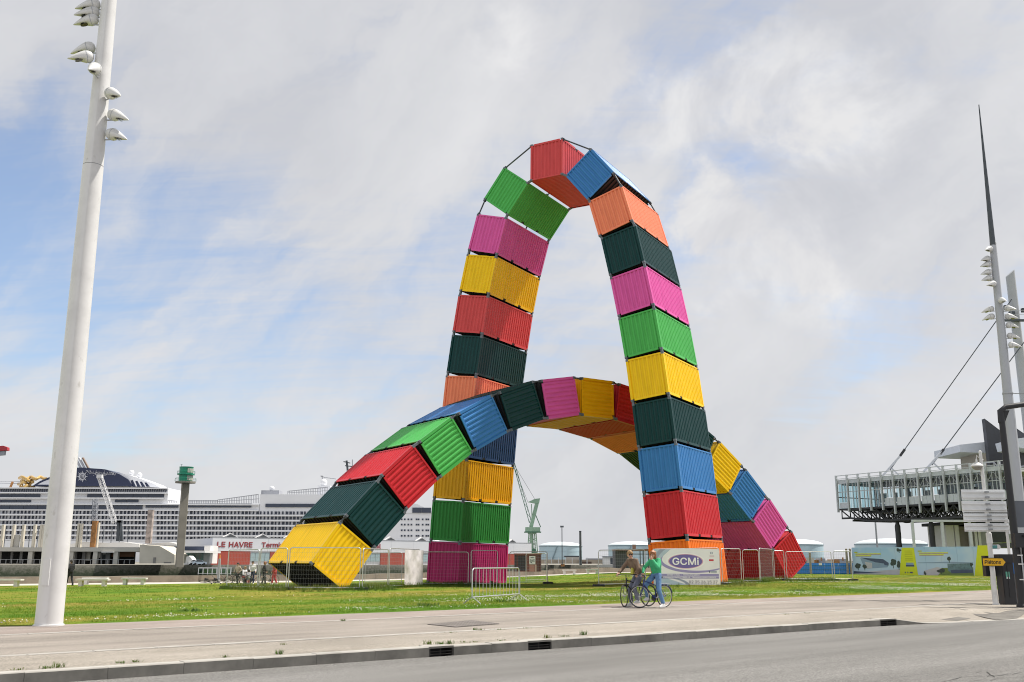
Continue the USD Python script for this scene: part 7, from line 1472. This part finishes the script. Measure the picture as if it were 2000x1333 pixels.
# black signal gantry with an arm to the right
gm = on_ground(1997, 1186); gt = thing('signal_gantry', 'tall black signal mast at the right edge, its bent arm leaving the picture', 'gantry', gm)
zg = lambda py: at(1975, py, gm[1])[2] - gm[2]
r_ = 13.0 / 2 * gm[1] / FPX; xt = 0.0
MB().lathe([(r_ * 1.15, 0), (r_ * 1.1, 1.0), (r_ * .85, zg(806)), (0, zg(805))], 14).build(gt, 'mast', BOXK, smooth=40)
ax = np.array([-.02, 0, zg(799)]); MB().tube([ax + [0, 0, -.5], ax + [0.0, 0, -.08], ax + [.18, -.04, .06], ax + [1.4, -.15, .22], ax + [4.2, -.45, .55]], [r_ * .95, r_ * .9, .10, .085, .06], 10).build(gt, 'arm', BOXK, smooth=40)
MB().prism([(.05, zg(830)), (.30, zg(802)), (.05, zg(802))], -.03, .03).build(gt, 'knee_plate', BOXK)
MB().lathe([(r_ * 1.6, 0), (r_ * 1.6, .05), (r_ * 1.2, .12)], 16).build(gt, 'base', BOXK)
def gbx(name, x0, x1, y0, y1, d0, d1, m_): a, c = at(x0, (y0 + y1) / 2, gm[1]) - gm, at(x1, (y0 + y1) / 2, gm[1]) - gm; return MB().box(a[0], c[0], d0, d1, zg(y1), zg(y0)).build(gt, name, m_)
gbx('signal_head', 1974, 2020, 1042, 1070, -.32, -.18, BOXK); gbx('backing_board', 1984, 2026, 978, 1030, .20, .24, plain('board_grey', (0.10, 0.11, 0.13), 0.4)); gbx('signal_visor', 1988, 1999, 1046, 1050, -.42, -.321, BOXK)
for y in (1084, 1101, 1131): gbx('white_band', 1981 + (y - 1084) * .1, 1990 + (y - 1084) * .1, y, y + 2.2, -.26, -.20, POSTW)
gbx('lower_box', 1996, 2016, 1070, 1120, -.20, -.06, BOXK); gbx('white_sheet_sign', 1994, 2016, 1062, 1085, .16, .18, POSTW)
# benches along the path
BEN = plain('bench_concrete', (0.62, 0.60, 0.56), 0.7, var=0.08)
def bench(label, px, py, w, Y, seat=True):
    o = gpt(px, py, Y); t = thing('bench', label, 'bench', o, rz=0.06, group='pale benches along the quay path'); W_ = w * Y / FPX
    MB().box(-W_ / 2, W_ / 2, -.28, .28, .40, .50).build(t, 'seat', BEN)
    for s in (-1, 1): MB().box(s * W_ * .36 - .12, s * W_ * .36 + .12, -.2, .2, 0, .398).build(t, 'leg', BEN)
for lab, px, py, w, Y in (('long pale bench at the left edge, behind the mast\'s left side', 5, 1139.5, 72, 68), ('pale concrete bench, nearest right of the walking person in black', 181, 1140, 60, 69), ('pale bench standing just behind the bench near the walking person', 186, 1136.5, 46, 75), ('pale bench far left of the control tower\'s foot, second right of the walker', 262, 1137.5, 46, 74),
                          ('pale bench against the coping seen through the arch, left one', 1112, 1122, 26, 108), ('pale bench against the coping seen through the arch, right one', 1157, 1122, 24, 108)): bench(lab, px, py, w, Y)
# bollard with orange cap by the left fence
bo = on_ground(426, 1139); bl = thing('bollard', 'grey bollard with orange cap at the left end of the site fences', 'bollard', bo)
hb_ = at(426, 1084, bo[1])[2] - bo[2]; MB().lathe([(.11, 0), (.10, hb_ - .38), (.06, hb_ - .30)], 14).build(bl, 'body', SGREY, smooth=40); MB().lathe([(.058, hb_ - .30), (.05, hb_ - .02), (0, hb_)], 14).build(bl, 'cap', plain('orange_cap', (0.70, 0.28, 0.06), 0.5), smooth=40)
# glass balustrade on the quay's edge beside the cyclists' rest
gb2 = thing('glass_balustrade', 'low glazed balustrade on the quay coping left of the resting group', 'balustrade')
for k in range(7):
    a, c = at(388.5 + k * 9.0, 1116, 86), at(396.5 + k * 9.0, 1116, 86); MB().box(a[0], c[0], 86, 86.03, at(392, 1120.5, 86)[2], at(392, 1111, 86)[2]).build(gb2, 'pane', GLASSG)
a, c = at(388, 1109.5, 86), at(452, 1109.5, 86); MB().box(a[0], c[0], 85.97, 86.06, a[2] - .04, a[2] + .04).build(gb2, 'top_rail', PALEST); MB().box(a[0], c[0], 85.97, 86.06, at(392, 1121.5, 86)[2], at(392, 1120.7, 86)[2]).build(gb2, 'bottom_rail', PALEST)
for k in range(8): a = at(387.5 + k * 9.0, 1116, 86); MB().box(a[0] - .03, a[0] + .03, 85.98, 86.05, at(392, 1122, 86)[2], at(392, 1110, 86)[2]).build(gb2, 'post', PALEST)
# ------------------------------------------------------------------ grass blades, clover, weeds
def leaf_mat(name, stops, trans=0.35):
    n = {'oi': ('object_info', {}), 'g': ('geometry', {}), 'mp': ('mapping', dict(rotation=(0, 0, -RDIR))), 'ms': ('mapping', dict(scale=(0.10, 0.34, 1.0))), 'no': ('noise_texture', dict(scale=1.0, detail=5.0, roughness=0.6, distortion=0.4)), 'ad': ('math', dict(math_type='multiply_add', value2=0.30)), 'rp': ('rgb_ramp', dict(ramp=stops)),
         'd': ('principled_bsdf', dict(roughness=0.6, specular_ior_level=0.25)), 't': ('translucent_bsdf', {}), 'mx': ('mix_closure', dict(fac=trans))}
    l = [('oi.random', 'ad.value1'), ('g.position', 'mp.vector'), ('mp.vector', 'ms.vector'), ('ms.vector', 'no.vector'), ('no.fac', 'ad.value3'), ('rp.color', 'd.base_color'), ('rp.color', 't.color'), ('d.BSDF', 'mx.closure1'), ('t.BSDF', 'mx.closure2')]
    l.append((dry_band(n, l, 'ad.value') if name == 'grass_blade' else 'ad.value', 'rp.fac'))
    return usdkit.material(stage, f'/World/Looks/{name}', n, l, surface='mx.closure')
GRASS = leaf_mat('grass_blade', [(0.3, (0.060, 0.150, 0.012)), (0.5, (0.105, 0.215, 0.014)), (0.72, (0.165, 0.245, 0.026)), (0.95, (0.31, 0.265, 0.06)), (1.0, (0.36, 0.28, 0.09))])
WEED = leaf_mat('weed_leaf', [(0.3, (0.035, 0.085, 0.010)), (0.6, (0.075, 0.135, 0.016)), (1.0, (0.20, 0.18, 0.05))])
CLOVER = plain('clover_white', (0.72, 0.70, 0.62), 0.8)
def tuft(n, h, spread, w, seed, droop=0.5):
    r = np.random.default_rng(seed); b = MB()
    for _ in range(n):
        a = r.random() * 6.283; o = np.array([r.normal(0, spread), r.normal(0, spread), 0]); hh = h * (.55 + .6 * r.random()); d = np.array([math.cos(a), math.sin(a), 0]); s = np.array([-d[1], d[0], 0]) * w * (.6 + .6 * r.random())
        m = o + d * hh * droop * .35 + [0, 0, hh * .62]; e = o + d * hh * droop * (.8 + .5 * r.random()) + [0, 0, hh]
        b.add(np.array([o - s, o + s, m + s * .8, m - s * .8, e]), np.array([(0, 1, 2), (0, 2, 3), (3, 2, 4)]))
    return b
def scatter(name, label, cat, protos, mat, pts, scales, smooth_n=False, kind='stuff'):
    path = numbered('/World', name); pi = UsdGeom.PointInstancer.Define(stage, path); rel = pi.CreatePrototypesRel(); 
    for k, b in enumerate(protos):
        usdkit.mesh(stage, f'{path}/prototypes/blade_{k}', (np.vstack(b.v), np.vstack(b.f)), mat); rel.AddTarget(f'{path}/prototypes/blade_{k}')
    n = len(pts); r = np.random.default_rng(n); ang = r.random(n) * 2 * np.pi
    pi.CreateProtoIndicesAttr(Vt.IntArray.FromNumpy(r.integers(0, len(protos), n).astype(np.int32))); pi.CreatePositionsAttr(Vt.Vec3fArray.FromNumpy(np.asarray(pts, np.float32)))
    pi.CreateScalesAttr(Vt.Vec3fArray.FromNumpy(np.asarray(scales, np.float32))); pi.CreateOrientationsAttr(Vt.QuathArray([Gf.Quath(float(math.cos(a / 2)), 0.0, 0.0, float(math.sin(a / 2))) for a in ang]))
    keys(path, label, cat, None, kind); return path
def field(n, q0, q1, seed, power=1.0):
    r = np.random.default_rng(seed); q = q0 + (q1 - q0) * r.random(n) ** power; y = np.zeros(n); x = np.zeros(n); p = -42 + 130 * r.random(n)
    x = LAWN_A[0] + _le[0] * p + _ln[0] * q; y = LAWN_A[1] + _le[1] * p + _ln[1] * q
    ok = (np.abs(x / np.maximum(y, 1)) < 0.60) & (y > 8); return x[ok], y[ok], q[ok]
x, y, q = field(60000, 0.0, 14.0, 21, 1.25)
z = ground_z(x, y) - 0.03; sc_ = 0.55 + 0.6 * meshkit.fbm(np.stack([x * .5, y * .5, 0 * x], 1), 3, 8) + 0.15 * rng.random(len(x))
edge = np.clip(q / 0.5, 0.4, 1)
protos = [tuft(8, .085, .07, .006, s) for s in (1, 2, 3, 4)]
scatter('grass', 'short green lawn grass, clipped, in front of the container arches', 'grass', protos, GRASS, np.stack([x, y, z], 1), np.repeat((sc_ * edge)[:, None], 3, 1))
x2, y2, q2 = field(26000, 14.0, 50.0, 22)
scatter('grass', 'short lawn grass farther back around the arches\' feet', 'grass', [tuft(9, .085, .12, .010, s) for s in (5, 6, 7)], GRASS, np.stack([x2, y2, ground_z(x2, y2) - 0.03], 1), np.repeat((0.6 + .6 * rng.random(len(x2)))[:, None], 3, 1))
# clover in flower
xc, yc, qc = field(200000, 0.3, 13.0, 23); pat = meshkit.fbm(np.stack([xc * .16 + 3, yc * .30, 0 * xc], 1), 4, 31); band = np.exp(-((qc - 3.2) / 2.6) ** 2)
keep = rng.random(len(xc)) < np.clip((pat - 0.50) * 5, 0, 1) * (0.25 + band) * 0.55
xc, yc = xc[keep], yc[keep]; fl = MB().add(trimesh.creation.icosphere(1, .011)); fl2 = MB().add(trimesh.creation.icosphere(1, .009))
scatter('clover_flowers', 'white clover flower heads scattered through the near lawn', 'flowers', [fl, fl2], CLOVER, np.stack([xc, yc, ground_z(xc, yc) + 0.055 + .03 * rng.random(len(xc))], 1), np.repeat((.7 + .7 * rng.random(len(xc)))[:, None], 3, 1))
# unmown strips along the fences
tall = [tuft(16, .34, .10, .007, s, .6) for s in (11, 12, 13)]
pts = []
for i in (0, 1, 2, 3, 4, 5, 6, 9, 10, 11, 12, 13):
    A, B, H = ends[i]
    n = int(np.linalg.norm(B - A) * (60 if i in (0, 1) else 34))
    for _ in range(n): t_ = rng.random(); p = A + (B - A) * t_ + np.array([rng.normal(0, .12), rng.normal(.15, .30 if i > 1 else .8), 0]); p[2] = ground_z(p[0], p[1]) - .03; pts.append(p)
sc3 = .45 + .65 * rng.random(len(pts)); sc3[:0] = 1
scatter('tall_grass', 'unmown tall grass left standing along the feet of the site fences', 'grass', tall, WEED, np.array(pts), np.repeat(sc3[:, None], 3, 1))
# tufts at the containers' feet
pts = []
for (cx, cy, r) in ((-8.6, 47.5, 2.6), (-3.0, 59.0, 2.6), (9.5, 52.5, 2.6), (18.6, 64.0, 2.5)):
    for _ in range(160): a = rng.random() * 6.28; p = np.array([cx + math.cos(a) * r * (.8 + .5 * rng.random()), cy + math.sin(a) * r * (.8 + .5 * rng.random()), 0]); p[2] = ground_z(p[0], p[1]) - .03; pts.append(p)
scatter('tall_grass', 'rough grass round the feet of the container arches', 'grass', tall, WEED, np.array(pts), np.repeat((.35 + .5 * rng.random(len(pts)))[:, None], 3, 1))
# weeds in the kerb joints and along the edging, each clump a plant of its own
def weed(label, px, py, h, n, spread, seed):
    o = on_ground(px, py); b = tuft(n, h, spread, .006, seed, .8); p_ = thing('weed', label, 'weed', o, group='weeds in the paving joints'); b.build(p_, 'leaves', WEED)
    MB().lathe([(0.012, -.02), (.006, h * .25), (0, h * .3)], 6).build(p_, 'stem', WEED)
for k, (px, py, h, n, lab) in enumerate(((836, 1259, .13, 26, 'pale green weed clump left of the left kerb inlet'), (860, 1259.5, .10, 40, 'broad weed clump on top of the left kerb inlet'), (877, 1258, .12, 30, 'weed clump at the right end of the left kerb inlet'), (907, 1255.5, .05, 16, 'tiny dark weed between the two kerb inlets, left one'), (927, 1254.5, .04, 14, 'tiny weed between the two kerb inlets, second'),
        (979, 1251.5, .05, 16, 'tiny dark weed left of the right kerb inlet'), (1068, 1246.5, .12, 26, 'upright weed at the right end of the right kerb inlet'), (1103, 1243.5, .06, 26, 'flat weed strip right of the right kerb inlet'), (1139, 1240.5, .16, 40, 'tall grass tuft on the kerb right of both inlets'),
        (545, 1278, .13, 26, 'weed clump on the kerb left of centre'), (440, 1284.5, .07, 16, 'small weed on the kerb at lower left centre'), (928, 1231, .10, 16, 'weed in the cycle path edging right of the iron grating'), (940, 1231.5, .07, 16, 'second small weed in the edging right of the iron grating'), (975, 1230.5, .05, 18, 'flat weed in the edging near mid picture'),
        (1028, 1227.5, .05, 16, 'small weed in the edging above the right kerb inlet'), (880, 1236, .04, 14, 'tiny weed in the edging under the iron grating'), (671, 1213.5, .10, 22, 'dark weed tuft in the upper edging left of the grating'), (552, 1259.5, .06, 14, 'small weed in the lower edging at left centre'),
        (112, 1304, .12, 30, 'weed clump on the kerb near the bottom left'), (90, 1306, .08, 24, 'flatter weed clump on the kerb at the bottom left'), (236, 1296, .07, 22, 'weed strip on the kerb right of the mast\'s foot'), (263, 1294, .08, 22, 'second weed strip on the kerb right of the mast\'s foot'), (40, 1309, .05, 18, 'faint weed on the kerb at the far bottom left'), (1575, 1198.5, .05, 20, 'small weed in the edging on the right half'), (1535, 1200.5, .05, 18, 'second small weed in the edging on the right half'), (1480, 1224, .05, 18, 'weed on the kerb on the right half'))):
    weed(lab, px, py, h * .62, n, .04 if h > .06 else .06, 100 + k)
for px, py, lab in ((224, 1322.5, 'yellow green weed in the gutter below the mast\'s foot'), (296, 1317, 'green weed in the gutter farther right below the kerb')):
    d = _ray(px, py); o = np.array([0, 0, EYE]) + d * ((ROAD_Z - EYE) / d[2]); t = thing('weed', lab, 'weed', o, group='weeds in the gutter'); tuft(30, .06, .06, .007, int(px), .9).build(t, 'leaves', WEED); MB().lathe([(0.012, -.02), (.006, .02), (0, .03)], 6).build(t, 'stem', WEED)
# low dark shrub clumps on the lawn
for px, py, lab in ((370, 1195, 'low dark plant clump in the lawn right of the mast'), (834, 1184, 'low dark plant clump in the lawn left of the crowd barrier'), (985, 1176.5, 'dark clover clump under the crowd barrier'), (1555, 1155, 'dark green clump in the lawn right of the banner')):
    o = on_ground(px, py); t = thing('plant_clump', lab, 'plant', o, group='dark clumps in the lawn'); tuft(70, .11, .22, .012, int(px), 1.1).build(t, 'leaves', leaf_mat('clump_leaf', [(0.3, (0.022, 0.06, 0.008)), (0.7, (0.045, 0.10, 0.012)), (1.0, (0.07, 0.12, 0.02))]) if 'clump' not in _mats else _mats['clump']); _mats['clump'] = '/World/Looks/clump_leaf'
